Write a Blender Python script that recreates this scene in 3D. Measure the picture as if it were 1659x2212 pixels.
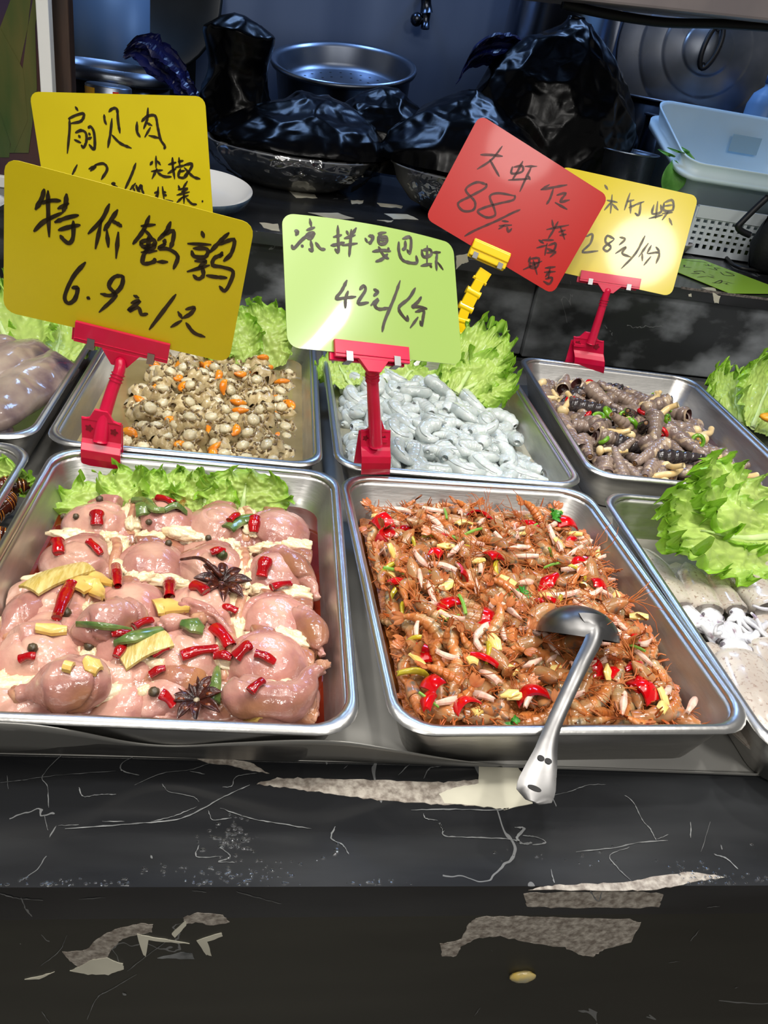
import bpy, math, random
import numpy as np
from mathutils import Vector, Matrix, Euler, noise
from mathutils.bvhtree import BVHTree

for o in list(bpy.data.objects):
    bpy.data.objects.remove(o)
SC = bpy.context.scene
COL = SC.collection
RIM = 0.90          # height of the tray rims
DECK = 0.828        # height of the lower counter
UP = 1.028          # height of the upper counter

# ------------------------------------------------------------------ camera
FPX = 1725.0
PITCH, YAW, ROLL = math.radians(30.34), math.radians(11.19), math.radians(10.13)
CAMP = np.array([0.0, 0.0, RIM + 0.5])
def _basis():
    cp, sp, cy, sy = math.cos(PITCH), math.sin(PITCH), math.cos(YAW), math.sin(YAW)
    f = np.array([sy * cp, cy * cp, -sp]); r = np.array([cy, -sy, 0.0]); d = np.cross(f, r)
    cr, sr = math.cos(ROLL), math.sin(ROLL)
    return cr * r - sr * d, sr * r + cr * d, f
CR, CD, CF = _basis()
cam = bpy.data.cameras.new('camera'); camo = bpy.data.objects.new('camera', cam); COL.objects.link(camo)
cam.sensor_fit = 'HORIZONTAL'; cam.sensor_width = 36.0; cam.lens = FPX * 36.0 / 1659.0
cam.clip_start = 0.02; cam.clip_end = 60
camo.matrix_world = Matrix(((CR[0], -CD[0], -CF[0], CAMP[0]), (CR[1], -CD[1], -CF[1], CAMP[1]),
                            (CR[2], -CD[2], -CF[2], CAMP[2]), (0, 0, 0, 1)))
SC.camera = camo

# ------------------------------------------------------------------ world, lamps, exposure
vs = SC.view_settings
vs.view_transform = 'Standard'; vs.look = 'None'; vs.gamma = 1.0; vs.exposure = -0.22
try: vs.use_curve_mapping = False
except Exception: pass
W = bpy.data.worlds.new('world'); SC.world = W; W.use_nodes = True
W.node_tree.nodes['Background'].inputs[0].default_value = (1.0, 0.985, 0.96, 1)
W.node_tree.nodes['Background'].inputs[1].default_value = 0.22
def lamp(name, loc, target, power, size, col=(1, 1, 1), shape='DISK', size_y=None, spread=None):
    l = bpy.data.lights.new(name, 'AREA'); l.energy = power; l.color = col; l.shape = shape; l.size = size
    if size_y: l.size_y = size_y
    if spread: l.spread = math.radians(spread)
    o = bpy.data.objects.new(name, l); COL.objects.link(o); o.location = loc
    d = Vector(target) - Vector(loc); o.rotation_euler = d.to_track_quat('-Z', 'Y').to_euler()
    return o
WARM = (1.0, 0.965, 0.915); COOL = (0.32, 0.54, 1.0)
for k, (lx, ly) in enumerate([(-0.55, 0.45), (0.15, 0.40), (0.87, 0.34), (-0.50, 1.0), (0.22, 0.95), (0.95, 1.0)]):
    lamp('display_lamp', (lx, ly, 2.25), (lx * 0.9, ly + 0.15, 0.8), 2.7, 0.09, WARM, spread=110)
lamp('aisle_lamp', (-0.5, -1.3, 2.7), (0.1, 0.9, 0.9), 18.0, 0.6, WARM)
lamp('aisle_lamp', (0.82, -0.92, 2.5), (0.6, 1.2, 0.9), 11.0, 0.34, WARM)
lamp('soft_fill', (0.35, 0.35, 2.85), (0.35, 0.35, 0), 24.0, 1.8, WARM, 'RECTANGLE', 1.1)  # added fill light to soften shadows, no fixture stands for it
lamp('kitchen_lamp', (0.95, 2.75, 2.75), (0.8, 2.6, 1.0), 23.0, 0.9, COOL, 'RECTANGLE', 0.3)
lamp('kitchen_lamp', (-0.35, 2.7, 2.75), (-0.2, 2.6, 1.0), 14.0, 0.6, COOL, 'RECTANGLE', 0.3)

# ------------------------------------------------------------------ pixel helpers (frame 1659 x 2212)
def ray(x, y): return ((x - 829.5) / FPX) * CR + ((y - 1106) / FPX) * CD + CF
def onz(x, y, z):
    v = ray(x, y); return CAMP + (z - CAMP[2]) / v[2] * v
def ony(x, y, Y):
    v = ray(x, y); return CAMP + (Y - CAMP[1]) / v[1] * v
def onp(x, y, c, n):
    v = ray(x, y); return CAMP + ((np.array(c) - CAMP) @ n) / (v @ n) * v
def ppm(p): return FPX / ((np.array(p) - CAMP) @ CF)      # pixels per metre at a point

# ------------------------------------------------------------------ mesh builder
def unit(v):
    v = np.asarray(v, float); return v / (np.linalg.norm(v) + 1e-12)
def frame(x=None, y=None, z=None, o=(0, 0, 0)):
    """Matrix whose z (or y) axis is the one given; the other direction is a hint."""
    if z is not None:
        z = unit(z); h = np.array(x if x is not None else (1, 0, 0), float); x = unit(h - (h @ z) * z); y = np.cross(z, x)
    else:
        y = unit(y); h = np.array(x if x is not None else (1, 0, 0), float); x = unit(h - (h @ y) * y); z = np.cross(x, y)
    return Matrix(((x[0], y[0], z[0], o[0]), (x[1], y[1], z[1], o[1]), (x[2], y[2], z[2], o[2]), (0, 0, 0, 1)))
def rotz(a): return np.array([[math.cos(a), -math.sin(a), 0], [math.sin(a), math.cos(a), 0], [0, 0, 1.0]])
class MB:
    def __init__(s): s.V = []; s.F = []; s.M = []; s.n = 0
    def add(s, V, F, mi=0):
        V = np.asarray(V, float).reshape(-1, 3); s.V.append(V)
        s.F += [tuple(int(i) + s.n for i in f) for f in F]; s.M += [mi] * len(F); s.n += len(V); return s
    def grid(s, P, cu=False, cv=False, mi=0):
        P = np.asarray(P, float); n, m, _ = P.shape; F = []
        for i in range(n if cu else n - 1):
            i2 = (i + 1) % n
            for j in range(m if cv else m - 1):
                j2 = (j + 1) % m
                F.append((i * m + j, i * m + j2, i2 * m + j2, i2 * m + j))
        return s.add(P.reshape(-1, 3), F, mi)
    def tube(s, path, r, n=8, caps=True, flat=1.0, hint=(0, 0, 1), mi=0):
        P = np.asarray(path, float); k = len(P); r = np.ones(k) * np.asarray(r, float)
        T = np.gradient(P, axis=0); T /= np.linalg.norm(T, axis=1)[:, None] + 1e-12
        h = np.array(hint, float)
        if abs(h @ T[0]) > 0.95: h = np.array([1.0, 0, 0])
        A = unit(h - (h @ T[0]) * T[0]); rings = []
        th = np.arange(n) * 2 * math.pi / n
        for i in range(k):
            A = unit(A - (A @ T[i]) * T[i]); B = np.cross(T[i], A)
            rings.append(P[i] + r[i] * (np.cos(th)[:, None] * B + flat * np.sin(th)[:, None] * A))
        b = s.n; s.grid(np.array(rings), cv=True, mi=mi)
        if caps:
            s.F += [tuple(b + i for i in range(n)), tuple(b + (k - 1) * n + i for i in reversed(range(n)))]; s.M += [mi, mi]
        return s
    def ell(s, c, r, R=None, nu=14, nv=9, mi=0, jit=0, seed=0, fr=3.0):
        th = np.arange(nu) * 2 * math.pi / nu; ph = np.linspace(0.0, math.pi, nv)
        P = np.stack([np.outer(np.sin(ph), np.cos(th)), np.outer(np.sin(ph), np.sin(th)), np.outer(np.cos(ph), np.ones(nu))], -1)
        if jit:
            for i in range(nv):
                for j in range(nu):
                    q = P[i, j]; P[i, j] = q * (1 + jit * noise.noise(Vector(q * fr) + Vector((seed * 7.3, seed * 3.1, 1))))
        P = P * np.array(r)
        if R is not None: P = P @ np.array(R).T
        return s.grid(P + np.array(c), cv=True, mi=mi)
    def box(s, c, d, R=None, mi=0):
        d = np.array(d) / 2.0
        V = np.array([[x, y, z] for z in (-1, 1) for y in (-1, 1) for x in (-1, 1)]) * d
        if R is not None: V = V @ np.array(R).T
        return s.add(V + np.array(c), [(0, 2, 3, 1), (4, 5, 7, 6), (0, 1, 5, 4), (2, 6, 7, 3), (0, 4, 6, 2), (1, 3, 7, 5)], mi)
    def lathe(s, prof, n=32, c=(0, 0, 0), R=None, a0=0, a1=None, mi=0):
        full = a1 is None
        th = (np.arange(n) * 2 * math.pi / n) if full else np.linspace(a0, a1, n)
        P = np.array([[[r * math.cos(t), r * math.sin(t), z] for t in th] for r, z in prof])
        if R is not None: P = P @ np.array(R).T
        return s.grid(P + np.array(c), cv=full, mi=mi)
    def poly(s, pts, thick, axis, mi=0):
        P = np.asarray(pts, float); n = len(P); a = np.array(axis, float) * thick
        V = np.concatenate([P, P + a]); F = [tuple(range(n))[::-1], tuple(range(n, 2 * n))]
        F += [(i, (i + 1) % n, n + (i + 1) % n, n + i) for i in range(n)]
        return s.add(V, F, mi)
    def build(s, name, mats, parent=None, smooth=True, loc=None, M=None, attr=None, bevel=0):
        me = bpy.data.meshes.new(name)
        V = np.concatenate(s.V) if s.V else np.zeros((0, 3))
        me.from_pydata(V.tolist(), [], s.F)
        if not isinstance(mats, (list, tuple)): mats = [mats]
        for m in mats: me.materials.append(m)
        if len(mats) > 1: me.polygons.foreach_set('material_index', s.M)
        me.polygons.foreach_set('use_smooth', [smooth] * len(me.polygons))
        if attr is not None:
            for k, a in attr.items():
                at = me.attributes.new(k, 'FLOAT', 'POINT'); at.data.foreach_set('value', np.asarray(a, float).ravel())
        me.update()
        o = bpy.data.objects.new(name, me); COL.objects.link(o)
        if M is not None: o.matrix_world = M
        if loc is not None: o.location = loc
        if parent is not None: o.parent = parent
        if bevel:
            b = o.modifiers.new('bevel', 'BEVEL'); b.width = bevel; b.segments = 2; b.limit_method = 'ANGLE'
        return o
def tag(o, label, cat, group=None, kind=None):
    if label: o['label'] = label
    if cat: o['category'] = cat
    if group: o['group'] = group
    if kind: o['kind'] = kind
    return o
def struct(o): o['kind'] = 'structure'; return o
def empty(name, loc=(0, 0, 0), M=None):
    o = bpy.data.objects.new(name, None); COL.objects.link(o); o.empty_display_size = 0.02
    if M is not None: o.matrix_world = M
    else: o.location = loc
    return o
def kids(o): return [c for c in ALL_KIDS.get(o.name, [])]
ALL_KIDS = {}
def own(root, *ch):
    for c in ch: ALL_KIDS.setdefault(root.name, []).append(c)
    return root
def dup(o, loc, rot, sc=1.0, label=None):
    r = o.copy(); COL.objects.link(r); r.location = loc; r.rotation_euler = rot
    r.scale = (sc,) * 3 if np.isscalar(sc) else sc
    if label: r['label'] = label
    for ch in kids(o):
        c = ch.copy(); COL.objects.link(c); c.parent = r
    return r
def at_origin(o):            # re-centre a mesh built in world coordinates on its own base
    me = o.data; n = len(me.vertices); co = np.zeros(n * 3); me.vertices.foreach_get('co', co); co = co.reshape(-1, 3)
    c = (co.min(0) + co.max(0)) / 2; c[2] = co[:, 2].min()
    me.vertices.foreach_set('co', (co - c).ravel()); me.update(); o.location = c.tolist(); return o
def smoothpath(pts, k=6):
    P = [np.array(p, float) for p in pts]
    if len(P) < 3: return np.array([P[0] + (P[-1] - P[0]) * t for t in np.linspace(0, 1, k)])
    Q = [2 * P[0] - P[1]] + P + [2 * P[-1] - P[-2]]; out = []
    for i in range(1, len(Q) - 2):
        a, b, c, d = Q[i - 1:i + 3]
        for t in np.arange(k) / k:
            out.append(0.5 * ((2 * b) + (c - a) * t + (2 * a - 5 * b + 4 * c - d) * t * t + (3 * b - a - 3 * c + d) * t ** 3))
    out.append(P[-1]); return np.array(out)

# ------------------------------------------------------------------ materials
def s2l(c): return tuple(((x / 255.0) / 12.92 if x <= 10 else (((x / 255.0) + 0.055) / 1.055) ** 2.4) for x in c)
def mat(name, c, c2=None, rough=0.4, metal=0.0, scale=20.0, detail=3.0, bump=0.0, bscale=None, coat=0.0, sss=0.0, spec=0.5,
        trans=0.0, rnd=0.0, ramp=(0.35, 0.65), c3=None, spot=None, spotw=0.06, ior=1.45, lin=False, stretch=None, rr=0.0, alpha=1.0, bdist=0.004):
    """c, c2: sRGB 0-255 colours mixed by a noise; spot: (colour, scale, threshold) speckles; rnd: per-object value variation."""
    m = bpy.data.materials.new(name); m.use_nodes = True; nt = m.node_tree; N = nt.nodes; L = nt.links
    b = N['Principled BSDF']; I = b.inputs
    I['Roughness'].default_value = rough; I['Metallic'].default_value = metal; I['Coat Weight'].default_value = coat
    I['Coat Roughness'].default_value = 0.06; I['Specular IOR Level'].default_value = spec; I['IOR'].default_value = ior
    I['Transmission Weight'].default_value = trans; I['Alpha'].default_value = alpha
    if sss:
        I['Subsurface Weight'].default_value = sss; I['Subsurface Radius'].default_value = (1.0, 0.5, 0.35); I['Subsurface Scale'].default_value = 0.006
    tc = N.new('ShaderNodeTexCoord'); co = tc.outputs['Object']
    if stretch:
        mp = N.new('ShaderNodeMapping'); L.new(co, mp.inputs[0]); mp.inputs['Scale'].default_value = stretch; co = mp.outputs[0]
    lc = s2l(c) + (1,)
    cur = None
    if c2 is not None or bump or rr:
        nz = N.new('ShaderNodeTexNoise'); nz.inputs['Scale'].default_value = scale; nz.inputs['Detail'].default_value = detail
        L.new(co, nz.inputs['Vector'])
    if c2 is not None:
        rp = N.new('ShaderNodeValToRGB'); L.new(nz.outputs['Fac'], rp.inputs[0]); e = rp.color_ramp.elements
        e[0].position, e[1].position = ramp; e[0].color = lc; e[1].color = s2l(c2) + (1,)
        if c3 is not None:
            x = e.new((ramp[0] + ramp[1]) / 2 + 0.02); x.color = s2l(c3) + (1,)
        cur = rp.outputs[0]
    if spot:
        sn = N.new('ShaderNodeTexNoise'); sn.inputs['Scale'].default_value = spot[1]; sn.inputs['Detail'].default_value = 2
        L.new(co, sn.inputs['Vector']); sr = N.new('ShaderNodeValToRGB'); L.new(sn.outputs['Fac'], sr.inputs[0])
        sr.color_ramp.elements[0].position = spot[2]; sr.color_ramp.elements[1].position = spot[2] + spotw
        mx = N.new('ShaderNodeMix'); mx.data_type = 'RGBA'; L.new(sr.outputs[0], mx.inputs[0])
        if cur is not None: L.new(cur, mx.inputs[6])
        else: mx.inputs[6].default_value = lc
        mx.inputs[7].default_value = s2l(spot[0]) + (1,); cur = mx.outputs[2]
    if rnd:
        oi = N.new('ShaderNodeObjectInfo'); mr = N.new('ShaderNodeMapRange'); L.new(oi.outputs['Random'], mr.inputs[0])
        mr.inputs[3].default_value = 1 - rnd; mr.inputs[4].default_value = 1 + rnd
        hs = N.new('ShaderNodeHueSaturation'); L.new(mr.outputs[0], hs.inputs['Value'])
        if cur is not None: L.new(cur, hs.inputs['Color'])
        else: hs.inputs['Color'].default_value = lc
        cur = hs.outputs[0]
    if cur is not None: L.new(cur, I['Base Color'])
    else: I['Base Color'].default_value = lc
    if rr:
        mr2 = N.new('ShaderNodeMapRange'); L.new(nz.outputs['Fac'], mr2.inputs[0]); mr2.inputs[1].default_value = 0.3; mr2.inputs[2].default_value = 0.7
        mr2.inputs[3].default_value = rough; mr2.inputs[4].default_value = rough + rr; L.new(mr2.outputs[0], I['Roughness'])
    if bump:
        bn = N.new('ShaderNodeTexNoise'); bn.inputs['Scale'].default_value = bscale or scale; bn.inputs['Detail'].default_value = 3
        L.new(co, bn.inputs['Vector']); bp = N.new('ShaderNodeBump'); bp.inputs['Strength'].default_value = bump; bp.inputs['Distance'].default_value = bdist
        L.new(bn.outputs['Fac'], bp.inputs['Height']); L.new(bp.outputs[0], I['Normal'])
        if coat: L.new(bp.outputs[0], I['Coat Normal'])
    return m
M = {}
M['steel'] = mat('tray_steel', (198, 196, 192), (182, 180, 176), rough=0.32, metal=1, scale=14, rr=0.14, bump=0.05, bscale=60, stretch=(1, 1, 6))
M['rim'] = mat('polished_rim_steel', (208, 207, 204), rough=0.32, metal=1, bump=0.12, bscale=120, bdist=0.002)
M['plate_steel'] = mat('counter_sheet_steel', (160, 158, 152), (135, 134, 130), rough=0.42, metal=0.55, scale=5, rr=0.2, bump=0.04, bscale=8)
M['bgsteel'] = mat('kitchen_steel', (150, 158, 170), (125, 132, 145), rough=0.25, metal=1, scale=6, rr=0.15)
M['darksteel'] = mat('dark_pot_steel', (75, 80, 90), (50, 54, 62), rough=0.25, metal=1, scale=6)
M['wallsteel'] = mat('brushed_wall_steel', (98, 114, 142), (74, 90, 118), rough=0.5, metal=0.6, scale=3, stretch=(1, 1, 0.2), rr=0.15)
M['bag'] = mat('black_bag_film', (3, 3, 4), rough=0.24, spec=0.2, bump=0.15, bscale=22, bdist=0.006)
M['magenta'] = mat('magenta_plastic', (200, 10, 58), (208, 18, 68), rough=0.3, scale=30, coat=0.15)
M['yplastic'] = mat('yellow_plastic', (248, 205, 8), rough=0.3, coat=0.2)
M['spring'] = mat('spring_steel', (150, 150, 150), rough=0.32, metal=1)
M['cardY'] = mat('yellow_card', (200, 182, 18), (194, 176, 14), rough=0.32, scale=6, coat=0.05)
M['cardE'] = mat('bright_yellow_card', (214, 194, 34), rough=0.2, coat=0.35)
M['cardG'] = mat('lime_card', (146, 174, 90), rough=0.25, coat=0.25)
M['cardF'] = mat('green_card', (150, 196, 66), rough=0.3, coat=0.2)
M['cardR'] = mat('red_card', (176, 22, 15), rough=0.3, coat=0.1)
M['ink'] = mat('black_marker_ink', (30, 22, 10), (48, 38, 14), rough=0.35, scale=120)
M['ink_glare'] = mat('glare_paled_ink', (62, 56, 40), (110, 98, 60), rough=0.3, scale=90)  # dark ink made paler: lamp glare on the card is painted into its colour
M['inkred'] = mat('faded_marker_ink', (52, 10, 8), (82, 16, 10), rough=0.35, scale=90)
M['dark'] = mat('dark_hole', (12, 8, 8), rough=0.6)
# ------------------------------------------------------------------ marble
def marble_mat(name, c=(22, 23, 24), haze=(52, 55, 58), rough=0.12, dusty=False):
    m = bpy.data.materials.new(name); m.use_nodes = True; nt = m.node_tree; N = nt.nodes; L = nt.links
    b = N['Principled BSDF']; b.inputs['Specular IOR Level'].default_value = 0.5
    tc = N.new('ShaderNodeTexCoord')
    n1 = N.new('ShaderNodeTexNoise'); n1.inputs['Scale'].default_value = 3.0; n1.inputs['Detail'].default_value = 6
    mp = N.new('ShaderNodeMapping'); mp.inputs['Scale'].default_value = (0.6, 3.0, 3.0) if not dusty else (2.5, 2.5, 4.0)
    L.new(tc.outputs['Object'], mp.inputs[0]); L.new(mp.outputs[0], n1.inputs[0])
    r1 = N.new('ShaderNodeValToRGB'); L.new(n1.outputs[0], r1.inputs[0]); e = r1.color_ramp.elements
    e[0].position = 0.42; e[1].position = 0.80 if not dusty else 0.68; e[0].color = s2l(c) + (1,); e[1].color = s2l(haze) + (1,)
    # hairline veins: the thin zero set of a warped noise
    n2 = N.new('ShaderNodeTexNoise'); n2.inputs['Scale'].default_value = 2.3; n2.inputs['Detail'].default_value = 5; n2.inputs['Distortion'].default_value = 1.5
    L.new(tc.outputs['Object'], n2.inputs[0])
    sb = N.new('ShaderNodeMath'); sb.operation = 'SUBTRACT'; sb.inputs[1].default_value = 0.5; L.new(n2.outputs[0], sb.inputs[0])
    ab = N.new('ShaderNodeMath'); ab.operation = 'ABSOLUTE'; L.new(sb.outputs[0], ab.inputs[0])
    lt = N.new('ShaderNodeMath'); lt.operation = 'LESS_THAN'; lt.inputs[1].default_value = 0.0022; L.new(ab.outputs[0], lt.inputs[0])
    n3 = N.new('ShaderNodeTexNoise'); n3.inputs['Scale'].default_value = 9; L.new(tc.outputs['Object'], n3.inputs[0])
    gt = N.new('ShaderNodeMath'); gt.operation = 'GREATER_THAN'; gt.inputs[1].default_value = 0.55; L.new(n3.outputs[0], gt.inputs[0])
    ml = N.new('ShaderNodeMath'); ml.operation = 'MULTIPLY'; L.new(lt.outputs[0], ml.inputs[0]); L.new(gt.outputs[0], ml.inputs[1])
    m2 = N.new('ShaderNodeMath'); m2.operation = 'MULTIPLY'; m2.inputs[1].default_value = 0.35; L.new(ml.outputs[0], m2.inputs[0])
    mx = N.new('ShaderNodeMix'); mx.data_type = 'RGBA'; L.new(m2.outputs[0], mx.inputs[0]); L.new(r1.outputs[0], mx.inputs[6])
    mx.inputs[7].default_value = s2l((170, 172, 172)) + (1,); L.new(mx.outputs[2], b.inputs['Base Color'])
    mr = N.new('ShaderNodeMapRange'); L.new(n1.outputs[0], mr.inputs[0]); mr.inputs[1].default_value = 0.35; mr.inputs[2].default_value = 0.7
    mr.inputs[3].default_value = rough; mr.inputs[4].default_value = rough + (0.3 if dusty else 0.16); L.new(mr.outputs[0], b.inputs['Roughness'])
    return m
M['marble'] = marble_mat('black_marble', (30, 31, 33), (58, 60, 62), rough=0.12)
M['marbleface'] = marble_mat('black_marble_front', (36, 36, 31), (62, 61, 54), rough=0.35)
M['marbledust'] = marble_mat('dusty_black_marble', (38, 40, 41), (132, 136, 140), rough=0.35, dusty=True)
M['crystal'] = mat('white_crystal_vein', (182, 174, 162), (122, 112, 102), rough=0.6, scale=160, detail=4, bump=0.5, bscale=300, bdist=0.002)
M['quartz'] = mat('smooth_white_quartz', (214, 210, 190), (190, 186, 168), rough=0.25, scale=14)
M['vein'] = mat('white_hairline_vein', (132, 134, 134), (84, 86, 86), rough=0.35, scale=60)
M['greyspot'] = mat('grey_stone_inclusion', (120, 112, 106), (66, 62, 58), rough=0.5, scale=240, detail=4)

EDGE_Y = 0.381          # front edge of the lower counter
def jag(pts, amp, k=5, seed=0, z=None):
    rs = np.random.RandomState(seed); P = [np.array(p, float) for p in pts]; out = []
    for i in range(len(P)):
        a, b = P[i], P[(i + 1) % len(P)]
        for t in np.arange(k) / k: out.append(a + (b - a) * t + rs.uniform(-amp, amp, 2))
    return out
def zm(x0, y0, s): return lambda pts: [(x0 + x * s, y0 + y * s) for x, y in pts]
Z1 = zm(0, 1600, 830 / 1659.0); Z2 = zm(830, 1600, 829 / 1659.0)
slab = MB(); slab.box((0.5, (EDGE_Y + 1.688) / 2, DECK - 0.02), (4.4, 1.688 - EDGE_Y, 0.04))
face = MB(); face.box((0.5, EDGE_Y + 0.035, DECK - 0.04 - 0.38), (4.4, 0.07, 0.76))
TOPZ = DECK + 0.0004
def top_patch(mb, pts, mi, amp=1.2, k=5, seed=0):
    P = [onz(x, y, TOPZ + (0.0002 if mi == 2 else 0)) for x, y in jag(pts, amp, k, seed)]; mb.poly(P, -0.0006, (0, 0, 1), mi)
def face_patch(mb, pts, mi, amp=1.2, k=5, seed=0, yo=0.0):
    P = [ony(x, y, EDGE_Y + yo - (0.0007 if mi == 2 else 0.0004)) for x, y in jag(pts, amp, k, seed)]; mb.poly(P, 0.0006, (0, 1, 0), mi)
def ribbon(P, wid, nrm, jit=0.0, seed=0):
    P = np.array(P); n = np.array(nrm, float); T = np.gradient(P, axis=0); T /= np.linalg.norm(T, axis=1)[:, None] + 1e-12
    S = np.cross(T, n); S /= np.linalg.norm(S, axis=1)[:, None] + 1e-12
    w = np.ones(len(P)) * wid
    if jit: w = w * (1 + jit * np.random.RandomState(seed).uniform(-1, 1, len(P)))
    w = w * np.minimum(1, 0.35 + np.minimum(np.arange(len(P)), np.arange(len(P))[::-1]) * 0.4)
    return np.stack([P - S * w[:, None] / 2, P + S * w[:, None] / 2], 1)
def top_vein(mb, pts, w=1.6, mi=3, seed=0):
    q = smoothpath(pts, 7); rs = np.random.RandomState(seed + len(pts)); q = q + rs.uniform(-0.7, 0.7, q.shape)
    mb.grid(ribbon([onz(x, y, TOPZ + 0.0002) for x, y in q], w / 2600.0, (0, 0, 1), 0.6, seed), mi=mi)
def face_vein(mb, pts, w=1.6, mi=3, seed=0):
    q = smoothpath(pts, 7); rs = np.random.RandomState(seed + len(pts)); q = q + rs.uniform(-0.7, 0.7, q.shape)
    mb.grid(ribbon([ony(x, y, EDGE_Y - 0.0005) for x, y in q], w / 2900.0, (0, -1, 0), 0.6, seed), mi=mi)
# big pale streak and its smooth quartz end
top_patch(slab, [(555, 1693), (600, 1680), (700, 1681), (830, 1686), (960, 1690), (1035, 1682), (1040, 1740), (960, 1738), (830, 1730), (700, 1712), (620, 1702)], 1, 2.0, 9, 1)
top_patch(slab, [(1034, 1652), (1120, 1657), (1140, 1690), (1150, 1735), (1090, 1748), (1035, 1741), (960, 1735), (948, 1715), (985, 1700), (1034, 1692)], 2, 1.5, 6, 2)
top_patch(slab, Z1([(820, 68), (950, 72), (1080, 92), (1160, 140), (1090, 130), (1000, 108), (900, 95)]), 1, 1.6, 5, 3)
top_patch(slab, Z2([(620, 645), (740, 622), (900, 618), (1060, 610), (1180, 585), (1330, 565), (1470, 588), (1330, 612), (1200, 640), (1050, 648)]), 1, 1.8, 7, 4)
for i, (p, w) in enumerate([
    ([(270, 55), (185, 150), (205, 200), (210, 290)], 1.4), ([(580, 65), (525, 100), (530, 130), (600, 148)], 2.6),
    ([(580, 192), (700, 140), (820, 125), (910, 95)], 1.6), ([(820, 130), (885, 145)], 2), ([(340, 200), (360, 240), (430, 232), (500, 232)], 1.8),
    ([(1110, 140), (1020, 155), (1000, 195), (960, 200)], 1.6), ([(1080, 190), (970, 240), (880, 290), (760, 340), (560, 360), (280, 380)], 2.4),
    ([(850, 285), (750, 325), (650, 350)], 1.6), ([(700, 185), (730, 220), (830, 240), (860, 262)], 1.2), ([(900, 300), (920, 342), (1000, 332)], 1.6),
    ([(950, 290), (1080, 335), (1210, 358), (1345, 380)], 2.0), ([(440, 348), (540, 348)], 2.0), ([(250, 366), (340, 364)], 1.6),
    ([(1448, 370), (1430, 420), (1480, 450), (1505, 490)], 2.4), ([(860, 450), (850, 500), (960, 500)], 1.8), ([(950, 460), (995, 500), (945, 522), (1015, 525)], 2.6),
    ([(30, 150), (35, 210)], 1.4), ([(60, 175), (240, 150), (500, 130)], 0.9), ([(0, 180), (120, 168)], .8), ([(190, 320), (208, 388)], 1.4)]):
    top_vein(slab, Z1(p), w, seed=i)
for i, (p, w) in enumerate([
    ([(110, 100), (60, 150)], 2.2), ([(245, 110), (195, 120), (170, 165)], 2.4), ([(710, 240), (800, 220), (880, 192), (960, 188)], 1.4),
    ([(1040, 235), (1080, 270), (1115, 340), (1150, 380), (1175, 430)], 2.2), ([(830, 480), (1000, 462), (1100, 440), (1225, 430)], 2.2), ([(1060, 460), (975, 495), (1010, 550), (1070, 608)], 1.8),
    ([(1325, 350), (1325, 420)], 2.2), ([(1455, 450), (1460, 470)], 2.5), ([(1425, 490), (1480, 510), (1530, 555)], 3.5), ([(235, 355), (255, 380), (265, 412), (400, 418), (540, 425), (590, 440)], 2.2),
    ([(240, 355), (258, 392)], 4.0), ([(170, 315), (180, 335), (230, 345)], 2.2), ([(565, 375), (605, 378), (575, 420), (600, 445), (640, 440)], 5.0), ([(600, 410), (650, 415), (700, 440), (640, 450)], 3.0),
    ([(720, 555), (735, 615)], 3.0), ([(1230, 405), (1180, 425)], 1.4), ([(1410, 350), (1370, 480)], 0.9), ([(115, 300), (280, 296), (480, 300), (540, 290)], 2.6)]):
    top_vein(slab, Z2(p), w, seed=40 + i)
# the same veins and inclusions on the front face
FY = 0.0
def fp(pts, mi, amp, k, seed): face_patch(face, pts, mi, amp, k, seed, FY)
fp(Z1([(270, 915), (370, 905), (430, 850), (510, 810), (610, 790), (660, 795), (655, 825), (610, 835), (530, 855), (490, 890), (460, 940), (350, 985), (300, 950)]), 1, 1.4, 5, 11)
fp(Z1([(345, 975), (400, 945), (460, 940), (530, 965), (535, 985), (470, 1012), (380, 1010), (300, 995)]), 2, 1.2, 5, 12)
fp(Z1([(590, 835), (660, 850), (740, 862), (820, 878), (740, 872), (640, 862), (630, 935), (615, 920)]), 2, 0.8, 3, 13)
fp(Z1([(790, 765), (850, 745), (960, 755), (990, 785), (920, 800), (860, 785), (800, 790)]), 1, 1.6, 4, 14)
fp(Z1([(740, 835), (800, 780), (805, 800), (755, 850)]), 2, 0.8, 4, 15)
fp(Z1([(850, 865), (955, 830), (960, 845), (895, 870), (915, 930), (890, 925)]), 2, 1.0, 4, 16)
fp(Z1([(680, 940), (780, 915), (830, 920), (840, 945), (760, 942)]), 3, 1.0, 4, 17)
fp(Z1([(105, 1032), (180, 1015), (235, 1000), (170, 1030)]), 2, 0.6, 3, 18)
fp(Z2([(605, 662), (800, 655), (1000, 652), (1210, 662), (1185, 720), (1000, 724), (800, 722), (615, 720)]), 1, 1.8, 7, 19)
fp(Z2([(365, 790), (410, 763), (600, 760), (800, 768), (1060, 773), (1110, 790), (1065, 870), (950, 905), (900, 935), (840, 925), (780, 895), (620, 872), (500, 845), (410, 852), (335, 885), (310, 932), (250, 930), (243, 880), (330, 860)]), 1, 1.6, 6, 20)
for i, (p, w) in enumerate([([(0, 660), (70, 680), (185, 690)], 2.4), ([(340, 685), (455, 678)], 1.6), ([(830, 648), (890, 655)], 1.6), ([(1020, 652), (1120, 680), (1215, 705)], 1.4),
                            ([(740, 850), (640, 925), (550, 995)], 2.0), ([(590, 1010), (470, 1080), (420, 1110), (375, 1205)], 2.0), ([(290, 840), (255, 910), (175, 972)], 1.4), ([(180, 1170), (215, 1220)], 1.4), ([(530, 1090), (545, 1100)], 6)]):
    face_vein(face, Z1(p), w, seed=80 + i)
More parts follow.
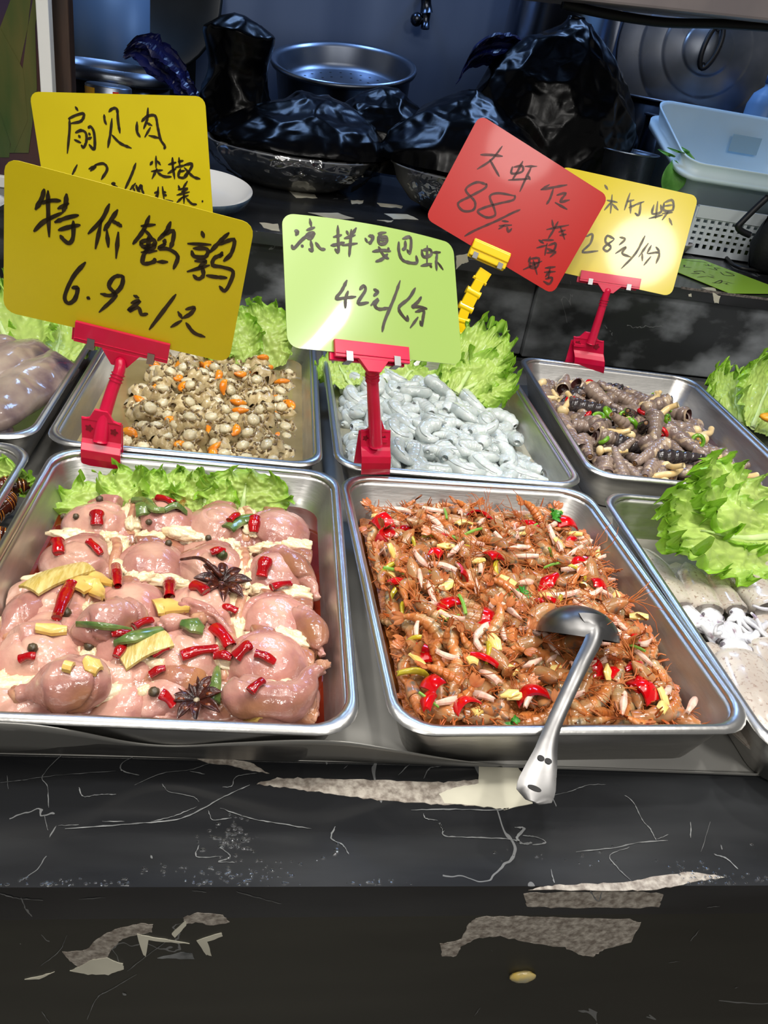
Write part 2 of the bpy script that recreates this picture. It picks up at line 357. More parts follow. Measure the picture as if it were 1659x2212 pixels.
for i, (p, w) in enumerate([([(1365, 815), (1325, 865)], 1.5), ([(1225, 960), (1280, 955)], 1.4), ([(1395, 722), (1450, 716)], 1.3), ([(415, 1155), (390, 1190)], 1.3), ([(885, 640), (925, 695), (940, 655)], 3), ([(1515, 1070), (1530, 1065)], 3)]):
    face_vein(face, Z2(p), w, seed=95 + i)
c_root = empty('display_counter', (0.5, EDGE_Y + 0.6, 0.0))
tag(c_root, 'black polished marble counter with white veins that all the steel trays stand on', 'counter')
so = slab.build('marble_top', [M['marble'], M['crystal'], M['quartz'], M['vein']], c_root, smooth=False)
fo = face.build('front_panel', [M['marbleface'], M['crystal'], M['quartz'], M['vein']], c_root, smooth=False)
bodyo = MB().box((0.5, 1.09, 0.40), (4.3, 1.18, 0.76)).build('counter_body', M['marbleface'], c_root, smooth=False)
for o in (so, fo, bodyo): o.matrix_parent_inverse = Matrix.Translation(c_root.location).inverted()

# water drops along the front edge
wm = mat('water', (235, 240, 245), rough=0.02, trans=1.0, ior=1.33)
rs = np.random.RandomState(3); drops = MB()
def dropat(x, y, r, fl=0.4): drops.ell((x, y, DECK + r * fl * 0.3), (r * rs.uniform(.8, 1.6), r, r * fl), nu=8, nv=6)
for k in range(620):
    x = rs.uniform(-0.17, 0.50); t = rs.beta(1.0, 3.2); y = EDGE_Y + 0.001 + t * 0.045
    if noise.noise(Vector((x * 14, y * 40, 0))) < -0.05 + 0.35 * t: continue
    dropat(x, y, rs.uniform(0.0005, 0.0017))
for k in range(70):
    p = onz(rs.normal(505, 30), rs.normal(1815, 26), DECK); dropat(p[0], p[1], rs.uniform(0.0006, 0.002))
d_o = drops.build('water_droplets', wm); tag(d_o, 'clear water droplets beaded along the front edge of the black counter', 'water', kind='stuff')

# steel sheet under the trays with its wavy turned up front lip
pl = MB(); PY = 0.505
pl.box((0.5, (PY + 1.66) / 2, DECK + 0.0008), (3.9, 1.66 - PY, 0.0014))
lipx = [(-60, 1560), (60, 1566), (160, 1580), (280, 1604), (380, 1612), (500, 1606), (640, 1600), (740, 1603), (840, 1618), (980, 1642), (1100, 1654), (1300, 1661), (1500, 1668), (1720, 1676)]
lipb = [(-60, 1626), (60, 1628), (160, 1630), (280, 1632), (380, 1634), (500, 1637), (640, 1642), (740, 1645), (840, 1649), (980, 1654), (1100, 1658), (1300, 1664), (1500, 1671), (1720, 1679)]
T = smoothpath(lipx, 5); B = smoothpath(lipb, 5); G = []
for t, b in zip(T, B):
    pb = onz(b[0], b[1], DECK + 0.0016); pt = ony(t[0], t[1], pb[1] - 0.034 * min(1.0, (b[1] - t[1]) / 60.0)); mid = (pb + pt) / 2 + np.array([0, 0.003, -0.001])
    G.append([pb + np.array([0, 0.02, -0.0005]), pb, mid * 0.5 + pb * 0.5 + np.array([0, 0.001, -0.001]), mid, mid * 0.5 + pt * 0.5, pt, pt + np.array([0, 0.0012, 0.0])])
pl.grid(np.array(G))
po = pl.build('steel_sheet', M['plate_steel']); tag(po, 'thin grey steel sheet with a wavy turned-up front lip lying under the trays', 'metal sheet')

# upper counter: riser, top slab
RY = 1.69
up = empty('upper_counter', (0.5, 2.2, 0)); tag(up, 'raised black stone back counter with dusty grey smears holding bowls, bags and baskets', 'counter')
rz = MB()
sx = ony(1145, 700, RY)[0]
rz.box(((sx - 1.9) / 2 - 0.0, RY + 0.04, DECK + 0.09), (sx + 1.9, 0.04, 0.18)); rz.box(((sx + 2.8) / 2 + .001, RY + 0.026, DECK + 0.09), (2.8 - sx, 0.04, 0.18))
ro = rz.build('riser_panel', M['marbledust'], up, smooth=False, bevel=0.003)
ts = MB(); ts.box((0.45, RY + 0.5, UP - 0.012), (4.7, 1.0, 0.024))
def up_patch(pts, mi, amp=1.5, k=5, seed=0):
    ts.poly([onz(x, y, UP + 0.0004) for x, y in jag(pts, amp, k, seed)], -0.0006, (0, 0, 1), mi)
for i, p in enumerate([[(622, 412), (680, 420), (686, 428), (640, 426)], [(757, 433), (786, 433), (782, 440), (760, 440)], [(815, 438), (870, 444), (868, 449), (822, 446)],
                       [(665, 459), (730, 460), (765, 472), (720, 472)], [(830, 461), (880, 463), (905, 474), (850, 473)], [(815, 476), (850, 476), (845, 480)], [(1660, 560), (1580, 556), (1600, 564)],
                       [(560, 480), (600, 484), (605, 500), (570, 492)]]):
    up_patch(p, 1, 1.0, 4, 60 + i)
def edge_patch(pts, mi, seed):
    ts.poly([ony(x, y, RY - 0.0004) for x, y in jag(pts, 1.0, 4, seed)], 0.0006, (0, 1, 0), mi)
ts.poly([ony(x, y, RY - 0.0003) for x, y in [(1471, 619), (1659, 644), (1659, 649), (1560, 637), (1471, 624)]], 0.0006, (0, 1, 0), 2)
edge_patch([(1540, 652 - 20), (1556, 640), (1553, 655), (1543, 654)], 1, 71)
edge_patch([(1487, 636), (1494, 634), (1494, 641), (1488, 641)], 1, 72)
up_patch([(1515, 621), (1545, 621), (1549, 631), (1535, 628)], 1, 1.0, 4, 73)
edge_patch([(986, 552), (1010, 548), (1012, 566), (998, 570), (986, 582)], 1, 74)
to = ts.build('stone_top', [M['marble'], M['quartz'], M['greyspot']], up, smooth=False)
bo = MB().box((0.45, 2.2, 0.50), (4.6, 0.9, 1.0)).build('counter_body', M['marbleface'], up, smooth=False)
for o in (ro, to, bo): o.matrix_parent_inverse = Matrix.Translation(up.location).inverted()

# room shell
cm = mat('dark_wall_tile', (38, 44, 46), (30, 36, 40), rough=0.4, scale=4)
struct(MB().box((0.45, 3.08, 1.45), (4.7, 0.1, 2.9)).build('wall_back', cm, smooth=False))
struct(MB().box((0.45, 0.2, -0.05), (4.7, 6.0, 0.1)).build('floor', mat('grey_floor_tile', (110, 105, 98), (90, 86, 80), rough=0.4, scale=6), smooth=False))
struct(MB().box((0.45, 0.2, 2.95), (4.7, 6.0, 0.1)).build('ceiling', mat('dark_ceiling', (60, 60, 62), (70, 70, 72), rough=0.8, scale=3), smooth=False))
# ------------------------------------------------------------------ trays
def rrect(w, d, inset, r, z, n=7):
    w, d = w - 2 * inset, d - 2 * inset; r = max(r, 0.004); P = []
    for cx, cy, a0 in ((w / 2 - r, d / 2 - r, 0), (-w / 2 + r, d / 2 - r, 90), (-w / 2 + r, -d / 2 + r, 180), (w / 2 - r, -d / 2 + r, 270)):
        for k in range(n):
            a = math.radians(a0 + 90 * k / (n - 1)); P.append((cx + r * math.cos(a), cy + r * math.sin(a), z))
    return P
TR = {}
TH = RIM - DECK - 0.0016
def tray(key, fx, fy, w, d, rot, label):
    """fx, fy: front corner; the pan stands on the steel sheet, origin at the middle of its base."""
    a = math.radians(rot); R = rotz(a); c = np.array([fx, fy, 0]) + R @ np.array([w / 2, d / 2, 0])
    TR[key] = dict(c=c[:2], R=R, w=w, d=d, a=a)
    rc = 0.036
    rings = [rrect(w, d, i, rc - i * 0.25, z) for i, z in ((0.033, 0.0), (0.027, 0.003), (0.010, TH - 0.010), (0.010, TH - 0.003), (0.014, TH - 0.010), (0.0305, 0.009), (0.038, 0.0035))]
    mb = MB(); mb.grid(np.array(rings), cv=True); k = len(rings[0]); b0 = 0
    mb.F.append(tuple(range(k))[::-1]); mb.M.append(0); mb.F.append(tuple((len(rings) - 1) * k + i for i in range(k))); mb.M.append(0)
    o = mb.build('steel_tray', M['steel'], loc=(c[0], c[1], DECK + 0.0016)); o.rotation_euler = (0, 0, a)
    tag(o, label, 'tray', 'rectangular steel food trays')
    rm = MB(); prof = []
    for q in range(8):
        t = q * 2 * math.pi / 8; prof.append(rrect(w, d, 0.0055 - 0.0055 * math.cos(t), rc + 0.002, TH - 0.0042 + 0.0042 * math.sin(t)))
    prof.append(prof[0]); rm.grid(np.array(prof), cv=True); ro = rm.build('rolled_rim', M['rim'], o); own(o, ro)
    return o
tray('quail', -0.254, 0.478, 0.363, 0.463, -0.82, 'steel tray holding the raw skinned quails in red-brown marinade')
tray('shrimp', 0.1355, 0.475, 0.358, 0.4575, 2.7, 'steel tray heaped with orange cooked shrimp, ladle over its front rim')
tray('scallop', -0.265, 0.9495, 0.36, 0.5145, -0.7, 'steel tray of shelled scallops in cloudy broth')
tray('prawn', 0.1115, 0.9505, 0.362, 0.486, 0.4, 'steel tray full of white peeled raw shrimp')
tray('snail', 0.493, 0.995, 0.378, 0.4965, -1.58, 'steel tray of grey-brown horn snails and mushrooms against the dusty black riser')
tray('squid', 0.4865, 0.459, 0.36, 0.486, 0.0, 'steel tray of pale speckled squid under a big lettuce leaf')
tray('meat', -0.634, 0.955, 0.358, 0.50, -0.5, 'steel tray of grey-purple shellfish meat slabs beside the scallop tray')
tray('pupa', -0.628, 0.478, 0.358, 0.462, -0.3, 'steel tray of dark brown silkworm pupae, mostly cut off by the picture edge')
def tw(key, u, v, z):        # tray-local metres (from its centre) to world
    t = TR[key]; q = t['R'] @ np.array([u, v, 0]); return np.array([t['c'][0] + q[0], t['c'][1] + q[1], z])
def tl(key, p):
    t = TR[key]; q = t['R'].T @ np.array([p[0] - t['c'][0], p[1] - t['c'][1], 0]); return q[0], q[1]
def liquid(key, z, name, material, label):
    t = TR[key]; ins = 0.0145 + (RIM - 0.010 - z) * 0.235
    mb = MB(); P = rrect(t['w'], t['d'], ins, 0.028, 0); mb.add(P + [(0, 0, 0)], [(i, (i + 1) % len(P), len(P)) for i in range(len(P))])
    o = mb.build(name, material, loc=(t['c'][0], t['c'][1], z), smooth=True); o.rotation_euler = (0, 0, t['a'])
    return tag(o, label, 'sauce', kind='stuff')
liquid('quail', RIM - 0.046, 'marinade', mat('red_brown_marinade', (72, 18, 8), (104, 32, 14), rough=0.06, scale=9, coat=0.6, bump=0.05, bscale=14), 'red-brown soy marinade pooled around the raw quails')
liquid('shrimp', RIM - 0.052, 'shrimp_sauce', mat('oily_shrimp_sauce', (120, 62, 22), (80, 36, 14), rough=0.15, scale=30, coat=0.4), 'oily orange-brown sauce under the cooked shrimp')
liquid('scallop', RIM - 0.040, 'scallop_broth', mat('cloudy_broth', (150, 134, 92), (128, 112, 72), rough=0.08, scale=12, coat=0.4), 'cloudy yellow-grey broth around the scallops')
liquid('prawn', RIM - 0.045, 'shrimp_water', mat('milky_water', (160, 158, 140), (140, 138, 118), rough=0.1, scale=12, coat=0.3), 'thin milky liquid under the white raw shrimp')
liquid('snail', RIM - 0.052, 'snail_sauce', mat('dark_snail_sauce', (84, 50, 24), (60, 30, 16), rough=0.1, scale=16, coat=0.4), 'brown oily sauce under the horn snails')
liquid('squid', RIM - 0.058, 'squid_water', mat('grey_squid_water', (150, 146, 138), (120, 116, 110), rough=0.12, scale=14, coat=0.3), 'thin grey liquid under the pale squid')

# ------------------------------------------------------------------ price cards and their writing
CARD = {}
def rcard(w, h, r, n=5):
    P = []
    for cx, cy, a0 in ((w / 2 - r, h / 2 - r, 0), (-w / 2 + r, h / 2 - r, 90), (-w / 2 + r, -h / 2 + r, 180), (w / 2 - r, -h / 2 + r, 270)):
        for k in range(n):
            a = math.radians(a0 + 90 * k / (n - 1)); P.append((cx + r * math.cos(a), cy + r * math.sin(a)))
    return P
def card(key, corners, Y, yaw, tilt, material, ink, label, zoom, strokes, sw, bow=0.0, r=0.014):
    yw, tt = math.radians(yaw), math.radians(tilt)
    n = np.array([math.sin(yw) * math.cos(tt), -math.cos(yw) * math.cos(tt), math.sin(tt)])
    cx, cy = np.mean(corners, 0); c = ony(cx, cy, Y); P = [onp(x, y, c, n) for x, y in corners]
    c = np.mean(P, 0); u = unit(P[1] - P[0] + P[2] - P[3]); v = np.cross(n, u); w = (np.linalg.norm(P[1] - P[0]) + np.linalg.norm(P[2] - P[3])) / 2
    h = (np.linalg.norm(P[1] - P[2]) + np.linalg.norm(P[0] - P[3])) / 2
    Mx = Matrix(((u[0], v[0], n[0], c[0]), (u[1], v[1], n[1], c[1]), (u[2], v[2], n[2], c[2]), (0, 0, 0, 1)))
    bend = lambda x, y: bow * (1 - (2 * x / w) ** 2) * max(0.0, y / h + 0.5)
    mb = MB(); nx, ny = 28, 16
    out = rcard(w, h, r)
    if bow:
        G = []
        ys = sorted(set([-h / 2 + r - r * math.cos(q) for q in np.linspace(0, math.pi / 2, 7)] + list(np.linspace(-h / 2 + r, h / 2 - r, ny)) + [h / 2 - r + r * math.sin(q) for q in np.linspace(0, math.pi / 2, 7)]))
        for y in ys:
            e = abs(y) - (h / 2 - r); hw = w / 2 - (r - math.sqrt(max(0, r * r - e * e)) if e > 0 else 0)
            G.append([(x, y, bend(x, y)) for x in np.linspace(-hw, hw, nx + 1)])
        G = np.array(G); mb.grid(G); mb.grid(G[::-1] - np.array([0, 0, 0.0008]))
        e = np.concatenate([G[0], G[1:, -1], G[-1, ::-1][1:], G[::-1, 0][1:]]); mb.grid(np.stack([e - np.array([0, 0, 0.0008]), e]))
    else: mb.poly([(x, y, 0) for x, y in out], -0.001, (0, 0, 1))
    o = mb.build('price_card', material, M=Mx, smooth=bool(bow)); tag(o, label, 'price card', 'handwritten price cards')
    im = MB(); x0, y0, s = zoom
    for k, st in enumerate(strokes):
        q = smoothpath(st, 5) if len(st) > 2 else smoothpath(st, 5); L3 = []
        for x, y in q:
            p = onp(x0 + x * s, y0 + y * s, c, n) - c; lx, ly = p @ u, p @ v; L3.append((lx, ly, bend(lx, ly) + 0.0006))
        im.grid(ribbon(L3, sw, (0, 0, 1), 0.15, k))
    io = im.build('handwriting', ink, o, smooth=False); io['label'] = 'handwritten characters and price in black marker'
    CARD[key] = dict(c=c, u=u, v=v, n=n, w=w, h=h, bend=bend); return o
ST_A = [[(280, 225), (262, 290), (222, 358)], [(255, 318), (320, 300), (385, 300)], [(303, 235), (303, 340), (310, 530)], [(212, 495), (280, 430), (400, 372)], [(420, 255), (412, 330), (395, 372)],
 [(362, 352), (435, 315)], [(342, 437), (420, 408), (497, 390)], [(365, 487), (440, 465), (507, 452)], [(462, 425), (460, 530), (435, 567), (400, 545), (378, 515)],
 [(690, 318), (640, 420), (553, 510)], [(640, 420), (600, 605)], [(742, 355), (700, 420), (653, 490)], [(700, 425), (740, 445), (768, 465)], [(672, 480), (682, 595)], [(745, 495), (730, 665)],
 [(885, 460), (980, 450)], [(942, 392), (900, 490), (835, 575)], [(905, 480), (960, 535)], [(880, 560), (905, 590), (970, 575), (965, 545), (900, 555), (885, 575)], [(900, 600), (960, 600), (975, 565)], [(935, 520), (930, 600), (905, 640), (900, 695), (965, 685), (975, 660)], [(885, 625), (990, 615)],
 [(1075, 430), (1045, 495), (990, 552)], [(1020, 520), (1090, 490), (1085, 560), (1070, 598)], [(1040, 540), (1030, 575)], [(1045, 570), (1000, 600), (1060, 605), (1118, 650), (1090, 732)], [(985, 685), (1058, 685)],
 [(1268, 490), (1283, 535)], [(1178, 570), (1330, 577)], [(1205, 612), (1222, 650), (1292, 652), (1302, 605), (1212, 600)], [(1222, 680), (1292, 680), (1245, 722)], [(1272, 712), (1278, 770), (1245, 792), (1212, 765)], [(1175, 747), (1320, 705)],
 [(1442, 500), (1380, 560), (1318, 627)], [(1370, 580), (1470, 545), (1455, 630), (1405, 682)], [(1400, 620), (1385, 650)], [(1405, 640), (1350, 660), (1338, 705), (1400, 718), (1465, 745), (1445, 820), (1412, 867), (1378, 835)], [(1295, 770), (1360, 780), (1430, 785)],
 [(540, 685), (460, 780), (408, 900), (430, 945), (472, 918), (488, 850), (450, 850)], [(545, 905), (568, 920)], [(630, 885), (700, 895), (760, 845), (772, 780), (720, 780), (685, 835), (720, 880), (720, 910), (622, 1003)],
 [(838, 895), (876, 912)], [(822, 945), (880, 930), (808, 992), (870, 972), (890, 1015), (932, 1010)], [(1108, 887), (1030, 990), (938, 1112)],
 [(1118, 995), (1148, 1045)], [(1165, 985), (1222, 972), (1200, 1010), (1148, 1040)], [(1145, 1052), (1072, 1097)], [(1168, 1065), (1220, 1130), (1292, 1158)]]
ST_B = [[(425, 165), (452, 205)], [(362, 278), (430, 245), (502, 230), (480, 295), (385, 318)], [(375, 275), (375, 380), (355, 588)], [(425, 402), (480, 380), (522, 405), (525, 480), (500, 532), (478, 508)], [(455, 420), (472, 448)], [(415, 462), (480, 492)],
 [(540, 362), (562, 345), (592, 390), (602, 490), (592, 550), (548, 503)], [(545, 400), (562, 425)], [(535, 460), (575, 440)], [(685, 235), (690, 290), (706, 330)], [(725, 215), (760, 185), (800, 192), (810, 300), (827, 407)], [(755, 270), (742, 400), (718, 537)], [(752, 418), (830, 495), (932, 540)],
 [(980, 300), (980, 390), (1010, 442)], [(1018, 302), (1070, 255), (1142, 250), (1165, 350), (1190, 460), (1228, 520), (1220, 548)], [(1078, 175), (1070, 280), (1038, 367)], [(1062, 310), (1117, 337)], [(1102, 350), (1048, 442)], [(1082, 425), (1192, 452)],
 [(1150, 606), (1150, 720)], [(1122, 655), (1095, 692)], [(1160, 650), (1192, 692)], [(1105, 747), (1212, 735)], [(1160, 720), (1113, 815)], [(1160, 755), (1220, 792), (1290, 795)],
 [(1297, 620), (1300, 700), (1317, 817)], [(1258, 687), (1332, 665)], [(1253, 767), (1332, 720)], [(1355, 620), (1362, 700)], [(1345, 662), (1397, 650)], [(1320, 712), (1420, 690)], [(1370, 720), (1350, 790), (1400, 803), (1442, 760)], [(1400, 690), (1472, 680), (1450, 740), (1398, 792)], [(1400, 710), (1480, 792), (1547, 815)], [(1350, 750), (1410, 740)],
 [(445, 685), (395, 785)], [(545, 727), (610, 700), (560, 745)], [(600, 690), (680, 678), (712, 730), (658, 822)], [(748, 860), (778, 855), (768, 880), (807, 885)], [(970, 670), (930, 780), (870, 910)],
 [(968, 850), (915, 915)], [(945, 890), (960, 925)], [(970, 865), (990, 915), (1015, 870), (1025, 915), (1042, 950)], [(975, 910), (1010, 930)],
 [(1170, 883), (1163, 990)], [(1207, 880), (1222, 1002)], [(1133, 942), (1168, 930)], [(1143, 970), (1168, 957)], [(1215, 932), (1242, 935)], [(1220, 960), (1247, 960)], [(1180, 1002), (1305, 1015)],
 [(1350, 870), (1362, 912)], [(1432, 833), (1388, 902)], [(1345, 912), (1437, 895)], [(1375, 932), (1437, 905)], [(1333, 960), (1452, 930)], [(1370, 987), (1442, 960)], [(1400, 920), (1400, 1037)], [(1390, 975), (1333, 1030)], [(1420, 985), (1470, 1037), (1517, 1042)], [(1558, 1012), (1573, 1018)]]
ST_C = [[(138, 205), (167, 213), (150, 247)], [(118, 323), (135, 357), (200, 290), (282, 225)], [(265, 108), (280, 180)], [(238, 207), (310, 185)], [(235, 242), (300, 232), (280, 275), (235, 270)], [(250, 285), (302, 245)], [(275, 290), (290, 382), (258, 365)], [(212, 330), (200, 350)], [(315, 313), (360, 370), (402, 377)],
 [(500, 178), (506, 300), (510, 402), (478, 375)], [(463, 277), (537, 260)], [(443, 347), (500, 340), (562, 325)], [(573, 225), (592, 262)], [(658, 203), (622, 262)], [(555, 292), (652, 265)], [(540, 350), (672, 335)], [(615, 215), (610, 330), (603, 447)],
 [(733, 290), (757, 332)], [(760, 275), (802, 280), (782, 330), (762, 325)], [(840, 255), (917, 245)], [(880, 250), (850, 290), (860, 340), (915, 332), (918, 285), (855, 287)], [(855, 312), (917, 305)], [(798, 407), (880, 395), (962, 402)], [(850, 362), (900, 440), (947, 467)], [(935, 425), (885, 470), (828, 492)], [(930, 373), (948, 392)],
 [(1058, 297), (1132, 285), (1130, 412), (1100, 385)], [(1085, 310), (1085, 370), (1058, 390)], [(1028, 320), (1030, 400), (1060, 470), (1120, 495), (1192, 495), (1185, 433)],
 [(1233, 380), (1252, 442), (1320, 422), (1312, 378), (1240, 387)], [(1285, 343), (1285, 500)], [(1228, 522), (1332, 497)], [(1308, 508), (1332, 532)], [(1333, 402), (1412, 395)], [(1378, 400), (1370, 480), (1375, 557)], [(1382, 482), (1437, 547)],
 [(590, 643), (545, 735), (500, 798), (580, 795), (672, 785)], [(602, 735), (582, 800), (580, 887)], [(698, 727), (735, 695), (748, 735), (688, 842), (782, 835)], [(818, 723), (857, 745), (820, 782)], [(798, 862), (862, 808), (835, 860), (875, 892), (962, 880)], [(1050, 648), (1000, 800), (925, 990), (905, 1087)],
 [(1187, 708), (1130, 800), (1043, 885), (1120, 987), (1120, 943)], [(1242, 783), (1210, 830), (1163, 872), (1220, 870), (1297, 887)], [(1188, 915), (1262, 900), (1260, 960), (1250, 1027), (1233, 988)], [(1217, 958), (1148, 1052)]]
ST_D = [[(353, 260), (420, 262), (487, 270)], [(485, 208), (420, 290), (333, 347)], [(408, 288), (440, 345), (467, 392)], [(545, 330), (540, 372), (602, 362), (602, 328), (550, 335)], [(607, 298), (575, 360), (543, 412)], [(518, 412), (642, 405)], [(618, 330), (692, 330)], [(657, 335), (625, 400), (588, 482)], [(638, 385), (652, 412)],
 [(767, 438), (712, 470)], [(715, 470), (790, 455), (872, 440)], [(790, 460), (770, 520), (748, 557)], [(808, 502), (862, 490), (830, 540), (887, 530)], [(798, 545), (872, 587)],
 [(395, 440), (330, 425), (265, 470), (320, 540), (310, 590), (250, 595), (220, 550), (290, 510), (380, 460), (390, 430)], [(555, 505), (460, 490), (410, 510), (435, 580), (440, 622), (390, 635), (337, 600), (380, 575), (470, 550), (550, 530), (560, 500)], [(592, 588), (540, 610), (450, 655), (320, 712), (258, 747)],
 [(480, 655), (522, 660)], [(463, 685), (542, 680)], [(497, 682), (460, 705)], [(512, 690), (520, 720), (542, 700)], [(780, 648), (790, 700)], [(818, 658), (790, 710), (758, 762)], [(748, 707), (882, 680)], [(830, 690), (857, 767)], [(820, 722), (862, 710)], [(825, 742), (867, 735)],
 [(700, 768), (732, 790)], [(688, 817), (752, 800)], [(752, 788), (738, 862)], [(758, 802), (802, 790), (790, 832), (750, 820)], [(748, 847), (802, 840), (768, 872)], [(720, 770), (792, 770)],
 [(652, 868), (638, 902)], [(648, 882), (702, 880), (690, 932), (650, 930), (650, 882)], [(648, 907), (707, 905)], [(608, 947), (722, 895)], [(668, 888), (692, 977)], [(738, 937), (802, 930)], [(733, 962), (802, 958)], [(770, 930), (758, 1002)], [(740, 992), (762, 960)], [(740, 1002), (782, 995), (765, 1032), (728, 1015)]]
ST_E = [[(1095, 440), (1115, 470)], [(1108, 532), (1172, 545)], [(1140, 498), (1130, 612)], [(1137, 540), (1093, 592)], [(1140, 553), (1177, 592)], [(1247, 488), (1213, 592)], [(1228, 542), (1272, 530)], [(1238, 577), (1282, 560)], [(1250, 540), (1250, 612)], [(1270, 562), (1332, 540)], [(1312, 545), (1300, 620), (1275, 608)],
 [(1390, 558), (1380, 612), (1432, 602), (1430, 558)], [(1412, 538), (1400, 642)], [(1358, 642), (1442, 620)], [(1450, 545), (1450, 592), (1502, 590), (1500, 533), (1453, 545)], [(1453, 567), (1502, 560)], [(1438, 612), (1502, 605)], [(1475, 600), (1438, 652)], [(1480, 638), (1498, 682)],
 [(983, 750), (1022, 735), (1010, 790), (963, 842), (1057, 835)], [(1155, 765), (1112, 745), (1100, 780), (1132, 812), (1110, 837), (1090, 815), (1152, 768)], [(1183, 753), (1217, 765), (1180, 802)], [(1158, 852), (1222, 812), (1200, 850), (1252, 872)], [(1337, 743), (1280, 850), (1193, 942)],
 [(1357, 788), (1298, 872)], [(1320, 850), (1320, 897)], [(1375, 800), (1348, 850)], [(1400, 810), (1425, 840)], [(1350, 852), (1420, 848), (1402, 912)], [(1372, 868), (1328, 922)]]
card('A', [(10, 340), (552, 484), (493, 784), (7, 672)], 0.955, -2, -6, M['cardY'], M['ink'], 'big yellow price card for 6.9 quail in a magenta clip', (0, 330, 570 / 1659.0), ST_A, 0.0047)
card('B', [(63.6, 197.7), (444.5, 208), (460, 490), (107, 482)], 1.43, -6, 4, M['cardY'], M['ink'], 'yellow price card for scallop meat, partly hidden behind the big yellow quail card', (60, 190, 400 / 1659.0), ST_B, 0.0042)
card('C', [(608.6, 460), (978, 526.6), (999, 788.5), (621, 750)], 0.96, 20, 40, M['cardG'], M['ink'], 'lime green bent price card reading 42 per portion', (600, 450, 410 / 1659.0), ST_C, 0.0040, bow=0.011)
card('D', [(1036.6, 247), (1315, 424.5), (1194, 636), (918, 471.5)], 1.47, -4, 16, M['cardR'], M['inkred'], 'red price card reading 88, tilted in a yellow clip', (910, 240, 600 / 1659.0), ST_D, 0.0040)
card('E', [(1196, 354.5), (1503, 424.5), (1456, 639.7), (1176, 581)], 1.52, -12, 20, M['cardE'], M['ink_glare'], 'yellow price card reading 28 per portion above the snail tray', (910, 240, 600 / 1659.0), ST_E, 0.0042)
# the green card lying on the back counter, writing upside down
def lying_card():
    z = UP + 0.0035; p0 = onz(1576, 633, z); a = unit(np.array([0.93, 0.37, 0])); b = unit(np.array([-0.37, 0.93, 0])); w, h = 0.22, 0.285
    c = p0 + a * w / 2 + b * h / 2; Mx = Matrix(((a[0], b[0], 0, c[0]), (a[1], b[1], 0, c[1]), (0, 0, 1, c[2]), (0, 0, 0, 1)))
    mb = MB(); mb.poly([(x, y, 0) for x, y in rcard(w, h, 0.012)], -0.001, (0, 0, 1)); o = mb.build('price_card', M['cardF'], M=Mx, smooth=False)
    tag(o, 'green price card lying flat on the back counter, writing upside down', 'price card', 'handwritten price cards')
    S = [[(240, 575), (330, 572), (397, 620), (310, 625)], [(225, 652), (420, 672), (622, 692)], [(545, 728), (642, 747), (625, 720)], [(640, 747), (700, 748)], [(600, 785), (780, 822), (740, 785), (862, 805)], [(838, 855), (920, 912), (1082, 915), (930, 852), (1102, 890)],
         [(190, 770), (350, 777)], [(198, 745), (232, 740), (215, 770)], [(328, 880), (482, 882), (390, 852), (520, 840), (582, 872)], [(488, 868), (507, 872)], [(438, 942), (602, 935)], [(600, 918), (742, 967)], [(648, 900), (742, 922)], [(670, 940), (740, 940)],
         [(693, 1040), (840, 1042), (860, 998), (738, 1037)], [(860, 1012), (1082, 1060)], [(878, 1040), (1002, 1082)], [(928, 1062), (962, 1050)]]
    im = MB(); x0, y0, s = 1450, 480, 209 / 1659.0
    for k, st in enumerate(S):
        L3 = []
        for x, y in smoothpath(st, 5):
            p = onz(x0 + x * s, y0 + y * s, z) - c; L3.append((p @ a, p @ b, 0.0006))
        im.grid(ribbon(L3, 0.0030, (0, 0, 1), 0.15, k))
    io = im.build('handwriting', M['ink'], o, smooth=False)
lying_card()

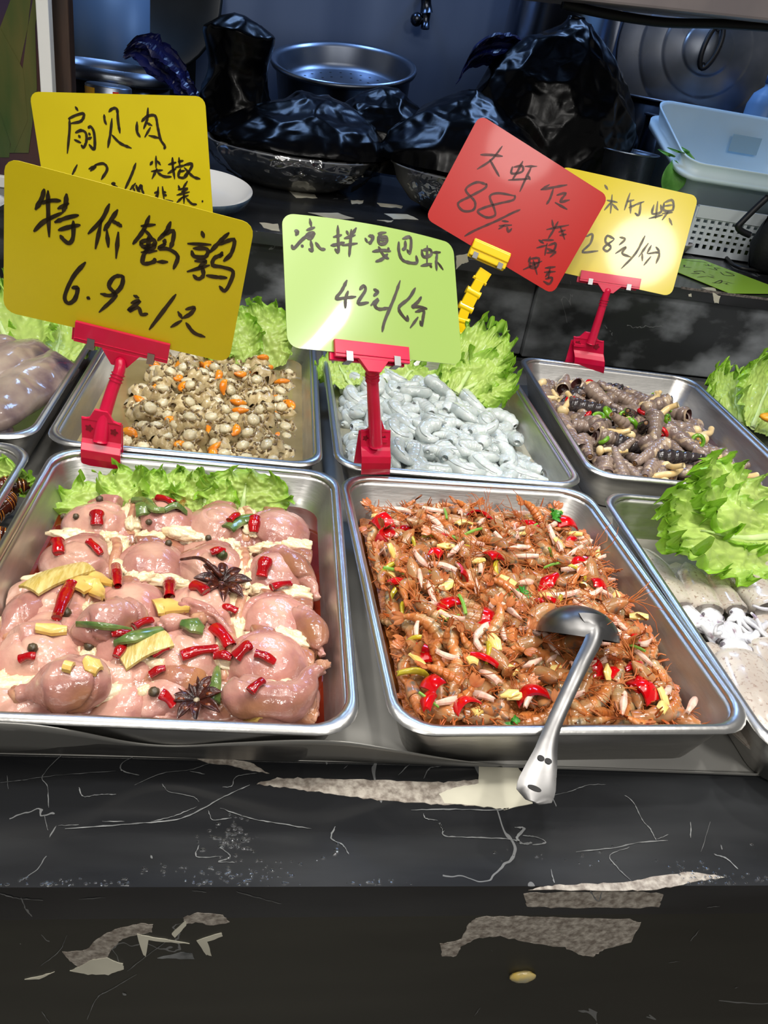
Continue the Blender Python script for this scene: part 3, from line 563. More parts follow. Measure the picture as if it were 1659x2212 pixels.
# ------------------------------------------------------------------ clip stands
def star(c, r, u, v, n=5):
    return [c + (r * (1 + 0.28 * math.cos(n * t))) * (math.cos(t) * u + math.sin(t) * v) for t in np.arange(20) * 2 * math.pi / 20]
def clip(key, jawL, jawR, jh, stem, base_px, Yb, material, label, flip=False):
    """jawL/jawR: pixels of the jaw's upper corners; stem: pixels from the jaw to the base; base_px: (x, y top, y bottom, half width px)."""
    cd = CARD[key]; c, n = cd['c'], cd['n']
    pL, pR = onp(*jawL, c, n), onp(*jawR, c, n); u = unit(pR - pL); v = np.cross(n, u); wj = np.linalg.norm(pR - pL); o_ = (pL + pR) / 2
    bx, bt, bb, bh = base_px
    root = empty('card_clip', ony(bx, bb, Yb)); tag(root, label, 'card clip', 'plastic card clips')
    inv = Matrix.Translation(root.location).inverted(); R = np.array([u, v, n]).T
    def put(mb, name, m, sm=False, bv=0.0, par=None):
        o = mb.build(name, m, par or root, smooth=sm, bevel=bv)
        if not par: o.matrix_parent_inverse = inv; own(root, o)
        return o
    jw = MB(); t = 0.0048
    jw.box(o_ - v * jh / 2 + n * (t / 2 + 0.0012), (wj, jh, t), R); jw.box(o_ - v * (jh * 0.62) - n * (t / 2 + 0.0015) - u * 0.004, (wj * 1.0, jh * 0.95, t), R)
    s_top = o_ - v * jh; hw = wj * 0.20
    jw.poly([s_top - u * hw + n * 0.0012, s_top + u * hw + n * 0.0012, s_top + u * hw * 0.42 - v * jh * 0.72 + n * 0.0012, s_top - u * hw * 0.42 - v * jh * 0.72 + n * 0.0012][::-1], 0.006, n)
    jw.box(o_ - v * jh * 0.80 + n * (t + 0.0016), (wj * 0.995, 0.0009, 0.0012), R)
    put(jw, 'jaw', material, bv=0.0008)
    for s in (-1, 1):
        sp = MB(); q = o_ + u * s * wj * 0.32 - v * jh * 0.92
        sp.box(q + n * (t + 0.0022), (0.0085, jh * 0.52, 0.0012), R); sp.box(q - v * jh * 0.27, (0.0085, 0.0014, 2 * t + 0.006), R)
        put(sp, 'spring', M['spring'])
    P = [s_top - v * jh * 0.30 + n * 0.006]; k = len(stem)
    for i, (x, y) in enumerate(stem):
        Yi = P[0][1] + (Yb - 0.004 - P[0][1]) * (i + 1) / k; P.append(ony(x, y, Yi))
    P = smoothpath(P, 8); r0 = 0.0074
    sl = np.linspace(0, 1, len(P)); rad = r0 * (0.85 + 0.35 * sl); rad[0] = r0 * 0.35; rad[1] = r0 * .7
    st = MB(); st.tube(P, rad, 12)
    for f in (0.30, 0.335, 0.37):
        i = f * (len(P) - 1); a = int(i); q = P[a] + (P[min(a + 1, len(P) - 1)] - P[a]) * (i - a); d = unit(P[min(a + 1, len(P) - 1)] - P[a])
        st.tube([q - d * 0.0011, q, q + d * 0.0011], [r0 * 1.0, r0 * 1.22, r0 * 1.0], 12)
    put(st, 'stem', material, True)
    # base: shoulder plate with two star holes, then a clamp tongue curving over the rim
    pt = ony(bx, bt, Yb); pb = ony(bx, bb, Yb - 0.006); hwm = bh / ppm(pt); ux = unit(np.array([u[0], u[1], u[2] * 0.6])); H = pt[2] - pb[2]
    bm = MB(); prof = [(0.0, 0.0), (0.0, -0.36 * H), (-0.004, -0.42 * H), (-0.009, -0.52 * H), (-0.009, -0.66 * H), (-0.006, -0.82 * H), (0.0, -1.0 * H)]
    G = []
    for dy, dz in prof + [(dy + 0.003, dz) for dy, dz in prof[::-1]]:
        q = pt + np.array([0, dy, dz]) + (pb - pt) * np.array([1, 0, 0]) * (-dz / H); G.append([q - ux * hwm, q - ux * hwm * 0.5, q + ux * hwm * 0.5, q + ux * hwm])
    bm.grid(np.array(G), cu=True)
    for e in (0, 3): bm.F.append(tuple(i * 4 + e for i in range(len(G)))); bm.M.append(0)
    bm.poly([pt + ux * hwm * a + np.array([0, -0.001, b]) for a, b in ((-0.99, -0.002), (-0.6, 0.001), (-0.32, 0.013), (0.32, 0.013), (0.6, 0.001), (0.99, -0.002))][::-1], 0.005, (0, 1, 0))
    bm.box(pt + np.array([0, 0.016, -0.52 * H]), (hwm * 1.9, 0.003, H * 0.75)); bm.box(pt + np.array([0, 0.009, -0.22 * H]), (hwm * 1.7, 0.016, 0.006))
    cl_ = put(bm, 'clamp', material, bv=0.0006)
    for s in (-1, 1):
        h = MB(); q = pt + ux * s * hwm * 0.62 + np.array([0, -0.0008, -0.17 * H]); h.poly(star(q, hwm * 0.17, ux, np.array([0, 0, 1.0]))[::-1], 0.0006, (0, 1, 0))
        put(h, 'star_hole', mat('shadowed_hole', (120, 4, 30), rough=0.5) if 'shadowed_hole' not in bpy.data.materials else bpy.data.materials['shadowed_hole'], par=cl_)
    return root
clip('A', (165, 690), (369, 741), 0.026, [(258, 800), (240, 850), (224, 905), (216, 955)], (219, 908, 1032, 42), 0.930, M['magenta'], 'magenta card clip gripping the quail tray rim under the big yellow card')
clip('C', (719, 735), (879, 753), 0.021, [(804, 800), (806, 850), (809, 905), (812, 962)], (812, 930, 1030, 35), 0.930, M['magenta'], 'magenta card clip under the bent lime green card')
clip('E', (1255, 584), (1384, 603), 0.020, [(1308, 640), (1296, 680), (1282, 725), (1276, 742)], (1272, 732, 812, 33), 1.482, M['magenta'], 'magenta card clip on the rim of the snail tray')
# yellow jointed clip under the red card
def yellow_clip():
    cd = CARD['D']; c, n = cd['c'], cd['n']
    pL, pR = onp(1025, 514, c, n), onp(1103, 548, c, n); u = unit(pR - pL); v = np.cross(n, u); wj = np.linalg.norm(pR - pL); jh = 0.030; R = np.array([u, v, n]).T
    ctr = (pL + pR) / 2; base = ony(985, 790, 1.425); base[2] = RIM - 0.03
    root = empty('card_clip', base); tag(root, 'yellow jointed-arm card clip under the tilted red card', 'card clip', 'plastic card clips'); inv = Matrix.Translation(root.location).inverted()
    def put(mb, name, m, sm=False, bv=0.0):
        o = mb.build(name, m, root, smooth=sm, bevel=bv); o.matrix_parent_inverse = inv; own(root, o); return o
    j = MB(); j.box(ctr - v * jh * .5 + n * 0.005, (wj, jh, 0.007), R); j.box(ctr - v * jh * .35 + n * 0.0095, (wj, jh * .5, 0.004), R); j.box(ctr - v * jh * .6 - n * 0.005, (wj, jh, 0.006), R)
    put(j, 'jaw', M['yplastic'], bv=0.002)
    for s in (-1, 1):
        sp = MB(); q = ctr + u * s * wj * 0.34 - v * jh * 0.92; sp.box(q + n * 0.010, (0.009, 0.011, 0.003), R); sp.box(q - v * 0.004, (0.009, 0.002, 0.02), R); put(sp, 'spring', M['spring'])
    px = [(1049, 585), (1036, 606), (1022, 632), (1006, 664), (997, 692), (992, 722), (990, 752)]; Ys = np.linspace(ctr[1] - 0.004, 1.425, len(px)); P = [ony(x, y, yy) for (x, y), yy in zip(px, Ys)]
    for i in range(len(P) - 1):
        a, b = P[i], P[i + 1]; d = unit(b - a); Fm = np.array(frame(y=d, x=u))[:3, :3]; L = np.linalg.norm(b - a); w = 0.024 if i % 2 == 0 else 0.018
        s = MB(); s.box((a + b) / 2, (w, L * 1.02, 0.010), Fm)
        if i == 0:
            for q in (-1, 1):
                for e in (-1, 1): s.box((a + b) / 2 + Fm @ np.array([q * .0055, e * .005, 0.0052]), (0.008, 0.0075, 0.0008), Fm, 1)
        ax = Fm[:, 0]; s.tube([b - ax * 0.014, b + ax * 0.014], 0.0068 if i > 0 else .003, 12)
        put(s, 'arm_link', [M['yplastic'], mat('recess_yellow', (205, 165, 6), rough=0.4)], bv=0.0008)
    b = MB(); e = P[-1]; b.box(e + np.array([0, 0, -0.014]), (0.03, 0.012, 0.05)); pr = [(0.004, -0.02), (-0.008, -0.045), (-0.010, -0.06), (0.0, -0.075), (0.010, -0.06), (0.012, -0.03)]
    G = [[e + np.array([-0.024, a, z]), e + np.array([0.014, a, z])] for a, z in pr]; b.grid(np.array(G), cu=True)
    put(b, 'clamp', M['yplastic'], bv=0.001)
yellow_clip()
# plain clip that carries the second yellow card (hidden from the front by the first)
clip('B', (215, 478), (330, 482), 0.022, [(265, 600), (262, 660), (260, 700)], (259, 680, 760, 30), 1.455, M['magenta'], 'magenta card clip behind the big yellow quail card')

# ------------------------------------------------------------------ ladle
ladle = empty('ladle', onz(1250, 1380, RIM + 0.002)); tag(ladle, 'steel ladle lying upside down on the cooked shrimp, its handle over the front rim', 'ladle')
linv = Matrix.Translation(ladle.location).inverted()
def lput(mb, name, m, sm=True):
    o = mb.build(name, m, ladle, smooth=sm); o.matrix_parent_inverse = linv; return o
M['ladle'] = mat('ladle_steel', (130, 129, 128), (104, 103, 102), rough=0.27, metal=1, scale=30, rr=0.15)
lb = MB(); lc = onz(1247, 1376, RIM + 0.012); ax = unit(np.array([0.10, 0.62, 0.78])); Rl = np.array(frame(z=ax, x=(1, 0, 0)))[:3, :3]; rb, hb = 0.042, 0.032
prof = [(rb * math.cos(t), hb * math.sin(t)) for t in np.linspace(0, math.pi / 2 * 0.995, 12)]
lb.lathe(prof + [(r * 0.965, z * 0.96) for r, z in prof[::-1]], 36, lc, Rl); lput(lb, 'bowl', M['ladle'])
h0 = lc + Rl @ np.array([0.0, -rb * 0.98, 0.004]); h1 = onz(1196, 1566, RIM + 0.0062); h2 = onz(1150, 1732, RIM - 0.022)
hd = smoothpath([lc + Rl @ np.array([0.0, -rb * 0.72, hb * 0.72]), h0, (h0 * 0.55 + h1 * 0.45) + np.array([0, 0, 0.004]), h1, (h1 + h2) / 2 + np.array([0, 0, 0.002]), h2], 7)
k = len(hd); tt = np.linspace(0, 1, k); wd = np.interp(tt, [0, .12, .2, .45, .62, .75, .93, .98, 1], [0.030, 0.022, .0165, 0.0135, 0.014, 0.020, 0.033, 0.030, 0.012]); Tn = np.gradient(hd, axis=0); Tn /= np.linalg.norm(Tn, axis=1)[:, None]
side = np.array([unit(np.cross(t, np.array([0.1, 0.1, 1.0]))) for t in Tn]); up_ = np.cross(side, Tn); G = []
for i in range(k):
    row = []
    for a in np.linspace(-1, 1, 9): row.append(hd[i] + side[i] * a * wd[i] / 2 + up_[i] * (0.0022 * (1 - a * a)))
    G.append(row)
G = np.array(G); hm = MB(); hm.grid(G); hm.grid((G - up_[:, None, :] * 0.0014)[::-1]); e = np.concatenate([G[:, 0], G[::-1, -1]]); d = np.concatenate([up_, up_[::-1]]) * 0.0014; hm.grid(np.stack([e, e - d]))
lput(hm, 'handle', M['ladle'])
hl = MB()
for f, a, rr_ in ((0.80, -0.28, 0.0032), (0.815, 0.28, 0.0032), (0.955, 0.1, 0.006)):
    i = int(f * (k - 1)); q = hd[i] + side[i] * a * wd[i] / 2 + up_[i] * 0.0026
    hl.poly([q + side[i] * rr_ * math.cos(t) + Tn[i] * rr_ * (0.8 if rr_ < .005 else .35) * math.sin(t) for t in np.arange(14) * 2 * math.pi / 14], 0.0003, up_[i])
lput(hl, 'punched_hole', M['dark'], False)
# ------------------------------------------------------------------ kitchen behind
def put_on(root, mb, name, m, sm=True, bv=0.0, **k):
    o = mb.build(name, m, root, smooth=sm, bevel=bv, **k); o.matrix_parent_inverse = Matrix.Translation(root.location).inverted(); own(root, o); return o
def lathe_obj(name, prof, c, m, label, cat, n=48, group=None):
    o = MB().lathe(prof, n).build(name, m, loc=c); return tag(o, label, cat, group)
def crumple(P, amp, sc, seed=0):
    """Sharp folded film: ridged facets added along the given directions."""
    off = Vector((seed * 5.1, seed * 2.7, seed * 9.3)); q = Vector(P) * sc + off
    d = noise.voronoi(q)[0]; e = d[1] - d[0]
    q2 = Vector(P) * sc * 2.3 + off; d2 = noise.voronoi(q2)[0]
    return amp * (0.9 - 1.4 * min(e, 0.7)) + amp * 0.45 * (0.6 - (d2[1] - d2[0])) + amp * 0.8 * noise.noise(Vector(P) * sc * 0.5 + off)
WY = 2.96
# steel wall panel with its bright edge
xe = ony(424, 60, WY)[0]
wp = MB().box(((xe + 2.7) / 2, WY + 0.03, 1.5), (2.7 - xe, 0.02, 1.9)).build('steel_wall_panel', M['wallsteel'], smooth=False); tag(wp, 'blue-grey brushed steel panel covering the kitchen wall', 'wall panel')
# tap on the wall
tp = ony(915, 30, WY - 0.03); tap = empty('water_tap', (tp[0], WY, tp[2])); tag(tap, 'small dark metal tap on the steel wall', 'tap')
a = ony(920, -10, WY - 0.06); b = ony(921, 28, WY - 0.06); c_ = ony(918, 62, WY - 0.07); d_ = ony(900, 42, WY - 0.06)
tm = MB(); tm.tube([a, a * 0.5 + b * 0.5, b], [0.016, 0.016, 0.02], 10); tm.tube([b, b * .5 + c_ * .5, c_], [0.014, 0.012, 0.014], 10); tm.tube([a + np.array([0, 0.10, 0.02]), a], 0.012, 8); put_on(tap, tm, 'tap_body', M['darksteel'])
tm = MB(); tm.tube([b * .5 + c_ * .5, d_], [0.008, 0.008], 8); tm.ell(d_, (0.020, 0.020, 0.020), nu=10, nv=7); put_on(tap, tm, 'tap_handle', M['darksteel'])
# poster panel and white frame, wooden post
PX = ony(102, 200, 1.775)
pan = empty('plant_poster', (PX[0] - 0.3, 1.785, UP)); tag(pan, 'poster of green plant stalks in a white frame beside the yellow cards', 'poster')
pb = MB(); pb.box((PX[0] - 0.31, 1.79, UP + 0.55), (0.60, 0.012, 1.08)); put_on(pan, pb, 'poster_sheet', mat('poster_print', (44, 36, 62), (72, 42, 26), rough=0.3, scale=5, ramp=(0.3, 0.7)), False)
lm = mat('poster_leaf_print', (52, 72, 30), (84, 82, 40), rough=0.3, scale=7, stretch=(3, 1, .6))
pl_ = MB()
for pts in ([(-60, 340), (-20, 200), (0, 60), (30, -20), (70, -30), (60, 60), (30, 200), (20, 340)], [(20, 330), (45, 180), (60, 60), (75, -20), (86, -20), (76, 60), (80, 190), (62, 330)], [(-40, 120), (0, 60), (50, 150), (60, 260), (30, 330), (0, 240)]):
    pl_.poly([ony(x, y, 1.7835 - 0.0007 * len(pl_.V)) for x, y in pts], -0.0005, (0, 1, 0))
put_on(pan, pl_, 'leaf_artwork', lm, False)
pf = MB(); pf.box((PX[0], 1.785, UP + 0.55), (0.022, 0.03, 1.10)); pf.box((PX[0] - 0.31, 1.785, UP + 0.011), (0.60, 0.03, 0.022)); put_on(pan, pf, 'white_frame', mat('white_frame_paint', (225, 225, 222), rough=0.4), False, 0.002)
po_ = ony(132, 100, 1.86); tag(MB().box((po_[0], 1.86, UP + 0.6), (0.042, 0.045, 1.2)).build('wooden_post', mat('stained_brown_wood', (62, 44, 34), (38, 28, 24), rough=0.6, scale=12, stretch=(4, 4, .5), bump=.2), smooth=False, bevel=0.003), 'brown wooden post beside the white poster frame', 'post')
# left corner: big blue canister, black pot, small can
bc = ony(230, 130, 2.62); tag(MB().lathe([(0, 0), (0.105, 0), (0.105, bc[2] + 0.165 - UP), (0.098, bc[2] + 0.165 - UP), (0.098, 0.02), (0, 0.02)], 40).build('canister', mat('grey_blue_plastic', (92, 116, 142), rough=0.45), loc=(bc[0], 2.70, UP)), 'plain grey-blue round canister behind the black pot', 'canister')
kp = ony(235, 200, 2.42); pot = empty('cooking_pot', (kp[0], 2.42, UP)); tag(pot, 'black cooking pot with a shiny steel rim beside the wooden post', 'pot')
zt = ony(235, 168, 2.42)[2]; q = MB(); q.lathe([(0, UP), (0.150, UP), (0.155, zt), (0.145, zt), (0.14, UP + 0.02), (0, UP + 0.02)], 44, (kp[0], 2.42, 0)); put_on(pot, q, 'pot_wall', mat('black_enamel', (10, 10, 11), rough=0.2))
q = MB(); q.lathe([(0.150, zt - 0.004), (0.160, zt - 0.002), (0.162, zt + 0.004), (0.158, zt + 0.03), (0.150, zt + 0.03), (0.148, zt)], 44, (kp[0], 2.42, 0)); put_on(pot, q, 'steel_rim', M['bgsteel'])
cn = ony(235, 215, 2.16); can = empty('food_can', (cn[0], 2.16, UP)); tag(can, 'small tin with a yellow and red label behind the scallop card', 'can'); ch = ony(235, 186, 2.16)[2]
q = MB(); q.lathe([(0, UP), (0.052, UP), (0.052, ch), (0.048, ch + .003), (0, ch + .003)], 32, (cn[0], 2.16, 0)); put_on(can, q, 'tin_body', M['bgsteel'])
q = MB()
q.lathe([(0.0526, UP + 0.01), (0.0526, ch - 0.004)], 12, (cn[0], 2.16, 0), a0=math.radians(195), a1=math.radians(245)); q.lathe([(0.0526, UP + 0.02), (0.0526, ch - 0.006)], 6, (cn[0], 2.16, 0), a0=math.radians(290), a1=math.radians(305), mi=1)
put_on(can, q, 'can_label', [mat('label_yellow', (225, 165, 20), rough=0.4), mat('label_red', (200, 30, 30), rough=0.4)])
# dark wok leaning on the wall
wc = ony(300, -20, 2.9); o = MB().lathe([(0, 0.0), (0.10, 0.006), (0.19, 0.03), (0.235, 0.07), (0.24, 0.075), (0.23, 0.078), (0.18, 0.04), (0, 0.012)], 44, (0, 0, 0), np.array(frame(z=(0.1, -0.97, 0.2)))[:3, :3]).build('wok', mat('dark_iron', (30, 34, 34), (22, 26, 26), rough=0.4, scale=8), loc=(wc[0], 2.93, wc[2])); tag(o, 'big dark iron wok leaning on the wall above the blue canister', 'wok')
# colander steamer on its pot
cc = ony(745, 134, 2.73); zr = cc[2]
st = empty('steamer_pot', (cc[0], 2.73, UP)); tag(st, 'tall steel pot under the colander, wrapped in black film at the front', 'pot'); q = MB()
q.lathe([(0, UP), (0.150, UP), (0.152, zr - 0.160), (0.148, zr - 0.160), (0.160, UP + 0.02), (0, UP + 0.02)], 48, (cc[0], 2.73, 0)); put_on(st, q, 'pot_wall', M['bgsteel'])
_c0 = np.array([cc[0], 2.73, zr - 0.03]); _Rt = np.array(Euler((math.radians(12.5), math.radians(-5), 0)).to_matrix())
def tiltc(V): return (V - _c0) @ _Rt.T + _c0
cl = empty('colander', (cc[0], 2.73, zr - 0.072)); tag(cl, 'wide steel colander basin with small drain holes, on the tall pot', 'colander'); q = MB()
q.lathe([(0, zr - 0.068), (0.17, zr - 0.068), (0.180, zr - 0.064), (0.188, zr - 0.05), (0.198, zr - 0.010), (0.205, zr), (0.215, zr + 0.003), (0.219, zr - 0.006), (0.215, zr - 0.014), (0.208, zr - 0.012), (0.202, zr - 0.014), (0.196, zr - 0.11), (0.19, zr - 0.1152), (0.15, zr - 0.1152), (0, zr - 0.1152)], 64, (cc[0], 2.73, 0)); q.V[0] = tiltc(q.V[0]); put_on(cl, q, 'basin', M['bgsteel'])
for ring in (0.145, 0.10):
    for k in range(int(ring * 200)):
        t = k * 2 * math.pi / int(ring * 200); q = MB().lathe([(0, 0.0004), (0.0042, 0.0004), (0.0042, -0.001)], 8, (cc[0] + ring * math.cos(t), 2.73 + ring * math.sin(t), zr - 0.068)); q.V = [tiltc(v_) for v_ in q.V]; put_on(cl, q, 'drain_hole', M['dark'], False)
# stock pot and leaning lid at the wall
sp = ony(1208, 80, 2.76); spt = empty('stock_pot', (sp[0], 2.76, UP)); tag(spt, 'tall shiny steel stock pot behind the big black bag', 'pot'); q = MB()
q.lathe([(0, UP), (0.165, UP), (0.168, UP + 0.02), (0.168, 1.66), (0.173, 1.665), (0.160, 1.665), (0.160, UP + 0.03), (0, UP + .03)], 56, (sp[0], 2.76, 0)); put_on(spt, q, 'pot_wall', mat('polished_pot_steel', (165, 172, 185), (140, 146, 160), rough=0.16, metal=1, scale=5, stretch=(1, 1, .2), rr=.1))
lc_ = ony(1522, 112, 2.72); lid = empty('pot_lid', (lc_[0], 2.72, lc_[2])); tag(lid, 'big round steel lid with a black oval handle leaning on the kitchen wall', 'lid'); Rl2 = np.array(frame(z=unit(np.array([-0.22, -0.95, 0.20]))))[:3, :3]; q = MB()
q.lathe([(0, 0.052), (0.068, 0.050), (0.074, 0.044), (0.080, 0.040), (0.125, 0.036), (0.132, 0.031), (0.138, 0.028), (0.19, 0.020), (0.197, 0.014), (0.203, 0.011), (0.262, 0.0), (0.268, -0.004), (0.262, -0.006), (0, 0.02)], 72, lc_, Rl2); put_on(lid, q, 'lid_disc', mat('lid_steel', (136, 140, 148), (100, 106, 114), rough=0.26, metal=0.85, scale=7, rr=0.2))
q = MB(); hp = []
for t in np.arange(25) * 2 * math.pi / 24:
    hp.append(lc_ + Rl2 @ np.array([0.022 * math.cos(t) + 0.024 * math.sin(t) * .5, 0.060 * math.sin(t), 0.072 + 0.004 * math.cos(2 * t)]))
q.tube(hp, 0.0075, 10, caps=False)
for s in (-1, 1): q.tube([lc_ + Rl2 @ np.array([0.012 * s, 0.05 * s, 0.048]), lc_ + Rl2 @ np.array([0.012 * s, 0.05 * s, 0.072])], 0.006, 8)
put_on(lid, q, 'lid_handle', mat('black_handle_plastic', (14, 14, 16), rough=0.4))
# pots between bag and basket
for (px, py, Y, r, lb_) in ((1425, 218, 2.74, 0.13, 'dark steel pot with a thin rim under the leaning lid'), (1480, 262, 2.58, 0.118, 'dark steel pot with a bright rim behind the green leaves')):
    p = ony(px, py, Y); zt = p[2]; r_ = empty('cooking_pot', (p[0], Y, UP)); tag(r_, lb_, 'pot'); q = MB(); q.lathe([(0, UP), (r - 0.005, UP), (r, zt), (r - .006, zt), (r - 0.012, UP + 0.02), (0, UP + 0.02)], 44, (p[0], Y, 0)); put_on(r_, q, 'pot_wall', M['darksteel'])
    q = MB(); q.lathe([(r - .004, zt - .002), (r + .006, zt - .001), (r + .007, zt + 0.004), (r - .006, zt + .006), (r - .008, zt)], 44, (p[0], Y, 0)); put_on(r_, q, 'steel_rim', M['bgsteel'])
p = ony(1372, 345, 2.28); zt = ony(1372, 328, 2.28)[2]; lathe_obj('mixing_bowl', [(0, 0), (0.05, 0), (0.075, 0.04), (0.085, zt - UP), (0.089, zt - UP + 0.002), (0.088, zt - UP - 0.003), (0.083, zt - UP - 0.004), (0.07, 0.04), (0, 0.01)][0:9], (p[0] - 0.03, 2.28, UP), M['bgsteel'], 'small steel bowl half hidden behind the big black bag', 'bowl')
wp_ = mat('white_box_plastic', (188, 200, 208), rough=0.45, sss=0.0)
p = onz(1410, 425, UP + 0.03); q = MB(); q.box((p[0] + 0.0, p[1], UP + 0.022), (0.15, 0.12, 0.044)); bx_ = q.build('foam_tray', wp_, smooth=False, bevel=0.008); tag(at_origin(bx_), 'white plastic food tray between the yellow card and the green leaves', 'tray')
# leafy greens
gm = mat('spinach_leaf', (74, 132, 52), (104, 164, 76), rough=0.4, scale=30, bump=.2)
for i, (x0, y0, x1, y1, w, Y) in enumerate([(1440, 415, 1452, 345, .034, 2.17), (1470, 395, 1476, 322, .034, 2.21), (1448, 338, 1420, 322, .014, 2.18), (1470, 330, 1440, 318, .012, 2.18), (1476, 330, 1462, 314, .012, 2.21)]):
    a, b = ony(x0, y0, Y), ony(x1, y1, Y + 0.02); q = MB(); G = []
    for t in np.linspace(0, 1, 12):
        w_ = w * math.sin(math.pi * min(0.98, 0.08 + 0.92 * t)) ** 0.7; c0 = a + (b - a) * t + np.array([0, -0.02 * math.sin(t * 3), 0]); G.append([c0 + np.array([s * w_, -0.012 * s * s, 0.0]) for s in np.linspace(-1, 1, 9)])
    q.grid(np.array(G)); o = q.build('spinach_leaf', gm); sm = o.modifiers.new('thick', 'SOLIDIFY'); sm.thickness = 0.001
    tag(o, ['broad green leaf hanging beside the white tub', 'broad green leaf tucked behind the tub edge', 'thin green sprig pointing at the dark pots', 'thin green sprig above the broad leaf', 'short green sprig at the tub corner'][i], 'leaf', 'green leaves by the white tub')
# white tub in a perforated basket
tubm = mat('translucent_white_plastic', (206, 226, 232), (196, 218, 226), rough=0.35, scale=5)
pFL = ony(1478, 352, 2.115); zt = pFL[2]; y1_ = 2.44; pBL = ony(1563, 234, y1_); x0_, y0_ = pFL[0], 2.115; rise = (pBL[2] - zt) / (y1_ - y0_)
tub = empty('plastic_tub', (x0_ + 0.2, 2.2, UP + .02)); tag(tub, 'open translucent white plastic tub sitting in the perforated basket', 'tub'); q = MB(); wX, dY = 0.46, y1_ - y0_; zb = UP + 0.025; h_ = zt - zb
rings = [rrect(wX, dY, i, 0.05, z) for i, z in ((0.05, 0), (0.045, 0.004), (0.022, h_ * 0.80), (0.0, h_ * .80), (0.0, h_ * .86), (0.018, h_ * .86), (0.012, h_ - 0.004), (0.010, h_), (0.015, h_), (0.017, h_ - .004), (0.050, 0.012), (0.06, 0.006))]
A_ = np.array(rings); A_[..., 2] += rise * (A_[..., 1] + dY / 2) * (A_[..., 2] / h_) ** 1.0; A_[..., 0] += (pBL[0] - pFL[0]) * 0.0; q.grid(A_ + np.array([x0_ + wX / 2, y0_ + dY / 2, zb]), cv=True); kk = len(rings[0]); q.F += [tuple(range(kk))[::-1], tuple(11 * kk + i for i in range(kk))]; q.M += [0, 0]
put_on(tub, q, 'tub_wall', tubm)
q = MB(); q.box((x0_ + 0.30, y1_ - 0.045, pBL[2] - 0.08), (0.09, 0.002, 0.045)); put_on(tub, q, 'moulded_label', mat('moulded_label_plastic', (160, 184, 190), rough=0.5), False)
bm_ = mat('white_basket_plastic', (206, 214, 220), rough=0.4)
bF = ony(1500, 445, 2.09); bk = empty('perforated_basket', (bF[0] + 0.2, 2.15, UP)); tag(bk, 'white perforated plastic basket with rows of square holes under the tub', 'basket'); q = MB()
bw, bz0, bz1, BX = 0.50, UP + 0.004, bF[2], bF[0] + 0.012
q.box((BX + bw / 2, 2.09, bz1 - 0.010), (bw, 0.010, 0.030)); q.box((BX + bw / 2, 2.09, bz0 + 0.008), (bw, 0.006, 0.016))
nc = 24; st_ = bw / nc
for c0 in range(nc + 1): q.box((BX + c0 * st_, 2.09, (bz0 + bz1) / 2), (st_ * 0.42, 0.005, bz1 - bz0))
nr = 5
for r_ in range(1, nr + 1): q.box((BX + bw / 2, 2.092, bz0 + 0.016 + (bz1 - 0.025 - bz0 - 0.016) * r_ / nr), (bw, 0.005, 0.008))
q.box((BX + 0.003, 2.09 + 0.205, (bz0 + bz1) / 2), (0.006, 0.41, bz1 - bz0)); q.box((BX + bw / 2, 2.50, (bz0 + bz1) / 2), (bw, 0.006, bz1 - bz0)); q.box((BX + bw / 2, 2.295, bz0 + 0.002), (bw, 0.41, 0.004))
put_on(bk, q, 'lattice_wall', bm_, False)
q = MB()
for k in range(26):
    q.ell((BX + 0.03 + 0.44 * random.Random(k).random(), 2.105 + 0.01 * random.Random(k + 99).random() + .012, bz0 + 0.012 + 0.055 * random.Random(k + 50).random()), (0.022, 0.008, 0.016), jit=.5, seed=k)
tag(q.build('basket_greens', mat('olive_greens', (92, 112, 40), (52, 70, 24), rough=0.5, scale=30)), 'olive green vegetable leaves showing through the basket holes', 'vegetables', kind='stuff')
# pale blue bottle, black pouch with handle and cable, small cup
bp = ony(1645, 215, 2.55); bt = empty('plastic_bottle', (bp[0] + 0.02, 2.55, UP)); tag(bt, 'pale blue plastic bottle standing behind the white tub', 'bottle'); zt = ony(1640, 150, 2.55)[2]; q = MB()
q.lathe([(0, UP), (0.05, UP), (0.055, UP + 0.02), (0.055, zt - 0.09), (0.045, zt - 0.06), (0.022, zt - 0.04), (0.02, zt - .02), (0, zt - .02)], 28, (bp[0] + 0.02, 2.55, 0)); put_on(bt, q, 'bottle_body', mat('pale_blue_plastic', (112, 150, 190), rough=0.35))
q = MB(); q.lathe([(0.0, zt - .03), (0.024, zt - .03), (0.024, zt), (0, zt)], 20, (bp[0] + 0.02, 2.55, 0)); put_on(bt, q, 'bottle_cap', mat('blue_cap', (80, 110, 160), rough=.4))
s0 = ony(1612, 560, 1.99); sk = empty('black_pouch', (s0[0] + 0.12, s0[1], UP)); tag(sk, 'black bag with a loop handle on the back counter beside the basket', 'bag'); zt = ony(1640, 412, s0[1])[2]; hh = zt - UP; q = MB()
rings = [rrect(0.26, 0.085, i, 0.035, z) for i, z in ((0.03, 0), (0.01, 0.015), (0.0, hh * .35), (0.008, hh * .6), (0.022, hh * .85), (0.030, hh * .97), (0.036, hh))]; q.grid(np.array(rings) + np.array([s0[0] + 0.13, s0[1] - 0.005, UP]), cv=True); kk = len(rings[0]); q.F += [tuple(range(kk))[::-1], tuple(6 * kk + i for i in range(kk))]; q.M += [0, 0]; put_on(sk, q, 'pouch_body', mat('black_cloth', (12, 13, 16), rough=0.7, bump=.2, bscale=200))
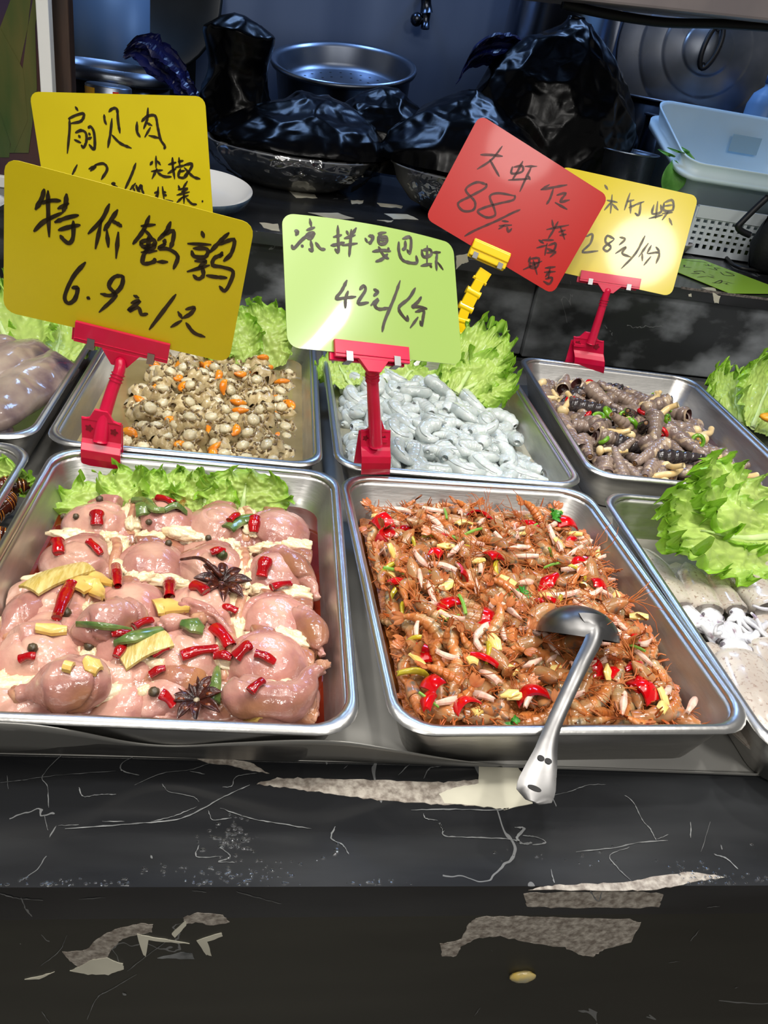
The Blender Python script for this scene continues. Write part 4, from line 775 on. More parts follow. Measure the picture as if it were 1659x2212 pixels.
q = MB(); Yh = s0[1] - 0.01; q.tube(smoothpath([ony(1659, 425, Yh), ony(1632, 450, Yh), ony(1602, 480, Yh), ony(1594, 490, Yh), ony(1603, 500, Yh), ony(1620, 508, Yh)], 6), 0.008, 8); put_on(sk, q, 'loop_handle', mat('black_strap', (14, 15, 20), rough=0.5))
q = MB(); q.tube(smoothpath([onz(1484, 532, UP + 0.012), onz(1505, 526, UP + 0.022), onz(1530, 524, UP + .02), onz(1552, 537, UP + 0.008), onz(1572, 560, UP + 0.006), onz(1590, 575, UP + 0.006), onz(1625, 583, UP + 0.006), onz(1700, 590, UP + 0.006)], 8), 0.005, 8); tag(q.build('power_cable', mat('black_rubber', (10, 10, 11), rough=0.5)), 'thin black cable curling over the back counter behind the green card', 'cable')
p = onz(1478, 535, UP + 0.02); lathe_obj('sauce_dish', [(0, 0), (0.022, 0), (0.04, 0.028), (0.042, 0.03), (0.039, 0.028), (0.02, 0.006), (0, 0.006)], (p[0] - 0.012, p[1] + 0.02, UP), mat('grey_ceramic', (190, 186, 186), rough=0.25), 'small white dish behind the edge of the 28 card', 'dish', 28)
# white plate with a blue rim behind the yellow cards, second plate by the poster
blue = mat('blue_glaze', (50, 76, 108), (92, 108, 124), rough=0.2, scale=30); wht = mat('white_porcelain', (226, 228, 230), rough=0.12, coat=0.4)
p = onz(432, 412, UP + 0.04); pr = (onz(546, 424, UP + 0.036) - p)[0]
pt_ = empty('plate', (p[0], p[1], UP)); tag(pt_, 'white shallow plate with a blue rim behind the yellow cards', 'plate'); R0 = pr; plate_root = pt_
q = MB(); q.lathe([(0, 0.008), (R0 * 0.6, 0.008), (R0 * 0.85, 0.016), (R0 * 0.985, 0.034), (R0, 0.0355)], 56, (p[0], p[1], UP)); put_on(pt_, q, 'dish_inside', wht)
q = MB(); q.lathe([(R0, 0.0355), (R0 * 1.005, 0.033), (R0 * 0.98, 0.026), (R0 * .9, 0.012), (R0 * 0.62, 0.002), (R0 * 0.6, 0.0), (0, 0.0)], 56, (p[0], p[1], UP)); put_on(pt_, q, 'glazed_outside', blue)
p = onz(-12, 430, UP + 0.03); lathe_obj('plate', [(0, 0), (0.06, 0), (0.1, 0.02), (0.105, 0.022), (0.1, 0.018), (0.06, 0.006), (0, 0.006)], (p[0] - 0.08, 1.735 + 0.0, UP + 0.0) if False else (onz(-60, 450, UP)[0] - .04, onz(-60, 450, UP)[1] - 0.03, UP), wht, 'white plate at the foot of the plant poster', 'plate')
plate_root.rotation_euler = (math.radians(10), 0, 0); plate_root.location.z += R0 * 0.6 * math.sin(math.radians(10)) + 0.001; plate_root.location.y += 0.02
# ------------------------------------------------------------------ bowls under black film
bc1 = (0.045, 2.31); zr1 = ony(455, 288, bc1[1])[2]; R1 = 0.222
bowl1 = lathe_obj('mixing_bowl', [(0, 0), (R1 * 0.55, 0), (R1 * 0.72, 0.02), (R1 * 0.88, 0.06), (R1 * 0.97, zr1 - UP - .004), (R1 * 1.02, zr1 - UP), (R1 * 1.015, zr1 - UP - .005), (R1 * 0.955, zr1 - UP - .006), (R1 * 0.85, 0.06), (R1 * 0.7, 0.024), (0, 0.006)], bc1 + (UP,), mat('bowl_steel', (186, 186, 184), (140, 140, 140), rough=0.36, metal=0.5, scale=7, rr=0.2), 'big steel mixing bowl wrapped in cling film under black plastic', 'bowl', 64)
bx2 = ony(850, 350, 2.24)[0] + 0.215; bc2 = (bx2, 2.24); zr2 = ony(850, 345, bc2[1])[2]
bowl2 = lathe_obj('mixing_bowl', [(0, 0), (R1 * 0.5, 0), (R1 * 0.72, 0.018), (R1 * 0.9, 0.06), (R1 * 0.97, zr2 - UP - .004), (R1 * 1.0, zr2 - UP), (R1 * 0.995, zr2 - UP - .005), (R1 * 0.95, zr2 - UP - .006), (R1 * .85, .06), (R1 * .7, 0.024), (0, 0.006)], bc2 + (UP,), mat('bowl_steel_dull', (165, 165, 162), (110, 110, 110), rough=0.4, metal=0.5, scale=9, rr=0.2), 'steel mixing bowl beside the red card, partly under the black bag', 'bowl', 64)
# cling film hanging on the first bowl
film = bpy.data.materials.new('cling_film'); film.use_nodes = True; _n = film.node_tree; _n.nodes.clear()
_o = _n.nodes.new('ShaderNodeOutputMaterial'); _t = _n.nodes.new('ShaderNodeBsdfTransparent'); _t.inputs[0].default_value = (.95, .95, .95, 1); _g = _n.nodes.new('ShaderNodeBsdfGlossy'); _g.inputs['Roughness'].default_value = 0.08
_f = _n.nodes.new('ShaderNodeFresnel'); _f.inputs[0].default_value = 2.8; _m = _n.nodes.new('ShaderNodeMixShader'); _n.links.new(_f.outputs[0], _m.inputs[0]); _n.links.new(_t.outputs[0], _m.inputs[1]); _n.links.new(_g.outputs[0], _m.inputs[2]); _n.links.new(_m.outputs[0], _o.inputs[0])
def wrap(c, R, zr, a0, a1, seed, label, n=90):
    G = []
    for i in range(n):
        a = math.radians(a0 + (a1 - a0) * i / (n - 1)); low = 0.35 + 0.45 * noise.noise(Vector((a * 3.2, seed, 0))) + 0.25 * abs(noise.noise(Vector((a * 9, seed, 3)))); row = []
        for j in range(26):
            t = j / 25.0; z = zr + 0.004 - t * (zr - UP - 0.006) * min(1.0, 0.72 + low * .5); r = R * (1.035 - 0.38 * max(0, t - 0.1) ** 1.7) + 0.004 + crumple((a * 0.3, t * 0.2, seed), 0.010, 22, seed) * min(1, 3 * t)
            row.append((c[0] + r * math.cos(a), c[1] + r * math.sin(a), max(z, UP + 0.004)))
        G.append(row)
    return tag(MB().grid(np.array(G)).build('cling_film', film), label, 'plastic film', 'cling film on the steel bowls')
wrap(bc1, R1, zr1, 195, 345, 1, 'crinkled clear cling film draped down the big steel bowl')
wrap(bc2, R1, zr2, 215, 320, 2, 'crinkled clear cling film on the steel bowl by the red card')
# black film domes
def film_dome(name, poly_top, c, rx, ry, z0, h, seed, label, amp=0.012, sc=16, mid=None, n=(120, 56), fold=None, cat='plastic bag'):
    G = []
    for j in range(n[1]):
        t = j / (n[1] - 1.0); row = []
        for i in range(n[0]):
            a = i * 2 * math.pi / n[0]; pr = poly_top(t, a); p = np.array([c[0] + rx * pr[0] * math.cos(a), c[1] + ry * pr[0] * math.sin(a), z0 + h * pr[1]])
            d = np.array([math.cos(a) * (1 - t * .7), math.sin(a) * (1 - t * .7), 0.3 + t * .6]); k = crumple(p, amp, sc, seed); p = p + d * k; p[2] = max(p[2], UP + 0.003); row.append(p)
        G.append(row)
    mb = MB().grid(np.array(G), cv=True); b = (n[1] - 1) * n[0]; mb.F.append(tuple(b + i for i in range(n[0]))); mb.M.append(0)
    o = mb.build(name, M['bag'], smooth=True)
    return tag(o, label, cat, 'black plastic bags and film')
cs = lambda t, e=1.0: (math.cos(t * math.pi / 2) ** e, math.sin(t * math.pi / 2))
film_dome('black_film', lambda t, a: (1.0 - 0.94 * t ** 1.4, 0.95 * (t ** 0.8) + 0.20 * math.cos(a - 0.4) * t * (1 - t) * 2), (0.07, 2.33), 0.225, 0.205, zr1 + 0.002, 0.13, 3, 'black plastic sheet heaped over the cling-wrapped bowl', 0.015, 10)
film_dome('black_film', lambda t, a: (1.0 - 0.94 * t ** 1.3, 0.9 * t ** 0.7), (bx2 - 0.02, 2.30), 0.235, 0.19, zr2 + 0.002, 0.19, 5, 'black plastic sheet sagging between the bowl and the big bag', 0.014, 9)
film_dome('black_film', lambda t, a: (1.0 - 0.9 * t ** 1.8, 0.95 * t ** 0.6), (0.285, 2.40), 0.16, 0.13, zr1 - 0.03, 0.19, 7, 'black plastic sheet bunched up between the two steel bowls', 0.014, 10)
# upright bag with a folded-over top, behind the scallop card
x0, x1 = ony(436, 150, 2.36)[0], ony(588, 150, 2.36)[0]; zt = ony(520, 30, 2.36)[2]
film_dome('plastic_bag', lambda t, a: (0.98 - 0.12 * t + 0.10 * math.sin(t * 9) - 0.75 * max(0, t - 0.86) / 0.14, t ** 0.9), ((x0 + x1) / 2, 2.40), (x1 - x0) / 2, 0.075, zr1 - 0.02, zt - zr1 + 0.01, 8, 'tall crumpled black bag standing behind the scallop card', 0.013, 11)
# big rubbish bag
bgc = ony(1180, 300, 2.42); bx0, bx1 = ony(1000, 300, 2.38)[0], ony(1372, 330, 2.38)[0]; zt = ony(1210, 48, 2.38)[2]
film_dome('plastic_bag', lambda t, a: ((1.0 + 0.05 * math.sin(3 * a)) * max(0.03, 1 - (max(0, t - 0.1) / 0.9) ** 2.3) ** 0.75, t), ((bx0 + bx1) / 2 - 0.01, 2.38), (bx1 - bx0) / 2 * 1.06, 0.15, UP + 0.003, zt - UP, 11, 'big black bin bag bulging behind the red card', 0.017, 9, n=(200, 110))
# loose ends of the bags
M['bluesheen'] = mat('painted_blue_sheen', (22, 28, 84), (10, 12, 40), rough=0.25, scale=18)  # black bag film with its blue reflection painted into the base colour
def loose(px, Y, label, wid=0.03, seed=0, name='plastic_bag', m=None):
    P = smoothpath([ony(x, y, Y + dy) for x, y, dy in px], 10); k = len(P); G = []
    for i, p in enumerate(P):
        t = i / (k - 1.0); w = wid * (0.5 + 0.9 * math.sin(math.pi * min(1, t * 1.1)) + 0.3 * t); ang = 1.2 * noise.noise(Vector((t * 3, seed, 0)))
        G.append([p + np.array([s * w * 0.55 * math.sin(.6 + ang), s * s * w * .5 + 0.3 * w * math.sin(6 * s + seed), s * w * math.cos(.4 + ang)]) + crumple((t * .3 + s * .05, s * 0.1, seed), 0.007, 30, seed) for s in np.linspace(-1, 1, 14)])
    return tag(MB().grid(np.array(G)).build(name, m or M['bag'], smooth=False), label, 'plastic bag', 'black plastic bags and film')
loose([(262, 118, 0), (290, 105, .01), (330, 130, 0.02), (370, 165, 0.04), (400, 205, 0.05), (425, 240, .05)], 2.10, 'twisted bag end glinting blue above the black pot', 0.028, 4, m=M['bluesheen'])
loose([(985, 180, 0), (1015, 130, .0), (1060, 112, 0.02), (1110, 118, 0.05), (1140, 150, .06)], 2.36, 'crumpled bag ear shining blue beside the big bin bag', 0.03, 6, m=M['bluesheen'])
# shelf edge overhead and its dark underside cable
sh = [ony(1235, 0, 1.95), ony(1659, 46, 1.95)]; sd = unit(sh[1] - sh[0]); e0, e1 = sh[0] - sd * 1.9, sh[1] + sd * 0.9
q = MB(); q.poly([e0, e1, e1 + np.array([0, 0.25, 0]), e0 + np.array([0, 0.25, 0])], 0.09, (0, 0, 1)); o = q.build('hood_edge', mat('pinkish_hood_metal', (150, 140, 138), (128, 120, 122), rough=0.4, scale=5), smooth=False, bevel=0.006); o['kind'] = 'structure'; o.name = 'trim_1'
q = MB(); q.tube(smoothpath([ony(1215, 8, 2.05), ony(1300, 28, 2.05), ony(1430, 48, 2.06), ony(1560, 52, 2.06), ony(1720, 62, 2.06)], 8), 0.010, 8); tag(q.build('hanging_cord', mat('black_cord', (9, 9, 12), rough=0.6)), 'thick black cord hanging under the pale hood edge', 'cord')
# ------------------------------------------------------------------ lettuce
def attr_mat(name, c0, c1, pos=(0.15, 0.85), rough=0.3, bump=0.4, bscale=120, rnd=0.0):
    m = mat(name, c0, None, rough=rough, bump=bump, bscale=bscale, bdist=0.003); nt = m.node_tree; N = nt.nodes; L = nt.links; b = N['Principled BSDF']
    a = N.new('ShaderNodeAttribute'); a.attribute_name = 'edge'; r = N.new('ShaderNodeValToRGB'); L.new(a.outputs['Fac'], r.inputs[0]); e = r.color_ramp.elements
    e[0].position, e[1].position = pos; e[0].color = s2l(c0) + (1,); e[1].color = s2l(c1) + (1,)
    nz = N.new('ShaderNodeTexNoise'); nz.inputs['Scale'].default_value = 28; tc = N.new('ShaderNodeTexCoord'); L.new(tc.outputs['Object'], nz.inputs[0])
    hs = N.new('ShaderNodeHueSaturation'); mr = N.new('ShaderNodeMapRange'); L.new(nz.outputs[0], mr.inputs[0]); mr.inputs[3].default_value = 0.7; mr.inputs[4].default_value = 1.3
    L.new(mr.outputs[0], hs.inputs['Value']); L.new(r.outputs[0], hs.inputs['Color']); L.new(hs.outputs[0], b.inputs['Base Color'])
    tr = N.new('ShaderNodeBsdfTranslucent'); L.new(hs.outputs[0], tr.inputs[0]); mx = N.new('ShaderNodeMixShader'); mx.inputs[0].default_value = 0.3
    L.new(b.outputs[0], mx.inputs[1]); L.new(tr.outputs[0], mx.inputs[2]); L.new(mx.outputs[0], N['Material Output'].inputs[0]); b.inputs['Coat Weight'].default_value = 0.25
    return m
M['lettuce'] = attr_mat('lettuce_leaf', (198, 222, 122), (146, 198, 52))
M['rib'] = mat('pale_lettuce_rib', (204, 220, 160), (176, 204, 120), rough=0.3, scale=30)
def lettuce(base, grow, nrm, L, W_, seed, label, ruf=0.016, fr=6.0, curl=0.25, cup=0.25, nu=84, nv=100, rib=True):
    """A frilly leaf: base point, growing direction, face normal, length and width."""
    g = unit(grow); n = np.array(nrm, float); n = unit(n - (n @ g) * g); x = np.cross(g, n)
    Mx = Matrix(((x[0], g[0], n[0], base[0]), (x[1], g[1], n[1], base[1]), (x[2], g[2], n[2], base[2]), (0, 0, 0, 1)))
    G = []; E = []; so = seed * 13.7; K = max(7.0, 16.0 * math.sqrt(W_ * L) / 0.13)
    def pt(u, v):
        w = W_ / 2 * (0.22 + 0.78 * math.sin(math.pi * min(1, 0.10 + 0.74 * u)) ** 0.9); top = max(0.0, (u - 0.55) / 0.45)
        ph = math.atan2(v * 0.9, (u - 0.35) * 1.5); e = max(abs(v) ** 5.0, top ** 4.5) * min(1, 0.25 + u * 2.5)
        wob = 1.6 * noise.noise(Vector((ph * 1.7, so, 0))); k1 = math.sin(ph * K + wob * 2); c1 = math.cos(ph * K + wob * 2); k2 = math.sin(ph * K * 2.63 + 3 * wob + so); k3 = noise.noise(Vector((ph * K * 1.4, so, 3)))
        kk = noise.noise(Vector((u * 3.5 + so, v * 2.6, 2))); k4 = noise.noise(Vector((u * 13 + so, v * 9, 7)))
        z = ruf * (e * (0.75 * k1 + 0.65 * k2 + 0.9 * k3) + 0.8 * kk + 0.30 * k4)
        z += cup * W_ * 0.5 * v * v * (0.6 + .4 * u) + curl * L * (u * u) * 0.5
        rad = 1.0 - e * (0.05 * abs(k2) + 0.05 * k3) - 0.10 * abs(v) ** 3 * top
        cx, cy = math.cos(ph), math.sin(ph); tang = ruf * 0.75 * e * (c1 + .5 * k3)
        return (v * w * rad + tang * cx, L * (0.35 + (u - 0.35) * rad) - tang * cy, z), e
    for i in range(nu):
        u = i / (nu - 1.0); row = []
        for j in range(nv):
            v = -1 + 2 * j / (nv - 1.0); p, e = pt(u, v); row.append(p); E.append(min(1, e * 0.45 + 0.35 * u + 0.25 * v * v))
        G.append(row)
    o = MB().grid(np.array(G)).build('lettuce_leaf', M['lettuce'], M=Mx, attr={'edge': E})
    tag(o, label, 'lettuce', 'frilly lettuce leaves lining the trays')
    if rib:
        P = [np.array(pt(u, 0.0)[0]) + np.array([0, 0, 0.0015]) for u in np.linspace(0, 0.72, 12)]
        r = MB().tube(P, np.linspace(W_ * 0.045, 0.0012, 12), 8, flat=0.6); r.build('midrib', M['rib'], o)
    return o
def leaf_px(b, t, zb, Yt, W_, seed, label, nrm=(0, -0.8, 0.6), **k):
    """base pixel at height zb, tip pixel at depth Yt."""
    B = onz(b[0], b[1], zb); T_ = ony(t[0], t[1], Yt); return lettuce(B, T_ - B, nrm, np.linalg.norm(T_ - B), W_, seed, label, **k)
yq = TR['quail']['c'][1] + TR['quail']['d'] / 2
leaf_px((240, 1128), (205, 1022), RIM - 0.045, yq - 0.035, 0.120, 1, 'frilly lettuce leaf under the big yellow card clip, in the corner of the quail tray', ruf=0.013, curl=-0.1)
leaf_px((300, 1120), (290, 1016), RIM - 0.045, yq - 0.030, 0.095, 2, 'frilly lettuce leaf behind the green scallion loop in the quail tray', ruf=0.013, curl=-0.1)
leaf_px((385, 1125), (372, 1008), RIM - 0.050, yq - 0.028, 0.105, 3, 'frilly lettuce leaf standing at the middle of the quail tray back wall', ruf=0.013, curl=-0.1)
leaf_px((440, 1130), (445, 1022), RIM - 0.048, yq - 0.040, 0.085, 4, 'lettuce leaf with a tongue hanging down between two quails', ruf=0.012, curl=-0.15)
leaf_px((520, 1128), (535, 1012), RIM - 0.050, yq - 0.032, 0.125, 5, 'bushy lettuce leaf nearest the lime card clip in the quail tray', ruf=0.014, curl=-0.1)
ys = TR['scallop']['c'][1] + TR['scallop']['d'] / 2
leaf_px((575, 800), (528, 655), RIM - 0.040, ys - 0.02, 0.150, 6, 'big lettuce leaf at the back of the scallop tray beside the lime card', ruf=0.016, curl=0.1, nrm=(0.15, -0.8, .5))
leaf_px((520, 800), (480, 680), RIM - 0.040, ys - 0.03, 0.12, 7, 'lettuce leaf mostly behind the big yellow card over the scallops', ruf=0.014)
yp = TR['prawn']['c'][1] + TR['prawn']['d'] / 2
leaf_px((850, 842), (905, 790), RIM - 0.020, yp - 0.075, 0.150, 8, 'wide lettuce leaf behind the lime card clip on the white raw shrimp', ruf=0.014, nrm=(0, -0.5, .85))
leaf_px((760, 836), (722, 782), RIM - 0.018, yp - 0.075, 0.10, 9, 'small lettuce leaf in the corner of the raw shrimp tray', ruf=0.013, nrm=(0, -0.5, .85))
leaf_px((985, 850), (1074, 706), RIM - 0.010, yp - 0.03, 0.125, 10, 'tall fan-shaped lettuce leaf leaning up by the yellow clip', ruf=0.017, curl=0.05, cup=0.15, nrm=(-0.2, -0.75, 0.6))
leaf_px((985, 850), (1098, 800), RIM - 0.012, yp - 0.10, 0.12, 11, 'low lettuce leaf lying on the raw shrimp below the tall leaf', ruf=0.016, nrm=(0.1, -0.55, 0.85))
ysq = TR['squid']['c'][1] + TR['squid']['d'] / 2
leaf_px((1680, 1120), (1470, 1075), RIM - 0.005, ysq - 0.075, 0.150, 12, 'upper of the two big lettuce leaves over the squid', ruf=0.018, nrm=(0, -0.55, 0.8), cup=0.15)
leaf_px((1700, 1165), (1400, 1160), RIM - 0.012, ysq - 0.135, 0.155, 13, 'lower of the two big lettuce leaves, draped across the squid', ruf=0.018, nrm=(0, -0.5, 0.85), cup=0.2)
ym = TR['meat']['c'][1] + TR['meat']['d'] / 2
leaf_px((40, 800), (-20, 640), RIM - 0.045, ym - 0.03, 0.19, 14, 'broad lettuce leaf below the corner of the big yellow card', ruf=0.014, nrm=(0, -0.7, 0.6))
leaf_px((110, 800), (140, 700), RIM - 0.040, ym - 0.03, 0.15, 15, 'lettuce leaf against the rim behind the grey-purple meat slab', ruf=0.014, nrm=(0, -0.7, 0.6))
leaf_px((-30, 1060), (8, 990), RIM - 0.03, TR['pupa']['c'][1] + 0.19, 0.10, 16, 'bit of lettuce at the picture edge above the brown pupae', ruf=0.013)
# side plate with lettuce beyond the snail tray
p = onz(1640, 935, DECK + 0.03); R0 = 0.16
q = MB(); q.lathe([(0, 0), (R0 * .6, 0), (R0 * .9, 0.022), (R0, 0.032), (R0 * .985, 0.034), (R0 * .88, 0.026), (R0 * .6, 0.005), (0, 0.005)], 48); so_ = q.build('serving_plate', wht, loc=(1.155, 1.40, DECK + 0.0018)); tag(so_, 'white plate with lettuce on the steel sheet beyond the snail tray', 'plate')
leaf_px((1600, 915), (1578, 820), RIM - 0.03, 1.50, 0.13, 17, 'curly lettuce sprig on the white plate, next to the snail tray rim', ruf=0.017, nrm=(-.2, -0.7, 0.6))
leaf_px((1625, 925), (1660, 800), RIM - 0.03, 1.48, 0.13, 18, 'lettuce leaf at the picture edge on the white plate', ruf=0.015, nrm=(0, -0.7, 0.6))
q = MB(); q.ell(onz(1662, 902, RIM + 0.0), (0.02, 0.014, 0.008), jit=.2); tag(q.build('orange_slice', mat('orange_flesh', (240, 170, 30), (226, 140, 20), rough=.3, scale=30)), 'piece of orange fruit at the edge of the lettuce plate', 'fruit')
q = MB(); q.ell((1.11, 1.31, RIM - 0.045), (0.07, 0.045, 0.035), jit=.5, seed=3, nu=24, nv=14); tag(q.build('grey_seafood', mat('grey_shell_meat', (112, 108, 110), (60, 58, 62), rough=.25, scale=30, coat=.4)), 'dark grey lump of seafood on the lettuce plate beside the snails', 'seafood')

# ------------------------------------------------------------------ quails
DG = None
def roughen(me):             # folds, creases and small lumps of wet skin
    ns = [v.normal.copy() for v in me.vertices]
    for v, n in zip(me.vertices, ns):
        p = v.co; r = abs(noise.noise(p * 21)); d = 0.0022 * noise.noise(p * 34) + 0.0011 * noise.noise(p * 85) - 0.0035 * max(0.0, 1 - r / 0.07)
        v.co = p + n * d
def clamp_in(o, key, gap=0.003, right=0.014):  # press a soft thing against the tray walls instead of through them
    Mw = o.matrix_world; Mi = Mw.inverted(); t = TR[key]; me = o.data
    for v in me.vertices:
        w = Mw @ v.co; a, b = tl(key, w); z = min(w.z, RIM - 0.008); i = 0.0145 + (RIM - 0.010 - z) * 0.25 + gap; hu, hv = t['w'] / 2 - i, t['d'] / 2 - i
        if w.z > RIM + 0.004: continue
        a2, b2 = max(-hu, min(hu - right, a)), max(-hv, min(hv, b))
        if a2 != a or b2 != b: v.co = Mi @ Vector(tw(key, a2, b2, w.z))
def remesh(mb, voxel, smooth_it=6):
    global DG
    o = mb.build('raw_blank', []); r = o.modifiers.new('r', 'REMESH'); r.mode = 'VOXEL'; r.voxel_size = voxel; s = o.modifiers.new('s', 'SMOOTH'); s.factor = 0.5; s.iterations = smooth_it
    dg = bpy.context.evaluated_depsgraph_get(); me = bpy.data.meshes.new_from_object(o.evaluated_get(dg)); bpy.data.objects.remove(o); me.polygons.foreach_set('use_smooth', [True] * len(me.polygons)); roughen(me); return me
M['meat'] = mat('raw_quail_skin', (204, 160, 140), (136, 86, 90), c3=(178, 124, 112), rough=0.22, scale=15, detail=5, ramp=(0.36, 0.63), bump=0.35, bscale=130, coat=0.5, sss=0.06, rnd=0.13, spot=((168, 116, 74), 14, 0.53), spotw=0.2, bdist=0.0025)
M['fat'] = mat('cream_fat', (244, 226, 192), (232, 204, 160), rough=0.2, scale=40, bump=0.5, bscale=110, coat=0.4, sss=0.1, bdist=0.003)
M['bone'] = mat('bony_joint', (196, 150, 116), (168, 112, 88), rough=0.3, scale=90, coat=.3, bump=.3)
QUAILS = []
def quail_mesh(seed, legs=(1, 1), lift=0.0):
    rs = np.random.RandomState(seed); mb = MB(); j = lambda s: rs.uniform(-s, s)
    for s in (-1, 1):
        R = np.array(Euler((j(.15), s * 0.30 + j(.1), s * 0.25 + j(.2))).to_matrix())
        mb.ell((s * 0.043 + j(.003), 0.014 + j(.004), 0.004 + j(.003)), (0.044 + j(.003), 0.040 + j(.003), 0.027 + j(.002)), R, 24, 14)
        R2 = np.array(Euler((0, s * 0.2, s * (-0.5) + j(.2))).to_matrix())
        mb.ell((s * (0.050 + j(.005)), -0.036 + j(.004), -0.002), (0.038, 0.022, 0.020), R2, 20, 12)
        k = 1 if s > 0 else 0
        if legs[k]:
            d = legs[k]; P = smoothpath([(s * 0.055, -0.030, 0.004), (s * 0.084, -0.040, 0.008 + lift), (s * 0.101, -0.054 * d, 0.006 + lift), (s * 0.113, -0.074 * d, 0.004 + lift * 1.5)], 6); t = np.linspace(0, 1, len(P))
            mb.tube(P, np.interp(t, [0, .35, .7, .9, 1], [0.016, 0.0175, 0.0085, 0.0055, 0.007]), 14)
        P = smoothpath([(s * 0.020, 0.048, 0.010), (s * 0.040, 0.056, 0.006), (s * 0.058, 0.050, 0.0)], 6); mb.tube(P, np.linspace(0.011, 0.007, len(P)), 10)
    mb.ell((0, 0.010, -0.006), (0.022, 0.052, 0.022), None, 20, 12); mb.ell((0, -0.040, -0.008), (0.040, 0.020, 0.016), None, 20, 12)
    return remesh(mb, 0.0026, 5)
def quail(px, rz, seed, label, legs=(1, 1), tilt=(0.0, 0.0), sc=0.95, z=RIM - 0.038, lift=0.0, fat=None):
    me = quail_mesh(seed, legs, lift); me.name = 'quail_body'; me.materials.append(M['meat'])
    p = onz(px[0], px[1], z + 0.012); a_, b_ = tl('quail', p); p = tw('quail', a_, max(b_, -TR['quail']['d'] / 2 + 0.098), z); root = bpy.data.objects.new('raw_quail', me); COL.objects.link(root); root.location = (p[0], p[1], z); root.rotation_euler = (tilt[0], tilt[1], rz); root.scale = (sc,) * 3
    tag(root, label, 'quail', 'raw quails in the marinade'); rs = np.random.RandomState(seed + 50)
    fats = fat if fat is not None else [(-0.060, -0.018, 0.020, 0.031, 0.011, .1), (0.058, -0.016, 0.020, 0.032, 0.010, -.2), (0.0, 0.030, 0.016, 0.015, 0.020, 0.1), (0.026, -0.024, 0.017, 0.020, 0.009, .3), (-0.018, -0.028, 0.013, 0.018, 0.010, -.2), (0.006, 0.002, 0.012, 0.011, 0.014, .5)]
    bv = BVHTree.FromPolygons([v.co for v in me.vertices], [tuple(q.vertices) for q in me.polygons])
    for i, (x, y, zz, rx, ry, a) in enumerate(fats):
        x += rs.uniform(-.004, .004); y += rs.uniform(-.004, .004); hit = bv.ray_cast(Vector((x, y, 0.1)), Vector((0, 0, -1)))
        h = hit[0].z if hit[0] is not None else zz
        mb = MB(); R = rotz(a + rs.uniform(-.2, .2)); mb.ell((x, y, h - 0.001), (rx, ry, 0.0065), R, 28, 14, jit=0.55, seed=seed + i, fr=2.2)
        for q in range(4): mb.ell((x + rs.uniform(-.7, .7) * rx, y + rs.uniform(-.6, .6) * ry, h + .001), (rx * .35, ry * .5, 0.006), R, 14, 9, jit=.5, seed=q + i)
        mb.build('fat', M['fat'], root)
    for s in (-1, 1):
        if legs[1 if s > 0 else 0]:
            d = legs[1 if s > 0 else 0]; mb = MB(); mb.ell((s * 0.115, -0.077 * d, 0.004 + lift * 1.5), (0.0085, 0.0075, 0.007), None, 14, 9, jit=.4, seed=seed); mb.build('leg_joint', M['bone'], root)
    mb = MB(); mb.tube(smoothpath([(-0.004, 0.052, 0.012), (0.001, 0.030, 0.019), (0.0, 0.010, 0.0165), (0.002, -0.015, 0.010)], 5), [0.006] * 15 + [0.004], 10, flat=.6); mb.build('breastbone', M['bone'], root)
    QUAILS.append(root); return root
quail((283, 1135), 0.02, 1, 'raw quail under the green scallion loop, in the back corner by the lettuce', tilt=(0.10, 0), legs=(0, 0))
quail((530, 1150), -0.05, 2, 'raw quail with chilli and a scallion piece, nearest the lime card clip', tilt=(0.10, 0.02), legs=(0, 0.9))
quail((245, 1228), 0.05, 3, 'raw quail behind the star-shaped ginger slices', legs=(1, 0), tilt=(0.12, 0))
quail((520, 1248), -0.06, 4, 'raw quail under the star anise with the long stalk', legs=(0, 1), tilt=(0.12, 0.03))
quail((190, 1330), 0.10, 5, 'raw quail with the long whole red chilli on it, by the tray wall', legs=(1, 0), tilt=(0.12, -0.02), z=RIM - 0.036)
quail((508, 1345), -0.12, 6, 'raw quail whose drumstick hangs over the open strip of marinade', legs=(0, 1), tilt=(0.12, 0.03), z=RIM - 0.036)
quail((178, 1448), 0.25, 7, 'raw quail with a white scallion stalk, at the front by the picture edge', legs=(1, 0.2), tilt=(0.10, -0.02), z=RIM - 0.034, sc=1.0)
quail((478, 1470), -0.10, 8, 'raw quail beside the row of cut red chillies and the second star anise', legs=(0, 1), tilt=(0.10, 0.02), z=RIM - 0.034, sc=1.0)
quail((330, 1545), 0.35, 9, 'raw quail half hidden by the front rim of the tray', legs=(0, 0), z=RIM - 0.040)
quail((30, 1410), 0.5, 10, 'raw quail cut off by the picture edge in the front corner', legs=(0, 0), z=RIM - 0.036, sc=0.95)
quail((360, 1390), 0.15, 19, 'raw quail lowest in the middle of the heap, ribs showing between the others', legs=(0, 0), z=RIM - 0.044, sc=0.9)
